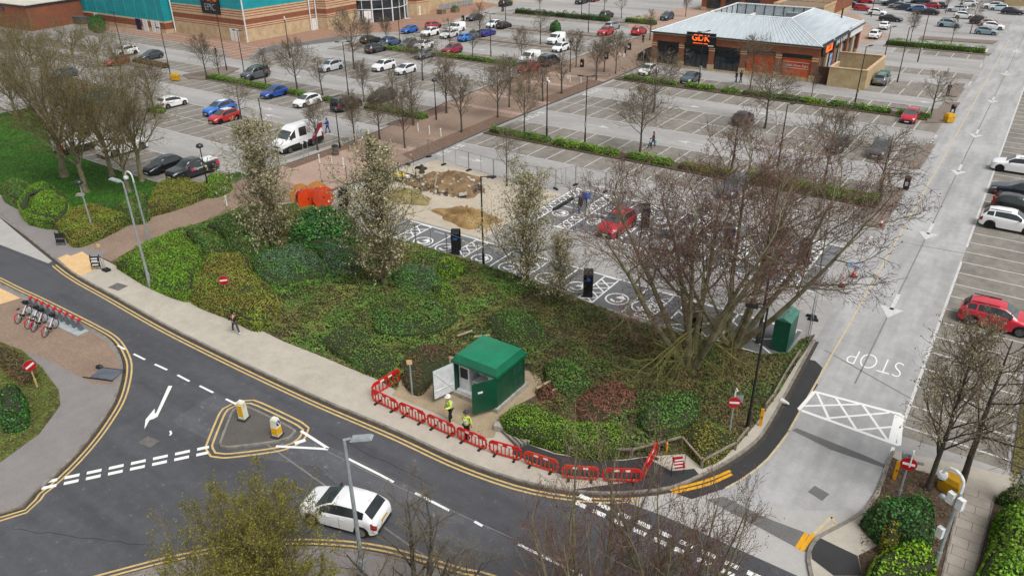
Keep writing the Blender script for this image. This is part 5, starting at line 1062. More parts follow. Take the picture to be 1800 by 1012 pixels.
for kind, b, h, c, lb in CARS:
    t = car(kind, b, h, c, lb, 'van' if 'van' in kind else 'car', rim='rimd' if rng.random() < .35 else 'rim')
    if 'white roof' in lb or 'black roof' in lb:
        bb = MB(); o = car_meshes(kind); bb.box((-.42 if kind == 'hatch' else -.6, 0, 1.475 if kind == 'hatch' else 1.625), (1.15, 1.0, .025)); bb.build('roof_panel', paint(WHT_C) if 'white roof' in lb else paint(BLK), t)
    if 'spare wheel' in lb: link('spare_wheel', car_meshes('offroad')['tyre'], t, (-2.36, -.1, 1.0)).rotation_euler = (0, 0, R(90))
    if 'tall red rear lamp' in lb:
        for sg in (-1, 1): bb = MB(); bb.box((-1.86, sg * .76, 1.05), (.16, .12, .5), ry=R(-18)); bb.build('tall_lamp', TAIL, t)
# the moving white car on the main road
t = car('hatch', (608, 910), math.degrees(math.atan2(-.69, -2.46)) , WHT_C, 'white hatchback driving past the traffic island in the foreground', group=None, name='moving_car')
for sg in (-1, 1):
    for x in (.30, -.42): b = MB(); b.box((x, sg * .868, .82), (.17, .025, .03)); b.build('door_handle', paint(WHT_C), t)
for x in (.88, -.22): 
    for sg in (-1, 1): b = MB(); b.box((x, sg * .868, .62), (.012, .012, .55)); b.build('door_seam', mat('panel_gap', '#55585a', None, 5, .8), t)
b = MB(); b.box((-1.42, 0, 1.415), (.02, .02, .02)); b.cyl((-1.3, 0, 1.42), (-1.45, 0, 1.6), .008); b.build('aerial', black_metal(), t)
# branded pickup
PINK = mat('pink_livery', '#d0245c', '#b81c50', 4, .5); LWT = mat('white_lettering', '#dedede', '#cccccc', 9, .6)
t = car('pickup', (341, 308), 'S', '#24272b', 'black pickup truck with pink tail stripe and white lettering by the lawn', 'pickup', None, 'pickup_truck', 'rimd')
b = MB(); b.box((-1.82, 0, 1.215), (1.5, 1.45, .07)); b.build('bed_cover', white_metal(), t)
for sg in (-1, 1):
    b = MB(); b.box((-2.3, sg * .945, .93), (.34, .03, .44), ry=R(14)); b.build('pink_stripe', PINK, t)
    b = MB(); b.lathe([(.17, 0), (.17, .012)], n=14, M=Matrix.Translation((.6 if sg > 0 else .35, sg * .95, .9)) @ Matrix.Rotation(R(90), 4, 'X')); b.lathe([(.09, -.01), (.09, .02)], n=10, M=Matrix.Translation((.6 if sg > 0 else .35, sg * .95, .9)) @ Matrix.Rotation(R(90), 4, 'X')); b.build('round_logo', PINK, t)
    text('Giganet', .36, 'lettering', t, LWT, (-.12 if sg < 0 else -.1, sg * .965, .93), (R(90), 0, 0 if sg < 0 else R(180)), .004, 1, 'CENTER')
for x in (.42, 1.0): 
    for sg in (-1, 1): b = MB(); b.cyl((x - 1.7, sg * .72, 1.22), (x - 1.9, sg * .68, 1.55), .03); b.build('roll_bar', black_metal(), t)
# crew van with swoosh
t = car('van', (525, 259), 'S', WHT_C, 'tall white crew van with a crimson swoosh on its side', 'van', None, 'parked_van')
for sg in (-1, 1):
    b = MB(); q = [(-1.1, .55), (-1.45, .55), (-2.55, 1.75), (-2.9, 1.78), (-2.9, 2.3), (-2.35, 2.28), (-1.3, 1.15)]
    f = lambda z: sg * (1.035 - max(0, z - 1.4) * .085)
    pts = [(x, f(z) + sg * .012, z) for x, z in q]; b.face(pts if sg < 0 else pts[::-1]); b.face([pts[0], pts[1], pts[1]][:3] if False else (pts[:3] if sg < 0 else pts[:3][::-1])); b.V = b.V[:len(q)]; b.F = b.F[:1]; b.build('swoosh', mat('crimson_livery', '#a3183c', '#8c1434', 4, .5), t)
    text('G', .62, 'lettering', t, mat('grey_lettering', '#3c3f44', None, 5, .6), (-.85, f(1.85) + sg * .02, 1.85), (R(90), 0, 0 if sg < 0 else R(180)), .004)
# white pickup with lift crates behind the trees
t = car('pickup', (218, 268), 'N', WHT_C, 'white pickup with a pale load behind the lawn trees', 'pickup', None, 'pickup_truck')
b = MB(); b.box((-1.8, 0, 1.4), (1.3, 1.4, .4)); b.build('load', white_metal(), t)
# ---------------- buildings ----------------
TEAL = mat('teal_cladding', '#12949c', '#0f838c', .5, .5, world=True); TEALS = mat('teal_seam', '#3fb0b6', None, 3, .6); BRK = brickwall('red_brick', '#8d4a32', '#7c3f2b', '#8a6a55'); BRK2 = brickwall('orange_brick', '#8f4f37', '#7f4431', '#86604c')
CREAM = mat('cream_blockwork', '#bfa98a', '#a8916f', .8, .9, world=True); CREAMW = mat('cream_render', '#b5a17c', '#9f8b68', 1.2, .9, world=True); STRIPE = mat('pale_stone_band', '#c8a98b', '#b59678', 1.5, .9, world=True); PIPE = white_metal()
BIGGLASS = glassmat('shop_glass', (.014, .018, .022), .05); DARKM = mat('dark_fascia', '#191a1d', '#121315', 3, .5); DGREYROOF = mat('dark_gutter', '#3a3f44', '#2d3236', 3, .6)
def wallband(b, pts, z0, z1, off):
    P = np.array(pts, float)
    T = np.diff(P, axis=0); T /= np.linalg.norm(T, axis=1)[:, None]; N = np.stack([T[:, 1], -T[:, 0]], 1)
    for i in range(len(P) - 1):
        a = P[i] + N[i] * off - T[i] * 0; c = P[i + 1] + N[i] * off
        if i > 0: a = P[i] + (N[i] + N[i - 1]) * off / (1 + N[i] @ N[i - 1] + 1e-6)
        if i < len(P) - 2: c = P[i + 1] + (N[i] + N[i + 1]) * off / (1 + N[i] @ N[i + 1] + 1e-6)
        b.face([(*a, z0), (*c, z0), (*c, z1), (*a, z1)])
    return b
def wall_stack(name, parent, pts, bands):
    b = MB(); zt = 0
    for z0, z1, m_, off in bands: b.use(m_); wallband(b, pts, z0, z1, off)
    # ledges
    for (z0, z1, m_, off), (y0, y1, n_, of2) in zip(bands[:-1], bands[1:]):
        if abs(off - of2) > 1e-4:
            b.use(m_ if off > of2 else n_); P = np.array(pts, float)
            for i in range(len(P) - 1):
                T = P[i + 1] - P[i]; T /= np.linalg.norm(T); N = np.array([T[1], -T[0]]); q = [(*(P[i] + N * off), z1), (*(P[i + 1] + N * off), z1), (*(P[i + 1] + N * of2), z1), (*(P[i] + N * of2), z1)]; b.face(q if off > of2 else q[::-1])
    return b.build(name, None, parent)
cin = thing('cinema_building', 'large teal clad cinema with striped brick base and glass entrance', 'building', (-140, 105, 0))
def kid(o, t): o.location = tuple(-x for x in t.location) if o.parent == t else (0, 0, 0); return o
kid(wall_stack('wall', cin, [(-215, 91.4), (-149, 91.4), (-149, 93.5)], [(0, .75, CREAM, .06), (.75, 2.0, BRK, 0), (2.0, 2.3, STRIPE, .04), (2.3, 15, TEAL, -.1)]), cin)
ST = [(0, 2.35, CREAM, .06), (2.35, 2.5, BRK, 0), (2.5, 2.72, STRIPE, .02), (2.72, 2.86, BRK, 0), (2.86, 3.1, STRIPE, .02), (3.1, 4.05, BRK, 0), (4.05, 4.5, STRIPE, .02), (4.5, 4.64, BRK, 0), (4.64, 4.95, STRIPE, .02), (4.95, 5.1, BRK, 0), (5.1, 5.4, STRIPE, .02), (5.4, 5.56, BRK, 0), (5.56, 5.8, STRIPE, .03)]
kid(wall_stack('wall', cin, [(-148.9, 93.5), (-126.4, 93.5), (-126.4, 111.6)], ST + [(5.8, 15, TEAL, -.1)]), cin)
kid(wall_stack('wall', cin, [(-126.4, 111.6), (-123.8, 112.2), (-124.6, 121.6), (-127.5, 122)], ST + [(5.8, 6.1, BRK, 0), (6.1, 6.5, STRIPE, .02), (6.5, 7.4, BRK, 0), (7.4, 15, STRIPE, 0)]), cin)
kid(wall_stack('wall', cin, [(-123.5, 136.2), (-121.2, 137.2), (-121, 141.4), (-124.6, 142.5), (-121, 185)], [(0, 2.6, CREAM, .06), (2.6, 2.75, BRK, 0), (2.75, 3.0, STRIPE, .02), (3.0, 4.0, BRK, 0), (4.0, 15, CREAM, 0)]), cin)
b = MB(); b.prism([(-215, 92), (-149, 92), (-149, 94), (-127, 94), (-127, 112), (-124.5, 113), (-125, 140), (-130, 185), (-215, 185)], 14.7, 15.2); kid(b.build('roof', DGREYROOF, cin), cin)
b = MB(); arc = smooth_line([(-126.2, 121.8), (-122.6, 124.2), (-120.4, 128.2), (-120.8, 132.6), (-123.2, 136.2)], 1.9)
for a, c in zip(arc[:-1], arc[1:]): b.face([(*a, 0), (*c, 0), (*c, 12), (*a, 12)])
ge = kid(b.build('entrance_glass', BIGGLASS, cin), cin)
b = MB()
for i, (x, y) in enumerate(arc): b.cyl((x, y, 0), (x, y, 12), .16 if i % 2 == 0 else .07, n=6)
for z in (2.7, 4.6, 6.5, 8.5): b.path([(x, y, z) for x, y in arc], .08, 5)
b.build('glazing_frame', PIPE, ge)
def onwall(p, q, t, off=.1): p = np.array(p); q = np.array(q); d = (q - p) / np.linalg.norm(q - p); n = np.array([d[1], -d[0]]); c = p + (q - p) * t + n * off; return c[0], c[1], math.atan2(d[1], d[0])
def wdoor(nm, p, q, t, w_, h, m_, z=0, off=.1, th=.08):
    x, y, a = onwall(p, q, t, off); b = MB(); b.box((x, y, z + h / 2), (w_, th, h), a); o = kid(b.build(nm, m_, cin), cin)
    if 'door' in nm and w_ > 1: bb = MB(); bb.box((x + .06 * math.sin(a), y - .06 * math.cos(a), h / 2), (.03, .02, h * .96), a); kid(bb.build('door_gap', DARKM, o), cin)
    return o
WDR = mat('white_door', '#e2e2e0', '#cfcfcd', 3, .5); BDR = mat('navy_door', '#1d2050', '#16183e', 3, .5)
Ls, Le = (-215, 91.4), (-149, 91.4)
for xx, w_, m_ in ((-174.6, 1.4, WDR), (-158.4, 1.7, BDR), (-155.8, 1.7, WDR), (-153, 1.2, WDR), (-151.3, 1.3, WDR)): wdoor('door', Ls, Le, (xx + 215) / 66, w_, 2.25, m_)
wdoor('door', (-148.9, 93.5), (-126.4, 93.5), .865, 2.4, 2.3, WDR); wdoor('door', (-126.4, 93.5), (-126.4, 111.6), .955, 1.1, 2.2, WDR); wdoor('door', (-124.6, 142.5), (-121, 185), .03, 1.1, 2.3, WDR); wdoor('door', (-121.2, 137.2), (-121, 141.4), .2, .4, 2.0, WDR)
for t in (.18, .42): wdoor('entrance_door', arc[1], arc[4], t, 1.9, 2.5, WDR, 0, .5)
wdoor('entrance_door', arc[-2], (-123.4, 136.1), .3, 2.0, 2.6, WDR, 0, .3); wdoor('entrance_door', arc[0], arc[1], .4, 1.7, 2.5, WDR, 0, .25)
for p, q, t in (((-148.9, 93.5), (-126.4, 93.5), .02), ((-126.4, 93.5), (-126.4, 111.6), .01), ((-126.4, 93.5), (-126.4, 111.6), .9), ((-126.4, 93.5), (-126.4, 111.6), .99)):
    x, y, a = onwall(p, q, t, .28); b = MB(); b.cyl((x, y, 0), (x, y, 14.8), .14, n=8); kid(b.build('downpipe', PIPE, cin), cin)
b = MB()
for k in range(16): x, y, a = onwall(Ls, Le, .1 + k * .058, -.075); b.box((x, y, 8.6), (.06, .05, 12.5), a)
kid(b.build('cladding_seam', TEALS, cin), cin)
sg = wdoor('sign_panel', (-148.9, 93.5), (-126.4, 93.5), .60, 5.6, 6.2, DARKM, 4.6, .1, .25)
ORG = mat('orange_lettering', '#e8791c', '#c8401a', .6, .5, world=True); GLT = mat('grey_outline_lettering', '#8d8f92', None, 5, .5)
for bd, sz, zz, mm in (('vue', 3.6, 8.0, ORG), ('EPIC', 1.75, 5.75, GLT)): kid_o = text(bd, sz, 'lettering', sg, mm, (-135.4 + 140 - 0, 93.5 - .26 - 105, zz), (R(90), 0, 0), .03, 1.0, bold=.0); kid_o.location = (-135.4, 93.24, zz)
b = MB()
for k in range(6): b.box((-122.2 + .2 * k * .25 + .35, 147 + k * 2.2, .75), (.1, 1.6, 1.2), R(-5))
kid(b.build('poster_case', mat('poster_frame', '#8f979c', '#70787c', 4, .5), cin), cin)
# brick store
stt = thing('brick_store', 'low orange brick building with a pale flat roof and dark eaves at the far left', 'building', (-190, 85, 0))
kid(wall_stack('wall', stt, [(-230, 76.5), (-190, 77.4), (-176.6, 78.2), (-179.9, 91.4)], [(0, 4.7, BRK2, 0), (4.7, 5.05, DGREYROOF, .18)]), stt)
b = MB(); b.prism([(-230, 76.2), (-190, 77.1), (-176.2, 77.9), (-179.6, 91.3), (-230, 92)], 5.05, 5.2); kid(b.build('roof', mat('pale_flat_roof', '#c5c1b6', '#aeaaa0', .4, .9, world=True), stt), stt)
for x in (-197, -186): b = MB(); b.box((x, 77.1 if x < -190 else 77.45, 3.9), (1.6, .12, .55), R(2)); kid(b.build('window', BIGGLASS, stt), stt)

# kebab shop
gd = thing('kebab_shop', 'brick kebab shop with grey metal hipped roof and glowing orange signs', 'restaurant', (-39, 128, 0))
X0, X1, Y0, Y1 = -52.4, -26.4, 115.7, 141.6
kid(wall_stack('wall', gd, [(X0, Y1), (X0, Y0), (X1, Y0), (X1, Y1), (X0, Y1)], [(3.75, 4.75, BRK, 0), (4.75, 5.05, STRIPE, .05)]), gd)
b = MB(); wallband(b, [(X0 + .5, Y1 - .5), (X0 + .5, Y0 + .35), (X1 - .35, Y0 + .35), (X1 - .35, Y1 - .5)], 0, 3.75, 0); kid(b.build('inner_wall', DARKM, gd), gd)
PX = [-52.0, -47.35, -42.4, -37.4, -32.1, -26.9]
def pillar(x, y):
    b = MB().use(CREAM); b.b2(x - .5, x + .5, y - .08, y + .6, 0, .95); b.use(BRK); b.b2(x - .43, x + .43, y - .03, y + .55, .95, 2.95); b.b2(x - .43, x + .43, y - .03, y + .55, 3.45, 3.8); b.use(STRIPE); b.b2(x - .47, x + .47, y - .06, y + .55, 2.95, 3.12); b.b2(x - .47, x + .47, y - .06, y + .55, 3.28, 3.45); b.use(BRK); b.b2(x - .43, x + .43, y - .03, y + .55, 3.12, 3.28)
    return kid(b.build('pillar', None, gd), gd)
for x in PX: pillar(x, Y0 - .05)
OPAN = mat('orange_window_graphic', '#c4561c', '#8f3610', 1.1, .5, world=True); OEM = mat('orange_sign_letters', '#ff5a1e', None, 4, .5); OEM.node_tree.nodes['Principled BSDF'].inputs['Emission Color'].default_value = (1, .16, .02, 1); OEM.node_tree.nodes['Principled BSDF'].inputs['Emission Strength'].default_value = .7
for i in range(5):
    a, c = PX[i] + .5, PX[i + 1] - .5; b = MB(); b.b2(a, c, Y0 + .2, Y0 + .3, .25, 3.2); o = kid(b.build('shop_window', BIGGLASS if i < 3 else OPAN, gd), gd)
    b = MB()
    for k in range(5 if i < 3 else 2): b.b2(a + (c - a) * k / (4 if i < 3 else 1) - .035, a + (c - a) * k / (4 if i < 3 else 1) + .035, Y0 + .14, Y0 + .2, .25, 3.2)
    b.b2(a, c, Y0 + .12, Y0 + .22, 2.3, 2.36) if i < 3 else None
    kid(b.build('window_frame', DARKM, o), gd)
    b = MB(); b.b2(a, c, Y0 + .02, Y0 + .4, 3.2, 3.75); kid(b.build('shop_fascia', DARKM, gd), gd)
    b = MB(); b.b2(a, c, Y0 + .1, Y0 + .5, 0, .25 if i < 3 else .55); kid(b.build('plinth', CREAM, gd), gd)
o = text('Kebabs. Done. Right.', .42, 'lettering', gd, LWT, (0, 0, 0), (R(90), 0, 0), .01); o.location = (-29.5 + 39, Y0 + .17 - 128, 2.1)
for z in (2.55, 1.7): b = MB(); b.b2(-31.4, -27.6, Y0 + .16, Y0 + .19, z, z + .05); kid(b.build('sign_rule', LWT, gd), gd)
b = MB(); b.b2(-46.6, -41.9, Y0 - .35, Y0 - .1, 3.55, 5.55); sgn = kid(b.build('sign_board', DARKM, gd), gd)
for bd, sz, z, mm, dx in (('GDK', 1.25, 4.75, OEM, 0), ('GERMAN DONER KEBAB', .2, 3.98, OEM, 0)): o = text(bd, sz, 'lettering', sgn, mm, (0, 0, 0), (R(90), 0, 0), .03, 1.08, bold=.02 if sz > 1 else 0); o.location = (-44.25 + dx, Y0 - .39, z)
b = MB(); b.b2(-43.0, -42.1, Y0 - .4, Y0 - .36, 3.68, 3.82); kid(b.build('sign_rule', LWT, sgn), gd)
# side facade
for k, y in enumerate(np.linspace(Y0 + .5, Y1 - .5, 7)):
    b = MB().use(CREAM); b.b2(X1 - .5, X1 + .1, y - .5, y + .5, 0, .95); b.use(BRK if k % 2 == 0 else CREAM); b.b2(X1 - .5, X1 + .05, y - .43, y + .43, .95, 3.75); kid(b.build('pillar', None, gd), gd)
b = MB(); b.b2(X1 - .3, X1 - .2, Y0 + 1, Y1 - 1, .3, 3.2); kid(b.build('shop_window', BIGGLASS, gd), gd)
for y, hgt, m_ in ((123.5, 2.2, mat('blue_poster', '#3a78b4', '#c9d3da', 1.5, .5, world=True)), (128.5, 2.2, mat('grey_poster', '#9a9794', '#b9b5b0', 1.5, .5, world=True))): b = MB(); b.b2(X1 - .15, X1 - .1, y - .8, y + .8, .7, .7 + hgt); kid(b.build('poster', m_, gd), gd)
b = MB(); b.b2(X1 + .06, X1 + .3, Y0 + .4, Y0 + 6.0, 3.75, 5.3); s2 = kid(b.build('sign_board', DARKM, gd), gd)
b = MB(); b.b2(X1 + .31, X1 + .36, Y0 + 2.0, Y0 + 5.4, 3.95, 5.15); kid(b.build('orange_panel', OEM, s2), gd)
o = text('GDK', .9, 'lettering', s2, DARKM, (0, 0, 0), (R(90), 0, R(90)), .01); o.location = (X1 + .38, Y0 + 3.7, 4.5)
b = MB(); b.b2(X1 + .06, X1 + .24, 122.8, 131.5, 3.9, 5.25); s3 = kid(b.build('sign_board', DARKM, gd), gd)
for k, (dy, h_, tl_) in enumerate(((-3.2, .85, .2), (-2.4, .6, -.25), (-1.7, .8, .2), (-.5, 1.0, .5), (.6, .7, -.2), (1.4, .85, .15), (2.1, .6, -.3), (2.9, .8, .2))): b = MB(); b.box((X1 + .27, 127.2 + dy, 4.55), (.04, .34, h_), rx=tl_); kid(b.build('sign_stroke', LWT, s3), gd)
b = MB(); b.b2(X1 + .06, X1 + .24, 133.0, 141.4, 3.9, 5.6); kid(b.build('sign_board', white_metal(), gd), gd)
# hipped metal roof with a plant well
ev_, d_, zr, ze = .35, 6.9, 7.65, 5.05
def ridged(b, quad, n):
    A, B_, Cc, D = [np.array(q) for q in quad]
    for k in range(n):
        t0, t1 = k / n, (k + 1) / n; a = A + (B_ - A) * t0; c = A + (B_ - A) * t1; d2 = D + (Cc - D) * t1; e2 = D + (Cc - D) * t0; b.face([a, c, d2, e2])
        if k: dn = (e2 - a); L_ = np.linalg.norm(dn); u = (B_ - A) / np.linalg.norm(B_ - A) * .03; up = np.array([0, 0, .05]); b.face([a - u, a + up, e2 + up, e2 - u]); b.face([a + up, a + u, e2 + u, e2 + up])
def roof_of(t, x0, x1, y0, y1, ev_, d_, ze, zr, m_, well=True, n=40):
    x0 -= ev_; x1 += ev_; y0 -= ev_; y1 += ev_
    O = [(x0, y0, ze), (x1, y0, ze), (x1, y1, ze), (x0, y1, ze)]; I = [(x0 + d_, y0 + d_, zr), (x1 - d_, y0 + d_, zr), (x1 - d_, y1 - d_, zr), (x0 + d_, y1 - d_, zr)]
    b = MB()
    for k in range(4): ridged(b, [O[k], O[(k + 1) % 4], I[(k + 1) % 4], I[k]], n)
    if not well: b.face(I)
    r = kid(b.build('roof', m_, t), t)
    b = MB()
    for k in range(4): b.path([O[k], O[(k + 1) % 4]], .12, 6)
    kid(b.build('gutter', DGREYROOF, r), t)
    b = MB()
    for k in range(4): b.path([O[k], I[k]], .1, 5); b.path([I[k], I[(k + 1) % 4]], .12, 5)
    kid(b.build('ridge_cap', white_metal(), r), t)
    b = MB(); b.face([(x0, y0, ze - .05), (x0, y1, ze - .05), (x1, y1, ze - .05), (x1, y0, ze - .05)]); kid(b.build('soffit', DARKM, r), t)
    return r, I
ROOFM = mat('grey_metal_roof', '#b6bec3', '#a3adb3', .8, .5, 0., world=True, stretch=(3, .2, 1))
rf, I = roof_of(gd, X0, X1, Y0, Y1, ev_, d_, ze, zr, ROOFM)
b = MB(); wx0, wx1, wy0, wy1 = I[0][0], I[1][0], I[0][1], I[2][1]
PANEL = mat('grey_plant_screen', '#b4bcc0', '#a2abb0', 2, .5)
b.use(PANEL); 
for (a, c) in (((wx0, wy0), (wx1, wy0)), ((wx1, wy0), (wx1, wy1)), ((wx1, wy1), (wx0, wy1)), ((wx0, wy1), (wx0, wy0))): b.face([(*c, 5.8), (*a, 5.8), (*a, 7.64), (*c, 7.64)])
b.use(mat('flat_roof_felt', '#85898b', '#6f7375', 1, .9, world=True)); b.face([(wx0, wy0, 5.85), (wx1, wy0, 5.85), (wx1, wy1, 5.85), (wx0, wy1, 5.85)])
b.use(DARKM)
for k in range(9): x = wx0 + (wx1 - wx0) * k / 8; b.b2(x - .05, x + .05, wy1 - .12, wy1 - .04, 5.9, 7.6)
for k in range(6): y = wy0 + (wy1 - wy0) * k / 5; b.b2(wx0 + .04, wx0 + .12, y - .05, y + .05, 5.9, 7.6)
kid(b.build('roof_well', None, gd), gd)
for x, y, s_ in ((wx1 - 2.6, wy1 - 2.8, (1.8, 1.4, 1.3)), (wx1 - 4.3, wy1 - 4.5, (1.0, .9, 1.0)), (wx1 - 2.4, wy1 - 5.5, (.9, 1.1, .9))): b = MB(); b.box((x, y, 5.86 + s_[2] / 2), s_); kid(b.build('roof_plant', mat('plant_grey', '#8b9396', '#6d7578', 2, .5), gd), gd)
b = MB(); b.b2(wx0 + 3.5, wx0 + 3.9, wy0 + .2, wy1 - 1.5, 5.9, 6.5); kid(b.build('duct', white_metal(), gd), gd)
b = MB(); b.cyl((X1 - 2.6, Y1 - 4.2, 5.8), (X1 - 2.6, Y1 - 4.2, 7.6), .13); kid(b.build('flue', black_metal(), gd), gd)
for x, y in ((-41.2, 117.6), (-40.9, 118.6)): b = MB(); b.box((x, y, 5.75 + (y - 117.6) * .37), (.5, .9, .1), rx=R(20)); kid(b.build('roof_vent', DGREYROOF, gd), gd)
# yard walls, gate
yd = thing('yard_enclosure', 'cream rendered bin yard wall joined to the right of the kebab shop', 'yard wall', (-22, 120, 0))
for i, (a, c) in enumerate((((-24.4, 114.9), (-19.6, 114.9)), ((-19.6, 114.9), (-19.6, 127.2)), ((-19.6, 127.2), (-26.0, 127.2)), ((-24.4, 114.9), (-24.4, 119.5)))):
    a = np.array(a); c = np.array(c); mid = (a + c) / 2; L_ = np.linalg.norm(c - a); ang = math.atan2(*(c - a)[::-1]); sh = .15 if i in (0, 2) else -.15
    b = MB(); b.box((*mid, 1.3), (L_ + (.3 if i in (0, 2) else -.3), .3, 2.6), ang); w1 = kid(b.build('wall', CREAMW, yd), yd)
    b = MB(); b.box((*mid, 2.65), (L_ + (.4 if i in (0, 2) else -.42), .42, .1), ang); kid(b.build('coping', STRIPE, w1), yd)
b = MB(); b.b2(-26.2, -24.6, 115.3, 115.42, .1, 2.5)
for k in range(8): b.b2(-26.15 + k * .2, -26.1 + k * .2, 115.26, 115.3, .1, 2.5)
tag(b.build('yard_gate', mat('brown_timber', '#4e2d24', '#3a211b', 3, .8)), 'dark brown boarded gate between the kebab shop and the cream yard wall', 'gate')
b = MB().use(mat('green_bank', '#2c6e58', '#235a48', 3, .5)); b.box((-20.6 + 2.2, 121.6, .75), (1.5, 2.2, 1.5), taper=.85); b.use(DARKM).box((-18.4, 120.45, .95), (1.2, .06, .3)); b.use(LWT).box((-18.4, 120.43, .5), (.7, .06, .3))
tag(b.build('recycling_bank', None), 'green recycling bank with a dark slot beside the cream yard wall', 'recycling bin')
# buildings behind
bk = thing('shop_unit', 'red brick shop unit with a slate grey hipped roof behind the kebab shop', 'building', (-52, 184, 0))
kid(wall_stack('wall', bk, [(-69, 198), (-69, 178), (-40, 178), (-40, 198)], [(0, .8, CREAM, .04), (.8, 3.6, BRK, 0), (3.6, 4.4, BRK, .03)]), bk)
roof_of(bk, -69, -40, 178, 198, .4, 6, 4.4, 7.2, mat('slate_grey_roof', '#6f8088', '#5f7078', 1, .6, world=True), False, 20)
for x in (-66, -61.5, -57): b = MB(); b.b2(x - 1.6, x + 1.6, 177.85, 177.95, .6, 3.0); kid(b.build('shop_window', BIGGLASS, bk), bk)
bk2 = thing('stone_annex', 'cream stone block with a flat roof and arched window behind the kebab shop', 'building', (-40, 158, 0))
kid(wall_stack('wall', bk2, [(-46, 166), (-46, 157), (-36.6, 157), (-36.6, 166), (-46, 166)], [(0, 5.0, CREAMW, 0), (5.0, 5.4, STRIPE, .12)]), bk2)
b = MB(); b.b2(-45.9, -36.7, 157.1, 165.9, 4.7, 4.8); kid(b.build('roof', mat('brown_flat_roof', '#7d7466', '#6a6256', 1, .9, world=True), bk2), bk2)
b = MB(); b.prism([(-1, 0), (1, 0), (1, 1.6), (.7, 2.2), (0, 2.5), (-.7, 2.2), (-1, 1.6)], 0, .1); o = b.build('arched_window', BIGGLASS, bk2); o.location = (-36.55 + 40, 161 - 158, 1.2); o.rotation_euler = (R(90), 0, R(90))
b = MB(); b.b2(-11, 30, 222, 240, 0, 7); tag(b.build('retail_block', CREAMW), 'distant cream building behind the far right car park', 'building')
# ---------------- street furniture ----------------
def ht(base, top):
    x, y = at(*base); d = np.array(AR * (top[0] - 900) + AU * (506 - top[1]) + AF * FPX); d /= np.linalg.norm(d); w0 = np.array([x, y, 0]) - np.array([0, 0, HCAM]); k = np.array([0, 0, 1.])
    bb = d @ k; return float((bb * (d @ w0) - (k @ w0)) / (1 - bb * bb) * 1.0)
GREYP = mat('grey_lamp_column', '#a3a9ac', '#8b9194', 4, .5, .2); BLKP = black_metal()
LENS = mat('lamp_lens', '#d4d7d8', '#c2c6c8', 4, .3); DOME = mat('dark_dome', '#2c3138', '#22262b', 3, .2)
def column(t, h, r0, r1, m_, base_h=1.1):
    b = MB(); b.cyl((0, 0, 0), (0, 0, base_h), r0 * 1.45, r0 * 1.4, 10); b.cyl((0, 0, base_h), (0, 0, h), r0, r1, 8); b.build('column', m_, t, ang=40)
def lamp(base, top, style, label, az=0, group=None, notice=None):
    h = ht(base, top); x, y = at(*base); t = thing('camera_pole' if style == 'cctv' else 'lamp_post', label, 'camera pole' if style == 'cctv' else 'lamp post', (x, y, 0), R(az), group)
    if style in ('single', 'twin'):
        column(t, h, .07, .05, BLKP)
        for s in ((1, -1) if style == 'twin' else (1,)):
            b = MB(); b.cyl((0, 0, h - .05), (s * .5, 0, h + .02), .03, n=6); b.box((s * .75, 0, h + .03), (.6, .3, .09), ry=R(-6 * s)); hd = b.build('lamp_head', BLKP, t)
            b = MB(); b.box((s * .75, 0, h - .03), (.4, .2, .02), ry=R(-6 * s)); b.build('lens', LENS, hd)
    elif style == 'globe':
        column(t, h - .3, .07, .045, GREYP if 'grey' in label else BLKP); b = MB(); b.lathe([(.1, h - .3), (.32, h - .2), (.34, h - .1), (.26, h + .06), (.08, h + .14)], n=14); b.build('lamp_head', DOME, t, ang=50)
    elif style == 'cobra':
        column(t, h, .095, .06, GREYP, 1.3); b = MB(); b.cyl((0, 0, h - .02), (.25, 0, h + .06), .05, n=6); b.box((.65, 0, h + .12), (.85, .32, .1), ry=R(-9), taper=.8); hd = b.build('lamp_head', GREYP, t); b = MB(); b.box((.7, 0, h + .055), (.55, .24, .03), ry=R(-9)); b.build('lens', LENS, hd)
    elif style == 'cctv':
        big = 'curved' in label; column(t, h - .8 if big else h, .08, .06, GREYP if big else BLKP)
        if big:
            pts = [(0, 0, h - .8)] + [(.42 - .42 * math.cos(R(a)), 0, h - .42 + .42 * math.sin(R(a))) for a in range(0, 181, 30)]; b = MB(); b.path(pts, .06, 7); b.build('swan_neck', white_metal(), t); b = MB(); b.lathe([(.16, h - .45), (.19, h - .55), (.17, h - .68)], (.84, 0, 0), 12); c_ = b.build('camera', white_metal(), t); b = MB(); b.ball((.84, 0, h - .7), .14, 10); b.build('camera_dome', DOME, c_, True)
        else:
            b = MB(); b.cyl((0, 0, h), (0, 0, h + .35), .1); b.ball((.2, 0, h - .1), .14, 10); b.build('camera', white_metal(), t)
    if notice:
        z, cc = notice; b = MB(); b.box((0, -.1, z), (.5, .03, .6), R(-az - 30)); b.build('notice', mat('yellow_notice', '#d0c058', '#c8c8b0', 6, .5) if cc == 'y' else white_metal(), t)
    return t
GLP = 'black car park lamp posts'
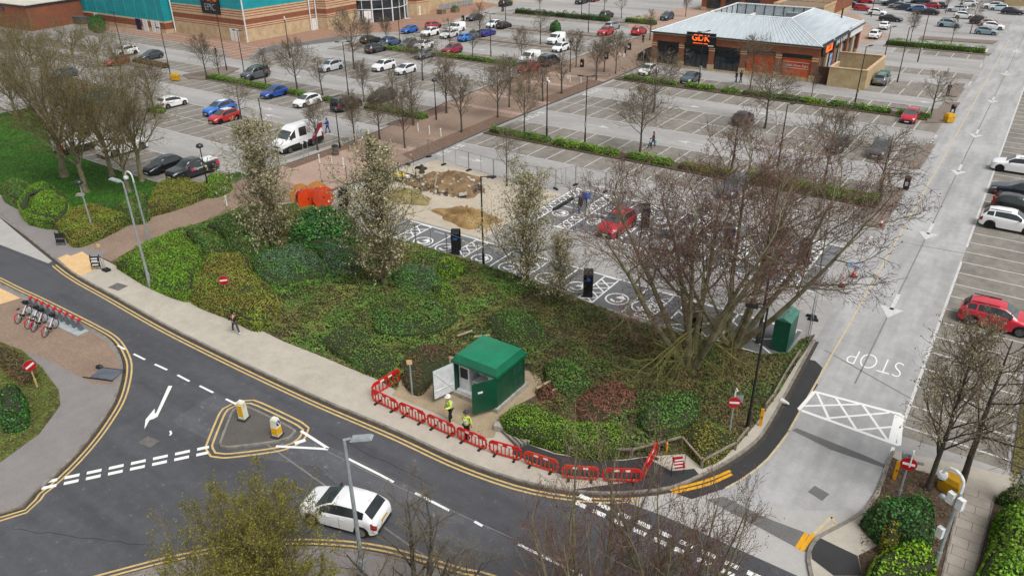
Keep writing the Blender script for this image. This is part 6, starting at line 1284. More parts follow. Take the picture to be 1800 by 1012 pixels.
LP = [((266, 508), (208, 322), 'cobra', 'tall light grey lamp post at the footway by the bright clipped shrub', 195), ((263, 428), (230, 303), 'cctv', 'grey pole with a white curved neck camera beside the brick path', 185), ((641, 1022), (616, 770), 'cobra', 'tall grey lamp post in the foreground crossing the white car', 30),
 ((165, 410), (142, 318), 'globe', 'grey post with a dark mushroom lamp on the olive hedge corner', 0), ((368, 339), (350, 255), 'globe', 'slim post with a dark mushroom lamp in front of the black pickup', 0),
 ((850, 466), (845, 310), 'single', 'black lamp post between the covered charger and the blossoming tree', 20), ((1028, 253), (1033, 134), 'twin', 'black twin headed lamp post with a white notice in the bright hedge', 30), ((961, 242), (963, 142), 'cctv', 'black camera pole with a white head at the left of the bright hedge', 0),
 ((1367, 292), (1384, 184), 'single', 'black lamp post with a yellow notice in the long hedge', 60), ((1503, 180), (1524, 82), 'single', 'black lamp post with yellow and white notices by the full green hedge', 60), ((1577, 145), (1598, 48), 'single', 'black lamp post in the bays right of the recycling bank', 60), ((1613, 109), (1634, 18), 'single', 'black lamp post with a white notice in the strip right of the yard', 60),
 ((1228, 148), (1239, 56), 'twin', 'black lamp post in front of the kebab shop sign', 60), ((218, 100), (200, 22), 'twin', 'lamp post passing over the white crossover near the teal building', 0), ((302, 142), (281, 50), 'single', 'lamp post beside the yellow grit bin in the left lot', 180), ((399, 125), (382, 5), 'single', 'lamp post on the kerb by the dark clad pedestrian', 180), ((431, 137), (415, 54), 'twin', 'lamp post standing at the nose of the grey people carrier', 0),
 ((510, 103), (499, 33), 'cctv', 'black pole with a white camera head in front of the cream cinema wall', 0), ((613, 170), (601, 74), 'twin', 'black twin lamp post behind the hedge above the black off-roader', 50), ((767, 212), (763, 140), 'globe', 'black globe lamp post at the edge of the brick path near the hedge end', 0), ((704, 84), (699, 2), 'twin', 'lamp post by the cinema doors between two blue cars', 0), ((863, 100), (862, 24), 'twin', 'lamp post behind the deep blue saloon', 0),
 ((598, 262), (592, 190), 'globe', 'black post with a small globe lamp beside the litter bin and white van', 0), ((464, 232), (466, 222 - 50), 'single', 'short black lamp post half hidden by the leftmost blossoming tree', 40), ((897, 168), (896, 102), 'globe', 'black globe lamp post left of the red long car', 0), ((1002, 128), (1002, 72), 'globe', 'black globe lamp post in the mulch strip near the black litter bin', 0), ((1034, 58), (1034, -4), 'single', 'tall black lamp post beyond the round clipped bush', 90), ((889, 37), (888, -12), 'single', 'tall lamp post near the black crossover on the far lane', 90), ((1022, 30), (1020, -30), 'single', 'lamp post between the two trimmed box hedges', 90), ((1553, 60 + 50), (1567, 48), 'single', 'thin lamp post right of the near white crossover behind the kebab shop', 60), ((1531, 30), (1545, -20), 'single', 'lamp post in front of the white hatchback side on', 60), ((1313, 755), (1341, 540), 'single', 'leaning dark lamp post at the corner bed behind the right no entry sign', 200)]
NT = {6: (2.2, 'w'), 8: (2.1, 'y'), 9: (1.6, 'y'), 11: (1.9, 'w'), 12: (2.3, 'w'), 16: (1.6, 'y'), 0: None}
for i, (b_, t_, s_, lb, az) in enumerate(LP): lamp(b_, t_, s_, lb, az, GLP if s_ in ('single', 'twin') else None, NT.get(i))
tl = lamp((1640, 1002), (1692, 836), 'cctv', 'grey pole with curved neck dome camera and white boxes beside the slab path', 150)
for z, dx in ((3.9, .2), (3.9, -.2), (2.1, .15)): b = MB(); b.box((dx, .15, z), (.26, .2, .5)); b.build('equipment_box', white_metal(), tl)
b = MB(); b.cyl((-.5, 0, 3.5), (.6, 0, 3.5), .03); b.ball((.6, 0, 3.55), .13, 8); b.build('side_bracket', GREYP, tl)
# signs
SRED = mat('sign_red', '#b01420', '#a01018', 5, .4); SWHT = mat('sign_white', '#e2e2e0', '#d2d2d0', 6, .4); SGREY = mat('sign_back_grey', '#8b9092', '#777c7e', 5, .6)
def disc(b, M, r, n=20, th=.02): b.lathe([(r, -th / 2), (r, th / 2)], n=n, M=M)
def no_entry(base, top, label, az, pole=GREYP, extra=None, tilt=0, r=.32):
    h = ht(base, top); x, y = at(*base); t = thing('no_entry_sign', label, 'road sign', (x, y, .1), R(az), 'no entry signs')
    b = MB(); b.cyl((0, 0, 0), (0, 0, h + .05), .04, n=8); b.cyl((0, 0, 0), (0, 0, .6), .06, n=8); b.build('post', pole, t)
    M = Matrix.Translation((.07, 0, h)) @ Matrix.Rotation(R(90), 4, 'Y')
    b = MB(); disc(b, M, r); f = b.build('sign_face', SRED, t); b = MB(); b.box((.085, 0, h), (.02, r * 1.5, r * .34), rx=R(tilt)); b.build('bar', SWHT, f); b = MB(); disc(b, Matrix.Translation((.05, 0, h)) @ Matrix.Rotation(R(90), 4, 'Y'), r * 1.03); b.build('sign_back', SGREY, t)
    return t
TOC = math.degrees(math.atan2(-30, 10))
t = no_entry((1281, 766), (1287, 708), 'no entry sign on a grey post with a small hooded lamp at the corner bed', -62); b = MB(); b.path([(-.05, 0, 2.3), (-.05, 0, 2.75), (.1, 0, 2.95), (.35, 0, 3.0)], .045, 6); b.build('sign_light', white_metal(), t); b = MB(); b.box((-.12, .2, 2.2), (.03, .5, .4)); b.build('back_plate', SGREY, t)
no_entry((401, 530), (394, 494), 'no entry sign on a pale yellow pole rising out of the olive shrub', -40, mat('pale_yellow_pole', '#b8b070', '#a09858', 6, .6), r=.33)
t = no_entry((1577, 880), (1592, 815), 'no entry sign with a white lamp arm beside a yellow marker post', -80, r=.34); b = MB(); b.path([(.05, .05, 2.0), (.05, .05, 2.9)], .05, 6); b.build('sign_light', white_metal(), t); b = MB(); b.box((-.15, -.1, 2.45), (.25, .45, .3)); b.box((-.12, .35, 2.2), (.05, .5, .15)); b.build('control_box', SGREY, t)
no_entry((67, 683), (53, 644), 'tilted faded no entry sign on a thin pole in the mossy bed at lower left', -10, mat('pale_yellow_pole', '#b8b070'), r=.33, tilt=25)
def simple(name, label, cat, xy, rz=0, group=None, z=0.): k = 1 - z / HCAM; return thing(name, label, cat, (xy[0] * k, xy[1] * k, z), rz, group)
t = simple('round_sign', 'round sign seen from behind at the right edge above the green shrubs', 'road sign', at(1778, 880), R(100), z=.1); b = MB(); b.cyl((0, 0, 0), (0, 0, 1.9), .04); b.build('post', GREYP, t); b = MB(); disc(b, Matrix.Translation((0, .06, 1.75)) @ Matrix.Rotation(R(70), 4, 'X'), .42); b.build('sign_face', SGREY, t)
t = simple('bus_stop_post', 'grey post with a small yellow flag plate left of the open kiosk', 'sign post', at(725, 694), z=.1); b = MB(); b.cyl((0, 0, 0), (0, 0, 2.1), .05); b.build('post', GREYP, t); b = MB(); b.box((0, -.02, 2.2), (.3, .06, .26), R(35)); b.build('plate', mat('amber_plate', '#d8a818', '#c4c0b0', 9, .5), t)
t = simple('bus_stop_post', 'thin pale post with a small yellow plate by the buff crossing', 'sign post', at(186, 475), z=.1); b = MB(); b.cyl((0, 0, 0), (0, 0, 2.0), .03); b.build('post', GREYP, t); b = MB(); b.box((0, -.02, 2.05), (.2, .05, .26), R(35)); b.build('plate', mat('amber_plate', '#d8a818'), t); b = MB(); b.box((.1, 0, .08), (.6, .4, .16)); b.build('base', rubber(), t)
def aboard(base, label, rz, m1, lines):
    t = simple('board_sign', label, 'sign board', at(*base), rz, z=.1)
    for s in (-1, 1):
        b = MB(); b.cyl((-.32, s * .22, 0), (-.32, s * .03, 1.15), .02, n=5); b.cyl((.32, s * .22, 0), (.32, s * .03, 1.15), .02, n=5); b.build('leg_frame', BLKP, t)
    b = MB(); b.box((0, -.13, .85), (.66, .03, .42), rx=R(-10)); b.box((0, -.19, .42), (.66, .03, .32), rx=R(-10)); p_ = b.build('panel', m1, t)
    for z, yy in lines: b = MB(); b.box((0, yy, z), (.44, .015, .09), rx=R(-10)); b.build('print', LWT, p_)
    return t
aboard((172, 472), 'black frame board sign standing beside the buff crossing', R(40), DARKM, ((.9, -.15), (.72, -.18), (.42, -.215)))
aboard((110, 430), 'black frame board sign on the dark footway left of the buff crossing', R(40), DARKM, ())
t = simple('road_works_sign', 'tilted red and white striped works sign on thin legs at the corner', 'sign board', at(1190, 838), R(20), z=.1)
b = MB(); b.cyl((-.28, 0, 0), (-.28, .1, 1.15), .015, n=5); b.cyl((.28, .3, 0), (.28, .1, 1.35), .015, n=5); b.cyl((-.3, .4, 0), (-.28, .1, .9), .015, n=5); b.build('stand', BLKP, t)
b = MB(); b.box((0, .06, .85), (.5, .03, .6), rx=R(-12), ry=R(-20)); pn = b.build('panel', SRED, t)
for z in (.68, .85, 1.0): b = MB(); b.box((0, .035 + (z - .85) * .2, z), (.4, .02, .07), rx=R(-12), ry=R(-20)); b.build('stripe', SWHT, pn)
t = simple('fallen_sign', 'dark grey board sign lying flat with its weighted frame near the double yellow lines', 'sign board', at(186, 658), R(22), z=.1)
b = MB(); b.box((.1, 0, .06), (1.5, 1.0, .04)); b.build('panel', mat('slate_board', '#5c626c', '#4a5058', 2, .5), t); b = MB(); b.cyl((-1.1, -.55, .05), (.9, -.55, .05), .03); b.cyl((-1.1, .55, .05), (.9, .55, .05), .03); b.ball((-.8, .5, .12), .2, 8, (1.3, .8, .6)); b.build('frame', BLKP, t)
# traffic island bollards
for base, lb, info in (((429, 736), 'white and yellow traffic bollard with a plain face on the left of the island', 0), ((488, 766), 'white and yellow traffic bollard with a blue round arrow on the right of the island', 1)):
    t = simple('traffic_bollard', lb, 'traffic bollard', at(*base), R(-76), 'island bollards', z=.11)
    b = MB(); b.box((0, 0, .06), (.52, .5, .12)); b.build('base', mat('bollard_base', '#3d3c3a', '#2c2b2a', 4, .9), t); b = MB(); b.box((0, 0, .6), (.36, .4, 1.0), taper=.86); b.box((0, 0, 1.14), (.31, .34, .1), taper=.7); bd = b.build('shell', mat('bollard_white', '#dcdccc', '#cfcfbd', 1.5, .5), t)
    YB = mat('bollard_yellow', '#e2b010', '#d09c08', 5, .5); b = MB()
    if info: b.box((.175, 0, .42), (.02, .37, .42)); b.box((0, .195, .42), (.33, .02, .42))
    else: b.box((.17, 0, .62), (.02, .3, .7)); b.box((.02, .185, .95), (.05, .02, .22))
    b.build('yellow_panel', YB, bd)
    if info: b = MB(); disc(b, Matrix.Translation((0, .186, .88)) @ Matrix.Rotation(R(90), 4, 'X'), .14); q = b.build('arrow_disc', mat('sign_blue', '#1a3c8c', '#15306f', 5, .4), bd); b = MB(); b.box((0, .2, .88), (.05, .012, .18), ry=R(25)); b.build('arrow', SWHT, q)
# red plastic barriers
BRED = mat('barrier_red', '#d01812', '#b8140f', 2, .45); BORG = mat('barrier_orange_red', '#cc3a18', '#b83214', 2, .45)
bp = [((704, 668), (655, 698)), ((655, 704), (701, 726)), ((703, 727), (749, 747)), ((752, 748), (801, 770)), ((804, 771), (856, 793)), ((860, 795), (917, 811)), ((921, 814), (981, 833)), ((987, 840), (1052, 845)), ((1058, 846), (1127, 848)), ((1128, 846), (1154, 796))]
bl = ['red barrier set back across the footway at the left end', 'red barrier at the left corner of the row', 'third red barrier from the left, left of the white helmeted worker', 'red barrier nearest the white helmeted worker', 'red barrier in front of the worker seen from behind', 'red barrier just right of the worker seen from behind, by the slabs', 'red barrier in front of the bright clipped shrub, left of the orange one', 'orange red barrier second from the right corner', 'red barrier facing the road at the right corner', 'red barrier seen nearly end on at the right end']
def barrier_mesh():
    fr = MB(); L_, H_ = 1.9, 1.0; c = .16; o = [(-L_ / 2, c + .12), (-L_ / 2 + c, .12), (L_ / 2 - c, .12), (L_ / 2, c + .12), (L_ / 2, H_ - c), (L_ / 2 - c, H_), (-L_ / 2 + c, H_), (-L_ / 2, H_ - c)]
    for i in range(8):
        a, q = o[i], o[(i + 1) % 8]; d = math.hypot(q[0] - a[0], q[1] - a[1]); an = math.atan2(q[1] - a[1], q[0] - a[0]); fr.box(((a[0] + q[0]) / 2, 0, (a[1] + q[1]) / 2), (d + .03, .06, .085), ry=-an)
    fr.box((0, 0, .86), (L_ - .1, .05, .17)); 
    for s in (-1, 1): fr.box((s * (L_ / 2 + .03), 0, .55), (.1, .05, .12))
    sl = MB()
    for k in range(7): sl.box((-.72 + k * .24, 0, .48), (.05, .045, .68))
    wh = MB()
    for x in (-.28, .28): wh.box((x, 0, .88), (.26, .062, .15))
    ft = MB()
    ft.box((0, 0, .06), (.12, .5, .09)); ft.box((0, 0, .16), (.06, .08, .1))
    am = MB(); 
    am.box((0, -.02, .2), (.07, .05, .14))
    return fr, sl, wh, ft, am
fr, sl, wh, ft, am = barrier_mesh(); BMs = {m_.name: (fr.mesh('barrier_frame', m_), sl.mesh('barrier_slats', m_)) for m_ in (BRED, BORG)}; WM = wh.mesh('reflective_patch', SWHT); FM = ft.mesh('foot', rubber()); AM = am.mesh('foot_clip', mat('amber_clip', '#d87a10'))
for i, ((a, q), lb) in enumerate(zip(bp, bl)):
    A, Q = np.array(at(*a)), np.array(at(*q)); mid = (A + Q) / 2; an = math.atan2(*(Q - A)[::-1]); L_ = np.linalg.norm(Q - A); t = simple('safety_barrier', lb, 'barrier', mid, an, 'red plastic works barriers', z=.1); t.scale = (min(1.15, L_ / 2.0), 1, .82)
    mm = BORG if 'orange' in lb else BRED
    link('frame', BMs[mm.name][0], t); link('slats', BMs[mm.name][1], t); link('reflective_patch', WM, t)
    for x in (-.6, .6): link('foot', FM, t, (x, 0, 0)); link('foot_clip', AM, t, (x, 0, 0))
# kiosk
KG = mat('kiosk_green', '#0c4a33', '#093d2a', 1.2, .4); KT = mat('kiosk_roof_green', '#127a58', '#0e6a4b', .9, .25); KW = mat('kiosk_white_inside', '#d4d8da', '#bcc0c2', 2, .5)
t = simple('electricity_kiosk', 'green electricity kiosk with both front doors open and white cabinets inside', 'kiosk', (-20.95, 27.85), 0, z=.1); t.scale = (1, 1, 1.1); w_, d_ = 2.9, 2.7
b = MB(); b.box((0, 0, .14), (w_ + .25, d_ + .3, .28)); b.build('plinth', concrete(), t)
b = MB(); zb, zt = .28, 2.0
b.box((w_ / 2 - .03, 0, 1.14), (.06, d_, zt - zb)); b.box((-w_ / 2 + .03, 0, 1.14), (.06, d_, zt - zb)); b.box((0, d_ / 2 - .03, 1.14), (w_ - .13, .06, zt - zb)); wl_ = b.build('wall', KG, t)
b = MB()
for y in (.35, .85):
    for z0 in (.55, 1.35):
        for k in range(6): b.box((w_ / 2 + .005, y, z0 + k * .08), (.02, .36, .035), ry=R(25))
b.build('vent', mat('vent_green', '#0b3a2a', None, 4, .6), wl_)
b = MB(); b.box((0, 0, 2.07), (w_ + .2, d_ + .2, .14)); P_ = [(-w_ / 2 - .08, -d_ / 2 - .08), (w_ / 2 + .08, d_ / 2 + .08)]
def frustum(b, x0, y0, z0, ins, z1): 
    o = [(-x0, -y0, z0), (x0, -y0, z0), (x0, y0, z0), (-x0, y0, z0)]; i_ = [(-x0 + ins, -y0 + ins, z1), (x0 - ins, -y0 + ins, z1), (x0 - ins, y0 - ins, z1), (-x0 + ins, y0 - ins, z1)]
    b.add(o + i_, [(0, 1, 5, 4), (1, 2, 6, 5), (2, 3, 7, 6), (3, 0, 4, 7), (4, 5, 6, 7)])
frustum(b, w_ / 2 + .06, d_ / 2 + .06, 2.14, .2, 2.42); rf_ = b.build('roof_skirt', mat('kiosk_skirt_green', '#0f6648', '#0c573d', 1.2, .3), t)
b = MB(); frustum(b, w_ / 2 - .13, d_ / 2 - .13, 2.42, 1.15, 2.49); b.build('roof', KT, t)
b = MB(); b.box((-.98, -.45, 1.05), (.72, 1.2, 1.5)); b.box((0, -.3, .62), (1.05, 1.2, .62)); b.box((0, -.1, 1.5), (.85, .7, .7)); b.box((.95, -.35, 1.1), (.78, 1.1, 1.5)); b.box((0, 0, .3), (w_ - .15, d_ - .15, .04)); cb = b.build('switch_cabinet', KW, t)
for c_, q_ in (((-.98, -1.06, 1.3), (.5, .02, .6)), ((0, -.46, 1.5), (.5, .02, .45)), ((0, -.91, .75), (.9, .02, .2))): b = MB(); b.box(c_, q_); b.build('panel_opening', DARKM, cb)
b = MB(); b.box((0, -.48, 1.35), (.25, .02, .28)); b.build('warning_label', mat('pink_label', '#c04060'), cb); b = MB(); b.box((.95, -.91, 1.35), (.18, .02, .28)); b.build('meter', mat('grey_meter', '#70777c'), cb)
def door(hx_, ang, sgn, inner):
    p_ = thing('door', '', '', (0, 0, 0)); 
    for k in ('label', 'category'): del p_[k]
    bpy.data.objects.remove(p_)
    ca, sa = math.cos(R(ang)), math.sin(R(ang)); L_ = 1.42; c = (hx_ + ca * L_ / 2, -d_ / 2 + sa * L_ / 2, 1.14); b = MB(); b.box(c, (L_, .05, 1.72), R(ang)); dd = b.build('door', KG, t)
    nx, ny = (-sa, ca); s = .035 * sgn; b = MB(); b.box((c[0] + nx * s, c[1] + ny * s, 1.14), (L_ - .06, .02, 1.66), R(ang)); dn = b.build('door_lining', KW, dd)
    b = MB(); dg = math.atan2(1.5, L_ - .15)
    b.box((c[0] + nx * s * 1.6, c[1] + ny * s * 1.6, 1.14), (math.hypot(1.4, L_ - .2), .03, .05), R(ang), ry=-dg); b.box((c[0] + nx * s * 1.6, c[1] + ny * s * 1.6, .75), (L_ - .2, .03, .05), R(ang)); b.build('brace', white_metal(), dn)
    return dd
door(-w_ / 2, -106, 1, True); dr = door(w_ / 2, -121, -1, False)
ca, sa = math.cos(R(-121)), math.sin(R(-121)); b = MB(); b.box((w_ / 2 + ca * .95 - sa * .03, -d_ / 2 + sa * .95 + ca * .03, 1.45), (.28, .02, .1), R(-121)); lbq = b.build('door_label', LWT, dr)
# stuff lying by the works
t = simple('kerb_stack', 'stack of pale kerb lengths beside the bright clipped shrub', 'kerb stones', at(905, 768), R(-22), z=.1)
for k in range(4): b = MB(); b.box((.0, -.3 + k * .2, .1), (1.7, .14, .2)); b.build('kerb_length', KERB, t)
tag(link('stone_block', MB().box((0, 0, .18), (.75, .45, .3)).mesh('stone_block', concrete()), None, (*at(882, 757), .1), R(20)), 'pale stone block left of the kerb stack', 'stone block')
tag(link('rubble_lump', MB().ball((0, 0, .15), .28, 7, (1.1, .8, .8)).mesh('rubble_lump', mat('pale_rubble', '#c8c4ba', '#9a958a', 5, .9)), None, (*at(928, 778), .1)), 'pale broken lump at the right end of the kerb stack', 'stone')
for px, rz, lb in (((818, 580 + 20), 60, 'short sawn log behind the kiosk, left of two'), ((848, 585 + 20), 35, 'short sawn log behind the kiosk, right of two'), ((985, 696), 55, 'pale plank on the brown twig heap'), ((955, 690), 70, 'pale plank end beside the kiosk plinth')):
    b = MB(); b.cyl((-.5, 0, 0), (.5, 0, .12), .08, .07, 7); o = tag(b.build('sawn_log' if 'log' in lb else 'plank', mat('cut_wood', '#a8987c', '#8a7a60', 4, .9), None, False, None, (*at(*px), .55 if 'log' in lb else .5), R(rz)), lb, 'log' if 'log' in lb else 'plank')
# street cabinets and chargers
t = simple('steel_cabinet', 'dark green steel cabinet with a pitched lid behind the corner railing', 'cabinet', (-8.75, 41.9), 0, z=.05); b = MB(); b.box((0, 0, 1.05), (.95, 1.75, 2.1)); b.build('body', mat('cabinet_green', '#1c5a48', '#154a3b', 2, .4), t); b = MB(); b.prism([(-.52, 0), (.52, 0), (0, .22)], -.92, .92); o = b.build('lid', mat('cabinet_lid_green', '#4f8a78', '#437a69', 2, .35), t, loc=(0, 0, 2.1)); o.rotation_euler = (R(90), 0, 0)
WRAP = mat('black_wrap', '#141517', '#0c0c0e', 3, .35, bump=.6); BLB = mat('blue_label', '#1f64c8', '#184fa0', 6, .4); YLB = mat('yellow_label', '#cfc068')
def charger(xy, rz, label):
    t = simple('covered_charger', label, 'charger', xy, rz, 'black wrapped chargers'); b = MB(); pr = [(-.42, 0), (.42, 0), (.42, 1.75), (.3, 1.92), (.1, 2.0), (-.25, 1.96), (-.42, 1.82)]
    b.prism(pr, -.33, .33); o = b.build('cover', WRAP, t, ang=30); o.rotation_euler = (R(90), 0, 0)
    b = MB(); b.box((.43, 0, 1.35), (.02, .3, .16)); b.box((.2, -.345, 1.38), (.4, .02, .14), ry=R(20)); b.build('label', BLB, t); b = MB(); b.box((.36, -.345, 1.1), (.12, .02, .2)); b.build('tag', YLB, t); return t
for xy, rz, lb in (((-34.0, 41.3), R(-60), 'black wrapped charger beside the black lamp post at the bed edge'), ((-22.0, 40.9), R(-60), 'black wrapped charger between the short blossoming tree and the big tree'), ((-48.1, 43.0), R(-60), 'black wrapped charger just right of the orange cable drums'), ((-13.6, 39.6), R(-60), 'black wrapped charger right behind the trunk of the big tree'), ((-16.7, 54.0), R(-60), 'black wrapped charger seen through the big tree crown'), ((-11.0, 54.4), R(-60), 'black wrapped charger under the boughs at the right end of the charging bays'), ((-24.0, 54.2), R(-60), 'black wrapped charger right of the red charging crossover')): charger(xy, rz, lb)
t = simple('charge_point', 'unwrapped blue and white charging unit with dark cables and bollards', 'charger', (-29.75, 53.9)); b = MB(); b.box((0, 0, .05), (1.1, 1.9, .08)); b.build('base', concrete(), t)
b = MB(); b.box((0, .35, 1.0), (.5, .5, 1.9)); b.build('cabinet', mat('pale_grey_unit', '#b8bdbf', '#a4a9ab', 4, .4), t); b = MB(); b.box((0, .35, 1.55), (.56, .56, .6)); b.box((-.1, -.55, .6), (.14, .14, 1.0)); b.build('blue_band', BLB, t); b = MB(); b.box((-.05, -.5, 1.25), (.3, .25, .8)); b.path([(.2, .05, 1.4), (.35, -.1, .8), (.3, .1, .5)], .05); b.path([(-.1, -.4, 1.5), (-.3, -.6, .9), (-.1, -.6, .5)], .05); b.build('cable', rubber(), t)
for x, y in ((-.55, -.75), (-.55, .95), (.6, -.75)): b = MB(); b.cyl((x, y, 0), (x, y, 1.0), .05); b.build('guard_post', steel(), t)
b = MB(); b.box((0, 0, .1), (.28, 3.4, .2)); tag(b.build('black_duct', dark_plastic(), None, False, None, (-32.2, 54.6, .02), 0), 'long black duct lying on the hatched strip left of the blue charging unit', 'duct')
# cable drums
ORD = mat('orange_drum_face', '#e04812', '#c83c0c', 1.5, .5); WOOD = mat('drum_plywood', '#c08a4c', '#a06f38', 3, .8, stretch=(.4, 4, 1))
for f_, k_, lb, rr in (((541.7, 350), (527, 341.7), 'orange faced cable drum, left and nearer of two', (.98, .95)), ((568.6, 347), (554, 335.5), 'orange faced cable drum, right of two, facing the camera', (1.05, .9))):
    A = np.array(at(*f_, 1.0)); B_ = np.array(at(*k_, 1.0)); d = A - B_; ln_ = min(1.7, np.linalg.norm(d)); d /= np.linalg.norm(d); mid = A - d * ln_ / 2
    t = simple('cable_drum', lb, 'cable drum', mid, math.atan2(d[1], d[0]), 'cable drums behind the laurel'); M0 = lambda x: Matrix.Translation((x, 0, 1.02)) @ Matrix.Rotation(R(90), 4, 'Y')
    b = MB(); b.lathe([(.06, -.04), (1.0, -.04), (1.0, .04), (.06, .04)], n=28, M=M0(ln_ / 2)); b.build('front_disc', ORD, t, ang=40); b = MB(); b.lathe([(1.0, -.04), (1.0, .04)], n=28, M=M0(-ln_ / 2)); b.build('rear_disc', WOOD, t); b = MB(); b.cyl((-ln_ / 2, 0, 1.02), (ln_ / 2, 0, 1.02), .45, n=18); b.build('core', white_metal(), t); b = MB(); b.cyl((-ln_ * .4, 0, 1.02), (-.1, 0, 1.02), .5, n=18); b.build('red_cable', mat('red_cable', '#a81c30'), t); b = MB(); b.cyl((ln_ / 2 + .03, 0, 1.02), (ln_ / 2 + .06, 0, 1.02), .07, n=10); b.build('hub_hole', DARKM, t)
# spoil heaps
def heap(label, cx, cy, rx, ry, H, seed, m_, rocks=0, rz=0):
    g = np.random.default_rng(seed); n = 40; V = []; 
    for i in range(13):
        q = i / 12
        for k in range(n):
            a = k / n * 6.283; rad = q * (1 + .16 * math.sin(a * 3 + seed) + .1 * math.sin(a * 7 + seed * 2)); z = H * (1 - q) ** .75 * (1 + .35 * math.sin(q * 9 + a * 2 + seed)) * (.75 + .5 * g.random()) if i < 12 else 0
            V.append((rad * rx * math.cos(a), rad * ry * math.sin(a), max(0, z) + (.0 if i == 12 else .02)))
    F = [(i * n + k, (i + 1) * n + k, (i + 1) * n + (k + 1) % n, i * n + (k + 1) % n) for i in range(12) for k in range(n)]
    t = simple('spoil_heap', label, 'spoil heap', (cx, cy), rz); b = MB(); b.add(V, F); b.build('soil', m_, t, True)
    if rocks:
        b = MB(); mr = [mat('pale_rubble', '#c8c4ba'), mat('dark_rubble', '#4a4744', '#353230', 4, .9), mat('brown_rubble', '#7a6a55', '#5e5040', 4, .9)]
        for k in range(rocks): a = g.uniform(3.0, 6.6) if k % 3 else g.uniform(0, 6.28); q = g.uniform(.72, 1.06) if k % 3 else g.uniform(.2, 1); s = g.uniform(.08, .26); b.use(mr[k % 3]); b.box((q * rx * math.cos(a), q * ry * math.sin(a), H * max(0, 1 - q) ** .8 * .9 + s * .3), (s * 1.4, s, s * .8), g.uniform(0, 3), g.uniform(-.5, .5), g.uniform(-.5, .5), .75)
        o = b.build('rubble', None, t); o['kind'] = 'stuff'
    return t
heap('broad heap of brown spoil edged with dark and pale rubble inside the fence', -44.3, 53.2, 4.0, 2.9, .95, 3, mat('brown_spoil', '#8a7152', '#5c4834', 1.2, .95, bump=.8), 190)
heap('low heap of sandy soil in front of the black lamp post', -37.6, 47.3, 3.2, 1.7, .75, 5, mat('sandy_spoil', '#9c7f52', '#6e5636', 1.0, .95, bump=.8))
heap('low grassy heap of soil behind the tallest blossoming tree', -45.5, 48.2, 2.6, 1.9, .6, 8, mat('olive_spoil', '#8a7d52', '#635a38', 1.2, .95, bump=.8))
t = simple('timber_pallet', 'wooden frame pallet with a yellow sack and pale items left of the rubble heap', 'pallet', (-49.4, 51.9), R(-5)); b = MB()
for y in (-.9, .9): b.box((0, y, .18), (2.6, .12, .18))
for x in (-1.2, 0, 1.2): b.box((x, 0, .1), (.12, 1.8, .14))
for x, y in ((1.25, .9), (1.25, -.9), (-1.25, .9)): b.box((x, y, .6), (.09, .09, 1.1))
b.build('frame', mat('dark_timber', '#4e3a2e', '#3a2a20', 4, .9), t); b = MB(); b.box((-.3, .1, .3), (1.3, .9, .22), R(8), taper=.85); b.build('sack', mat('yellow_sack', '#cdb942', '#b8a432', 3, .7), t); b = MB(); b.box((.75, .2, .3), (.4, .5, .2)); b.build('pale_item', white_metal(), t)
tag(link('rubber_block', MB().box((0, 0, .1), (1.3, .5, .2), taper=.8).mesh('fence_foot', rubber()), None, (-49.6, 55.2, .0), R(10)), 'loose black rubber block on the dusty ground by the path kerb', 'rubber block')
b = MB(); b.cyl((0, 0, .05), (0, 0, .75), .3, .2, 8); b.ball((0, 0, .75), .2, 8); tag(b.build('dark_sack', mat('dark_sack', '#4c4234', '#352d22', 4, .9), None, False, None, (-48.6, 54.2, 0)), 'dark brown sack standing behind the pallet', 'sack')
b = MB(); b.box((0, 0, 0), (1.3, .75, .08), rx=R(8)); tag(b.build('paving_slab', concrete(), None, False, None, (-41.2, 51.4, .3), R(-50)), 'pale slab leaning on the right of the rubble heap', 'slab'); 
b = MB(); b.box((0, 0, 0), (.12, .1, 1.5), rx=R(-35)); tag(b.build('timber_post', mat('cut_wood', '#a8987c'), None, False, None, (-44.6, 51.6, .75), R(20)), 'pale timber length sticking out of the rubble heap', 'timber')
# mesh fence panels
def fence_panel(p, q, label, h=1.95):
    p, q = np.array(p), np.array(q); d = q - p; L_ = np.linalg.norm(d); t = simple('mesh_fence', label, 'mesh fence', p, math.atan2(d[1], d[0]), 'temporary mesh fence panels')
    b = MB(); b.path([(.04, 0, .08), (.04, 0, h), (L_ - .04, 0, h), (L_ - .04, 0, .08)], .022, 6); b.cyl((.04, 0, .25), (L_ - .04, 0, .25), .018, n=5); b.cyl((L_ / 2, 0, .25), (L_ / 2, 0, h), .018, n=5); b.build('frame', steel(), t)
    b = MB(); n = max(6, int(L_ / .16))
    for k in range(1, n): b.cyl((L_ * k / n, 0, .25), (L_ * k / n, 0, h), .0028, n=3, cap=False)
    for z in np.linspace(.5, h - .2, 7): b.cyl((0, 0, z), (L_, 0, z), .0028, n=3, cap=False)
    b.build('wire_mesh', steel(), t); b = MB(); b.box((0, 0, .07), (.24, .7, .14), taper=.8); b.build('foot', rubber(), t)
FL = [(-51.6, 55.4), (-51.4, 58.6), (-48.4, 57.4), (-45.1, 57.4), (-41.7, 57.0), (-38.2, 57.1), (-34.9, 57.6), (-33.9, 59.6), (-30.6, 59.5), (-27.2, 59.5)]
names = ['by the path kerb left of the spoil area', 'at the corner of the spoil area by the path', 'behind the rubble heap, left part', 'behind the rubble heap, right part', 'behind the lone tree in the spoil area', 'right of the lone tree', 'at the left end of the charging bays', 'behind the black duct', 'behind the blue charging unit']
for i in range(len(FL) - 1): fence_panel(FL[i], FL[i + 1], 'grey mesh fence panel ' + names[i])
FB = [(-55.0, 46.6), (-52.4, 47.6), (-50.0, 46.2)]
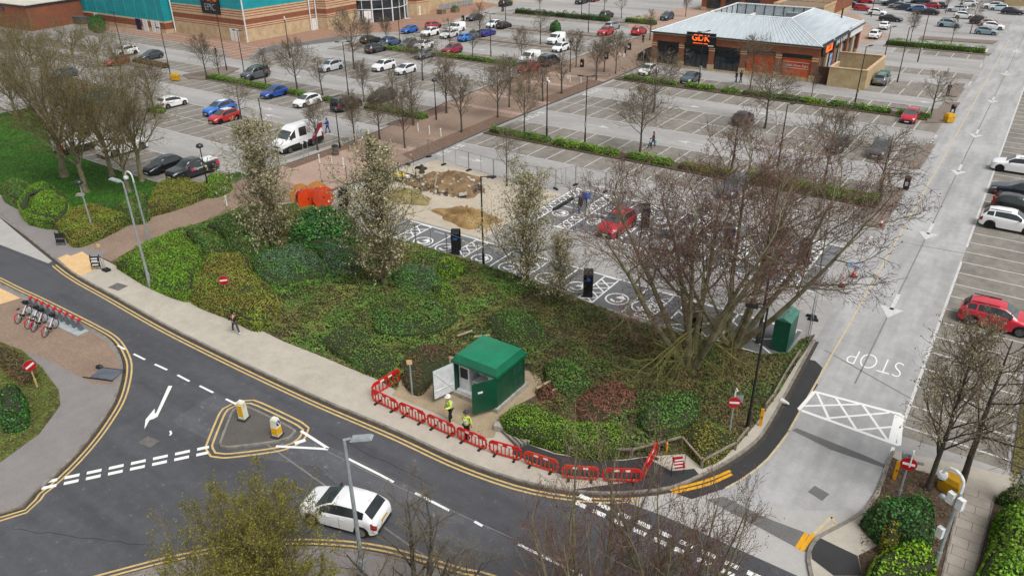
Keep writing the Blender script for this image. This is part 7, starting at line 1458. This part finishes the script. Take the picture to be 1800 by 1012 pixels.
fence_panel(FB[0], FB[1], 'grey mesh fence panel behind the orange cable drums'); fence_panel(FB[1], FB[2], 'grey mesh fence panel right of the orange cable drums')
BE = [(-51.2, 41.0), (-47.6, 41.9), (-44, 42.2), (-40.6, 41.3), (-37.4, 40.4), (-34.2, 40.4), (-31.0, 40.2)]
nm = ['at the bed edge before the orange cable drums', 'between the laurel and the covered charger', 'behind the tallest blossoming tree', 'left of the near charging bays', 'left of the charger with the blue label', 'between covered charger and black lamp post']
for i in range(len(BE) - 1): fence_panel(BE[i], BE[i + 1], 'grey mesh fence panel ' + nm[i])
fence_panel((-8.2, 46.4), (-7.6, 43.2), 'grey mesh fence panel beside the dark green steel cabinet'); fence_panel((-8.0, 46.0), (-7.4, 42.6), 'grey mesh fence panel leaning outermost by the dark green cabinet')
# timber knee rails
def knee(pts, label, m_=None, h=.45):
    P_ = [np.array(p) for p in pts]; t = simple('knee_rail', label, 'railing', P_[0], 0, 'low timber rails round the bed', z=.1)
    for i, p in enumerate(P_):
        b = MB(); b.box((*(p - P_[0]), h / 2), (.1, .1, h)); b.build('post', m_ or timber(), t)
    b = MB()
    for a, c in zip(P_[:-1], P_[1:]): d = c - a; mid = (a + c) / 2 - P_[0]; b.box((*mid, h + .03), (np.linalg.norm(d) + .1, .09, .09), math.atan2(d[1], d[0]))
    b.build('rail', m_ or timber(), t)
knee(ats([(1000, 800), (1108, 803)]), 'short timber rail in front of the bright clipped shrub'); knee(ats([(1110, 803), (1170, 788), (1197, 780)]), 'timber rail behind the red works barriers at the corner'); knee(ats([(1197, 780), (1233, 822), (1292, 790), (1312, 765)]), 'angled timber rail around the corner by the right no entry sign'); knee(ats([(1345, 722), (1358, 705), (1378, 668), (1404, 628)]), 'timber rail along the access road side of the bed')
def hoop(p, q, label): 
    p, q = np.array(p), np.array(q); d = q - p; L_ = np.linalg.norm(d); b = MB(); b.path([(0, 0, 0), (0, 0, .75), (.1, 0, .82), (L_ - .1, 0, .82), (L_, 0, .75), (L_, 0, 0)], .04, 6); tag(b.build('hoop_rail', BLKP, None, False, None, (*p, .1), math.atan2(d[1], d[0])), label, 'hoop rail', 'black hoop rails')
hoop((-21.4, 102.6), (-18.9, 102.6), 'black hoop rail left of the full green hedge'); hoop((-14.0, 102.7), (-12.0, 102.7), 'black hoop rail right of the full green hedge'); hoop((-79, 101.6), (-75.6, 101.6), 'black hoop rail in the hedge right of the crimson crossover')
t = simple('trolley_rack', 'black open frame rack at the right end of the long hedge', 'rack', (-8.6, 69.0), R(90)); b = MB(); 
for x in (0, 1.3):
    for y in (0, .5): b.cyl((x, y, .1), (x, y, 1.3), .025, n=5)
for z in (.6, 1.25): b.path([(0, 0, z), (1.3, 0, z), (1.3, .5, z), (0, .5, z), (0, 0, z)], .02, 5)
b.build('frame', BLKP, t)
t = simple('bench_rail', 'low timber bench rail at the corner of the brick path and hedge', 'bench', at(1058, 135), R(30), z=.1); b = MB(); b.box((0, 0, .5), (2.6, .3, .08)); b.build('seat', timber(), t)
for x in (-1.1, 1.1): b = MB(); b.box((x, 0, .23), (.1, .25, .46)); b.build('leg', timber(), t)
# bins
def binthing(xy, label, kind, rz=0, z=.1):
    t = simple('litter_bin' if kind != 'grit' else 'grit_bin', label, 'bin' if kind != 'grit' else 'grit bin', xy, rz, z=z)
    if kind == 'grit':
        Y_ = mat('grit_yellow', '#c99a12', '#b3850c', 3, .5); b = MB(); b.box((0, 0, .35), (1.0, .7, .7), taper=1.08); b.build('tub', Y_, t); b = MB(); b.box((0, 0, .85), (1.12, .8, .3), taper=.75); b.build('lid', Y_, t)
    elif kind == 'round':
        b = MB(); b.lathe([(.36, 0), (.4, .25), (.32, .3), (.3, .85), (.33, .95)], n=14); b.build('body', mat('brown_bin', '#5b564f', '#46423c', 4, .8), t); b = MB(); b.lathe([(.33, .95), (.33, 1.05), (.2, 1.1)], n=14); b.build('rim', BLKP, t)
    else:
        b = MB(); b.box((0, 0, .5), (.5, .45, 1.0)); b.build('body', DARKM, t); b = MB(); b.lathe([(.27, 1.0), (.3, 1.05), (.3, 1.15), (.18, 1.28)], n=12); b.build('hood', BLKP, t, ang=40); b = MB(); b.box((0, -.235, .55), (.24, .02, .36)); b.build('notice', SWHT, t)
    return t
binthing(at(1592, 332), 'black litter bin with a white notice at the end of the long hedge', 'post'); binthing(at(590, 272), 'round brown litter bin in the mulch strip by the white van', 'round'); binthing(at(1023, 118), 'black litter bin on the brick path edge, nearest of three', 'post'); binthing(at(1066, 104), 'black litter bin beside a bare tree, middle of three on the path', 'post'); binthing(at(1106, 88), 'black litter bin near the walking figures, farthest of three on the path', 'post'); binthing(at(1673, 202), 'black bin bag topped bin behind the yellow grit bin', 'post'); binthing(at(814, 38), 'slim black bin by the navy saloon near the cinema', 'post')
binthing(at(884, 20), 'grey bin beside the black crossover on the far lane', 'round')
binthing(at(1667, 214), 'yellow grit bin at the row end beside the access road', 'grit', R(50)); binthing(at(309, 141), 'yellow grit bin beside a lamp post in the left lot', 'grit', R(20)); binthing(at(1668, 862), 'large yellow grit bin beside the slab path at lower right', 'grit', R(-20)).scale = (.85, .85, .85); binthing(at(898, 4), 'yellow grit bin at the top near the black crossover', 'grit')
for px, lb in (((776, 25), 'concrete planter box by the cinema, left of two'), ((800, 22), 'planted tub by the cinema, right of two')):
    t = simple('planter', lb, 'planter', at(*px)); b = MB(); b.box((0, 0, .5), (1.5, 1.5, 1.0), taper=1.05); b.build('tub', mat('planter_brown', '#7c6c5c', '#66584a', 2, .9), t)
    if 'tub by' in lb: b = MB(); b.ball((0, 0, 1.1), .7, 9, (1, 1, .7)); b.build('plant', mat('planter_green', '#3c5a22', '#2c4518', 5, .9), t)
# cones, posts, bollards
CONE = mat('cone_red', '#d02818', '#b82010', 5, .5)
def cone(px, label):
    t = simple('traffic_cone', label, 'traffic cone', at(*px), rng.random(), 'red and white cones', z=.02); b = MB(); b.box((0, 0, .03), (.42, .42, .06)); b.build('base', rubber(), t); b = MB(); b.cyl((0, 0, .06), (0, 0, .32), .17, .115, 12); b.cyl((0, 0, .55), (0, 0, .78), .065, .03, 12); b.build('body', CONE, t); b = MB(); b.cyl((0, 0, .32), (0, 0, .55), .115, .065, 12); b.build('white_sleeve', SWHT, t)
cone((1548, 398), 'red and white cone on the kerbed tip below the long hedge'); cone((1500, 486), 'red and white cone beside the blue crate, farther of the pair'); cone((1479, 503), 'red and white cone under the bough, nearer of the pair'); 
b = MB(); b.box((0, 0, .1), (.9, .45, .18), R(5)); b.box((.2, .05, .2), (.4, .3, .08), R(25)); tag(b.build('blue_crate', mat('pale_blue_plastic', '#7fa4d0', '#a8b8cc', 5, .5), None, False, None, (*at(1500, 468), .02)), 'pale blue plastic crate lying by the farther cone', 'crate')
b = MB(); b.cyl((0, 0, .05), (.45, .1, .16), .17, .06, 10); tag(b.build('fallen_cone', SWHT, None, False, None, (*at(1374, 706), .02), R(-40)), 'small white cone lying on the dark tarmac strip', 'cone')
for px, lb in (((1336, 748), 'yellow marker post at the corner bed near the access road'), ((1571, 842), 'yellow marker post beside the right no entry sign')): t = simple('marker_post', lb, 'marker post', at(*px), z=.1); b = MB(); b.box((0, 0, .55), (.16, .07, 1.1), R(20)); b.build('post', mat('marker_yellow', '#dc9c08', '#c88a06', 3, .5), t); b = MB(); b.box((.03, -.05, .6), (.04, .02, .1), R(20)); b.build('tag', DARKM, t)
b = MB(); b.cyl((0, 0, 0), (0, 0, .55), .05); b.ball((0, 0, .55), .06, 8); tag(b.build('amber_post', mat('marker_yellow', '#dc9c08'), None, False, None, (*at(1171, 797), .1)), 'short yellow post under the timber rail behind the barriers', 'marker post')
for px, lb in (((399, 362), 'white bollard at the end of the brick path by the clipped shrub'), ((562, 287), 'white bollard on the path nearest the litter bin'), ((584, 291), 'white bollard second on the path from the litter bin'), ((604, 293), 'white bollard third on the path from the litter bin'), ((735, 231), 'white bollard on the upper path crossing, left of three'), ((755, 236), 'white bollard on the upper path crossing, middle of three'), ((775, 240), 'white bollard on the upper path crossing, right of three'), ((1002, 145), 'white bollard by the far path band, left of two'), ((1021, 146), 'white bollard by the far path band, right of two')):
    t = simple('bollard', lb, 'bollard', at(*px), 0, 'white path bollards', z=.1); b = MB(); b.cyl((0, 0, 0), (0, 0, .9), .07, .06, 10); b.build('post', white_metal(), t); b = MB(); b.cyl((0, 0, .82), (0, 0, .95), .09, .09, 10); b.build('cap', white_metal(), t)
for px, h_, lb in (((888, 190), 1.9, 'white notice on a thin post beside the red long car'), ((998, 163), 2.4, 'white sign on a thin post right of the camera pole'), ((1089, 120), 2.4, 'white sign on a thin post near the bushy headed tree, left of two'), ((1096, 122), 2.4, 'white sign on a thin post near the bushy headed tree, right of two'), ((1131, 110), 1.9, 'grey post sign beside the black ramp screen'), ((535, 280), 2.2, 'grey sign post in front of the white van, left of two'), ((543, 276), 2.2, 'grey sign post in front of the white van, right of two'), ((1727, 116), 2.6, 'white notice on a post at the kerbed tip by the access road')):
    t = simple('post_sign', lb, 'post sign', at(*px), z=.05); b = MB(); b.cyl((0, 0, 0), (0, 0, h_), .03, n=6); b.build('post', GREYP, t); b = MB(); b.box((0, -.04, h_ - .25), (.35, .03, .5), R(30)); b.build('plate', SWHT if 'white' in lb else SGREY, t)
t = simple('ramp_screen', 'black sloping ramp screen at the left corner of the kebab shop', 'screen', (-54.0, 116.6), R(0)); b = MB(); b.prism([(0, 0), (2.6, 0), (2.6, 2.4), (1.6, 2.0), (0, .9)], -.05, .05); o = b.build('panel', DARKM, t, loc=(-1.3, 0, .2)); o.rotation_euler = (R(90), 0, 0); b = MB(); b.box((0, 0, .1), (2.9, .4, .2)); b.build('plinth', mat('dark_timber', '#4e3a2e'), t)
b = MB(); disc(b, Matrix.Translation((0, 0, .01)), .9, 24, .02); tag(b.build('round_bench', mat('ring_pale', '#c8c2b8', '#8f877c', 4, .7), None, False, None, (*at(716, 33), .02)), 'pale round ring set in the paving outside the cinema doors', 'ring')
tag(link('grey_skip', MB().box((0, 0, .8), (3.2, 1.8, 1.4), taper=1.12).mesh('grey_skip', mat('skip_grey', '#55595c', '#3f4346', 2, .7)), None, (*at(143, 42), .05), R(4)), 'grey open skip against the brick store wall left of the green bush', 'skip')
b = MB()
for k in range(9): b.cyl((k * .9, 0, 0), (k * .9, 0, 1.1), .03, n=5)
b.cyl((0, 0, 1.1), (7.2, 0, 1.1), .03, n=5); b.cyl((0, 0, .6), (7.2, 0, .6), .025, n=5); tag(b.build('pale_railing', steel(), None, False, None, (*at(4, 62), .1), R(-5)), 'pale metal railing at the far left edge', 'railing')
b = MB(); b.box((0, 0, .12), (.7, .5, .22), taper=.8); tag(b.build('foot_stone', concrete(), None, False, None, (*at(142, 346), .1), R(30)), 'pale stone at the foot of the stout lawn tree', 'stone')
for px, s_, lb in (((208, 506), (1.1, .8), 'square paved access cover on the footway by the tall grey lamp'), ((572, 687), (.55, .55), 'round iron drain cover in the double yellow lines'), ((262, 777), (.9, .6), 'grey iron access cover in the road left of the island')):
    b = MB(); (b.box((0, 0, .006), (s_[0], s_[1], .012)) if 'square' in lb or 'grey iron' in lb else b.lathe([(.32, 0), (.32, .016)], n=16)); tag(b.build('access_cover', mat('iron_cover', '#6b6866', '#55524f', 5, .8) if 'round' not in lb else DARKM, None, False, None, (*at(*px), .108 if 'square' in lb else .014), R(8)), lb, 'access cover')
# hire bikes and docks
dk = thing('bike_dock', 'row of docking points on a white plate beside the double yellow lines', 'bike dock', (*at(97, 565), .105), math.atan2(at(150, 590)[1] - at(45, 540)[1], at(150, 590)[0] - at(45, 540)[0]))
b = MB(); b.box((0, 0, .02), (6.6, .75, .04)); b.build('base_plate', mat('dock_plate', '#a9b0b2', '#939a9c', 3, .5), dk)
for k in range(9): 
    x = -2.9 + k * .72; b = MB(); b.box((x, .12, .38), (.14, .28, .7), rx=R(15), taper=.8); d1 = b.build('dock_post', mat('dock_grey', '#5f676c', '#4c5358', 4, .5), dk); b = MB(); b.box((x, .2, .8), (.2, .22, .14), rx=R(20)); b.build('dock_head', mat('dock_red', '#c41c3c', '#a81632', 4, .4), d1)
def bike(xk, label, lay):
    a = dk.rotation_euler.z; c = np.array([dk.location.x, dk.location.y]); px_ = c + np.array([math.cos(a), math.sin(a)]) * xk + np.array([math.sin(a), -math.cos(a)]) * .95
    t = thing('hire_bike', label, 'bicycle', (*px_, .1), a - R(90) + lay, 'docked hire bikes'); SL = mat('bike_silver', '#b4b8bb', '#9ca0a3', 4, .4, .3); RD = mat('bike_red', '#c8183c', '#b01232', 4, .35)
    for x, nm_ in ((-.55, 'front'), (.55, 'rear')):
        b = MB(); b.lathe([(.305, -.018), (.335, -.02), (.335, .02), (.305, .018), (.305, -.018)], n=20, M=Matrix.Translation((x, 0, .335)) @ Matrix.Rotation(R(90), 4, 'X')); b.F = [f for f in b.F if len(f) == 4]; b.I = [0] * len(b.F); wl_ = b.build('wheel', rubber(), t)
        b = MB(); 
        for k in range(6): an = k * math.pi / 6; b.cyl((x - .3 * math.cos(an), 0, .335 - .3 * math.sin(an)), (x + .3 * math.cos(an), 0, .335 + .3 * math.sin(an)), .006, n=3)
        b.build('spokes', steel(), wl_)
        b = MB(); b.lathe([(.35, -.035), (.362, -.035), (.362, .035), (.35, .035)], n=20, M=Matrix.Translation((x, 0, .335)) @ Matrix.Rotation(R(90), 4, 'X')); b.F = [f for f in b.F if sum(b.V[i][2] for i in f) / len(f) > .42 and len(f) == 4]; b.I = [0] * len(b.F); b.build('mudguard', RD, t)
    b = MB(); b.cyl((-.5, 0, .8), (.1, 0, .35), .04, n=7); b.cyl((.1, 0, .3), (.25, 0, .85), .025, n=7); b.cyl((-.55, 0, .34), (-.42, 0, 1.0), .025, n=7); b.cyl((.1, 0, .33), (.55, 0, .34), .022, n=7); b.cyl((.22, 0, .7), (.55, 0, .34), .018, n=7); b.build('frame', SL, t)
    b = MB(); b.cyl((-.42, -.28, 1.03), (-.42, .28, 1.03), .02, n=6); b.box((-.5, 0, 1.0), (.2, .3, .2)); b.build('handlebar', BLKP, t); b = MB(); b.ball((.27, 0, .9), .13, 8, (1.2, .8, .35)); b.build('saddle', BLKP, t); b = MB(); b.box((-.6, 0, .86), (.2, .26, .16)); b.build('basket', mat('basket_grey', '#4a4e52'), t); b = MB(); b.cyl((.1, -.14, .33), (.1, .14, .33), .09, n=10); b.build('crank', BLKP, t)
for xk, lb, ly in ((-1.9, 'silver hire bike with red mudguards at the left end of the dock', .5), (-.6, 'silver hire bike second from the left in the dock', .45), (.05, 'silver hire bike third from the left in the dock', .5), (1.35, 'silver hire bike nearest the empty docking points', .5)): bike(xk, lb, ly)
# ---------------- people ----------------
SKIN = mat('skin', '#b98a70', '#a87a62', 9, .6); HIVIS = mat('hivis_yellow', '#c8e05a', '#b4cc4a', 6, .6); REFL = mat('reflective_band', '#c9ccc8', '#b4b7b3', 8, .4)
cloth = lambda n, c: mat(n, c, None, 9, .85)
def skinned(name, V, E, Rd, m_, root=0):
    me = bpy.data.meshes.new('tmp'); me.from_pydata(V, E, []); o = bpy.data.objects.new('tmp_figure', me); C.objects.link(o); o.modifiers.new('s', 'SKIN'); sv = me.skin_vertices[0].data
    for i, r in enumerate(Rd): sv[i].radius = (r, r) if isinstance(r, (int, float)) else r; sv[i].use_root = i == root
    sb = o.modifiers.new('u', 'SUBSURF'); sb.levels = 2; bpy.context.view_layer.update(); r = bpy.data.meshes.new_from_object(o.evaluated_get(bpy.context.evaluated_depsgraph_get())); r.name = name
    bpy.data.objects.remove(o); bpy.data.meshes.remove(me); r.materials.clear(); r.materials.append(m_); r.polygons.foreach_set('use_smooth', [True] * len(r.polygons)); return r
def person(base, face, label, top_c, leg_c, H=1.75, stride=.28, arms=((.1, .25), (-.1, .25)), hair='#1c1814', helmet=None, shoe='#1b1b1d', hood=False, bend=0., group='people on foot', hv=False, z=.02):
    t = thing('person', label, 'person', (*at(*base, z), z), R(face), group); k = H / 1.75; t.scale = (k, k, k); s = stride; bx = bend
    sh = 1.43; J = {'pel': (0, 0, .97), 'wa': (bx * .3, 0, 1.12), 'ch': (bx * .7, 0, 1.32), 'nk': (bx, 0, 1.47), 'hd0': (bx + .02, 0, 1.56), 'hd1': (bx + .03, 0, 1.66), 'hd2': (bx + .02, 0, 1.73)}
    for sg, nm in ((1, 'l'), (-1, 'r')):
        f = s * sg; J['hip' + nm] = (0, sg * .09, .90); J['kn' + nm] = (f * .62 + .05, sg * .095, .5); J['an' + nm] = (f, sg * .095, .10 + (.06 if f < 0 else 0)); J['to' + nm] = (f + .17, sg * .11, .045 + (.01 if f < 0 else 0))
        a = arms[0 if sg > 0 else 1]; J['sh' + nm] = (bx * .85, sg * .18, sh); J['el' + nm] = (bx * .85 + a[0] * .6, sg * (.24), 1.15); J['wr' + nm] = (bx * .85 + a[0] + a[1], sg * (.24 - .3 * max(0, a[1] - .1)), 1.12 - .24 * (1 - min(1, abs(a[1]) * 3.2)) + .02); d = Vector(J['wr' + nm]) - Vector(J['el' + nm]); d.normalize(); J['ha' + nm] = tuple(Vector(J['wr' + nm]) + d * .08)
    ks = list(J); ix = {q: i for i, q in enumerate(ks)}
    ed = [('pel', 'wa'), ('wa', 'ch'), ('ch', 'nk'), ('nk', 'hd0'), ('hd0', 'hd1'), ('hd1', 'hd2')]
    for nm in 'lr': ed += [('pel', 'hip' + nm), ('hip' + nm, 'kn' + nm), ('kn' + nm, 'an' + nm), ('an' + nm, 'to' + nm), ('ch', 'sh' + nm), ('sh' + nm, 'el' + nm), ('el' + nm, 'wr' + nm), ('wr' + nm, 'ha' + nm)]
    rad = {'pel': .12, 'wa': .115, 'ch': .13, 'nk': .055, 'hd0': .07, 'hd1': .095, 'hd2': .07}
    rr = lambda q: rad.get(q) or {'hi': .085, 'kn': .058, 'an': .042, 'to': .036, 'sh': .06, 'el': .045, 'wr': .03, 'ha': .033}[q[:2]]
    bm = skinned('body', [J[q] for q in ks], [(ix[a], ix[c]) for a, c in ed], [rr(q) for q in ks], SKIN)
    # fingers, nose, ears, eyes and mouth go into the same body mesh
    ex = MB().use(SKIN); dk_ = mat('eye_dark', '#1a1512', None, 5, .4); lp = mat('lip', '#8a4f46', None, 5, .6)
    for nm, sg in (('l', 1), ('r', -1)):
        h = Vector(J['ha' + nm]); d = (h - Vector(J['wr' + nm])).normalized(); sd = Vector((0, 1, 0)); dn = d.cross(sd)
        for q, ln_ in enumerate((.075, .085, .08, .06)): o_ = h + sd * ((q - 1.5) * .018); m1 = o_ + d * ln_ * .55; ex.cyl(o_, m1, .009, .008, 6); ex.cyl(m1, m1 + (d * .8 + dn * .5 * sg).normalized() * ln_ * .5, .008, .006, 6)
        o_ = h - d * .03; ex.cyl(o_, o_ + (d * .6 - sd * sg * .8).normalized() * .06, .011, .008, 6)
    hx_ = bx + .03; ex.box((hx_ + .095, 0, 1.635), (.035, .024, .045), ry=R(20)); ex.ball((hx_ - .0, .092, 1.64), .026, 6, (.7, .4, 1)); ex.ball((hx_ - .0, -.092, 1.64), .026, 6, (.7, .4, 1)); ex.use(dk_)
    for y in (.034, -.034): ex.ball((hx_ + .082, y, 1.66), .012, 6)
    ex.use(lp).box((hx_ + .082, 0, 1.592), (.012, .045, .012))
    em = ex.mesh('tmp'); bmm = bmesh.new(); bmm.from_mesh(bm); n0 = len(bmm.faces); bmm.from_mesh(em); bmm.faces.ensure_lookup_table()
    bmm.to_mesh(bm); bmm.free(); bm.materials.clear()
    for q in (SKIN, dk_, lp): bm.materials.append(q)
    for i, p_ in enumerate(em.polygons): bm.polygons[n0 + i].material_index = ex.I[i]
    bd = link('body', bm, t)
    tq = ['wa', 'ch', 'nk', 'shl', 'ell', 'wrl', 'shr', 'elr', 'wrr', 'pel']; ti = {q: i for i, q in enumerate(tq)}
    tv = {q: Vector(J[q]) for q in tq}; tv['pel'] = Vector(J['pel']) + Vector((0, 0, -.06)); tv['nk'] = Vector(J['nk']) - Vector((0, 0, .02))
    tr = {'pel': .15, 'wa': .14, 'ch': .155, 'nk': .075, 'shl': .082, 'shr': .082, 'ell': .066, 'elr': .066, 'wrl': .048, 'wrr': .048}
    link('jacket', skinned('jacket', [tuple(tv[q]) for q in tq], [(ti[a], ti[c]) for a, c in (('pel', 'wa'), ('wa', 'ch'), ('ch', 'nk'), ('ch', 'shl'), ('shl', 'ell'), ('ell', 'wrl'), ('ch', 'shr'), ('shr', 'elr'), ('elr', 'wrr'))], [tr[q] for q in tq], top_c, 1), t)
    lq = ['pel', 'hipl', 'knl', 'anl', 'hipr', 'knr', 'anr']; li = {q: i for i, q in enumerate(lq)}
    link('trousers', skinned('trousers', [J[q] for q in lq], [(li[a], li[c]) for a, c in (('pel', 'hipl'), ('hipl', 'knl'), ('knl', 'anl'), ('pel', 'hipr'), ('hipr', 'knr'), ('knr', 'anr'))], [.135, .098, .075, .06, .098, .075, .06], leg_c), t)
    for nm in 'lr': a = Vector(J['an' + nm]); c = Vector(J['to' + nm]); b = MB(); b.ball((a + c) / 2 + Vector((.0, 0, -.015)), .09, 9, (1.55, .62, .62)); b.ball(a + Vector((-.01, 0, .0)), .06, 8); b.build('shoe', cloth('shoe_' + shoe.strip('#'), shoe), t, True)
    if helmet: b = MB(); b.lathe([(.135, 0), (.13, .05), (.105, .11), (.05, .145)], (hx_ - .005, 0, 1.68), 14); b.lathe([(.16, -.012), (.16, .0)], (hx_ + .015, 0, 1.685), 14); b.build('helmet', cloth('helmet_' + helmet.strip('#'), helmet), t, ang=50)
    else: b = MB(); b.ball((hx_ - .018, 0, 1.69), .108 if not hood else .125, 10, (1, .92, .82 if not hood else 1)); b.ball((hx_ - .05, 0, 1.62), .085, 8, (.7, 1, 1)); b.build('hair' if not hood else 'hood', cloth('hair_' + hair.strip('#'), hair), t, True)
    if hv:
        b = MB(); 
        for z_ in (1.12, 1.25): b.lathe([(.158 if z_ < 1.2 else .165, 0), (.158 if z_ < 1.2 else .165, .05)], (bx * .5, 0, z_), 14)
        b.build('reflective_band', REFL, t)
    return t
NAVYC = cloth('navy_cloth', '#151a26'); BLKC = cloth('black_cloth', '#17171a'); GRYC = cloth('grey_cloth', '#3c3f44'); BLUC = cloth('blue_cloth', '#1f3c9c'); MARC = cloth('maroon_cloth', '#4a1824'); LBLU = cloth('light_blue_cloth', '#7fb0e0'); DENIM = cloth('denim_cloth', '#2c3a54')
person((793, 742), -115, 'worker in yellow hi-vis jacket and white helmet facing the road by the open kiosk', HIVIS, NAVYC, 1.78, .1, ((.05, .28), (.08, .05)), helmet='#e4e4e0', shoe='#b8c070', bend=.06, hv=True, z=.12)
person((821, 772), 100, 'worker in yellow hi-vis jacket and dark helmet seen from behind at the barriers', HIVIS, BLKC, 1.78, .06, ((.12, .2), (.05, .02)), helmet='#3a3c44', hv=True, z=.12)
person((416, 586), 165, 'person in a black hooded jacket and white shoes walking along the footway', BLKC, GRYC, 1.6, .34, ((.2, .15), (.1, .22)), hair='#101012', shoe='#e0e0e0', hood=True, bend=.08, z=.11)
person((577, 234), 200, 'person in bright blue top and trousers behind the white crew van', BLUC, cloth('blue_trousers', '#2a3f7c'), 1.75, .22, ((.15, .3), (-.1, .1)))
person((1148, 258), 190, 'adult in a maroon jacket carrying a pale bag beside a child', MARC, DENIM, 1.68, .2, ((.1, .1), (.05, .05)))
b = MB(); b.box((0, 0, .45), (.3, .14, .36), taper=.8); tag(b.build('carrier_bag', mat('mint_bag', '#9cd6cc', '#80beb4', 6, .5), None, False, None, (*at(1152, 257), .05)), 'pale mint carrier bag held by the adult in maroon', 'bag')
person((1142, 261), 200, 'child in a light blue coat walking beside the adult in maroon', LBLU, BLKC, 1.15, .3, ((.1, .15), (.1, .1)))
person((1293, 146), 60, 'walker in dark blue near the kebab shop, left of a pair', NAVYC, DENIM, 1.7, .22, ((.15, .25), (-.1, .1)))
person((1301, 146), 60, 'walker in black near the kebab shop, right of a pair', BLKC, BLKC, 1.78, .26, ((.15, .2), (-.1, .1)))
person((1665, 169), -60, 'person in dark camouflage clothes standing in the row end bay', cloth('dark_green_cloth', '#2a2c26'), cloth('dark_brown_cloth', '#34302a'), 1.8, .08, ((.15, .25), (.15, .25)))
person((1130, 76), 120, 'person in black walking past the left end of the kebab shop', BLKC, BLKC, 1.7, .24)
person((1099, 97), -90, 'person in black standing by the bin on the brick path', BLKC, NAVYC, 1.72, .08)
person((381, 100), -90, 'person in black standing on the buff paving left of the kerb lamp posts', BLKC, cloth('brown_cloth', '#4a3a30'), 1.75, .15)
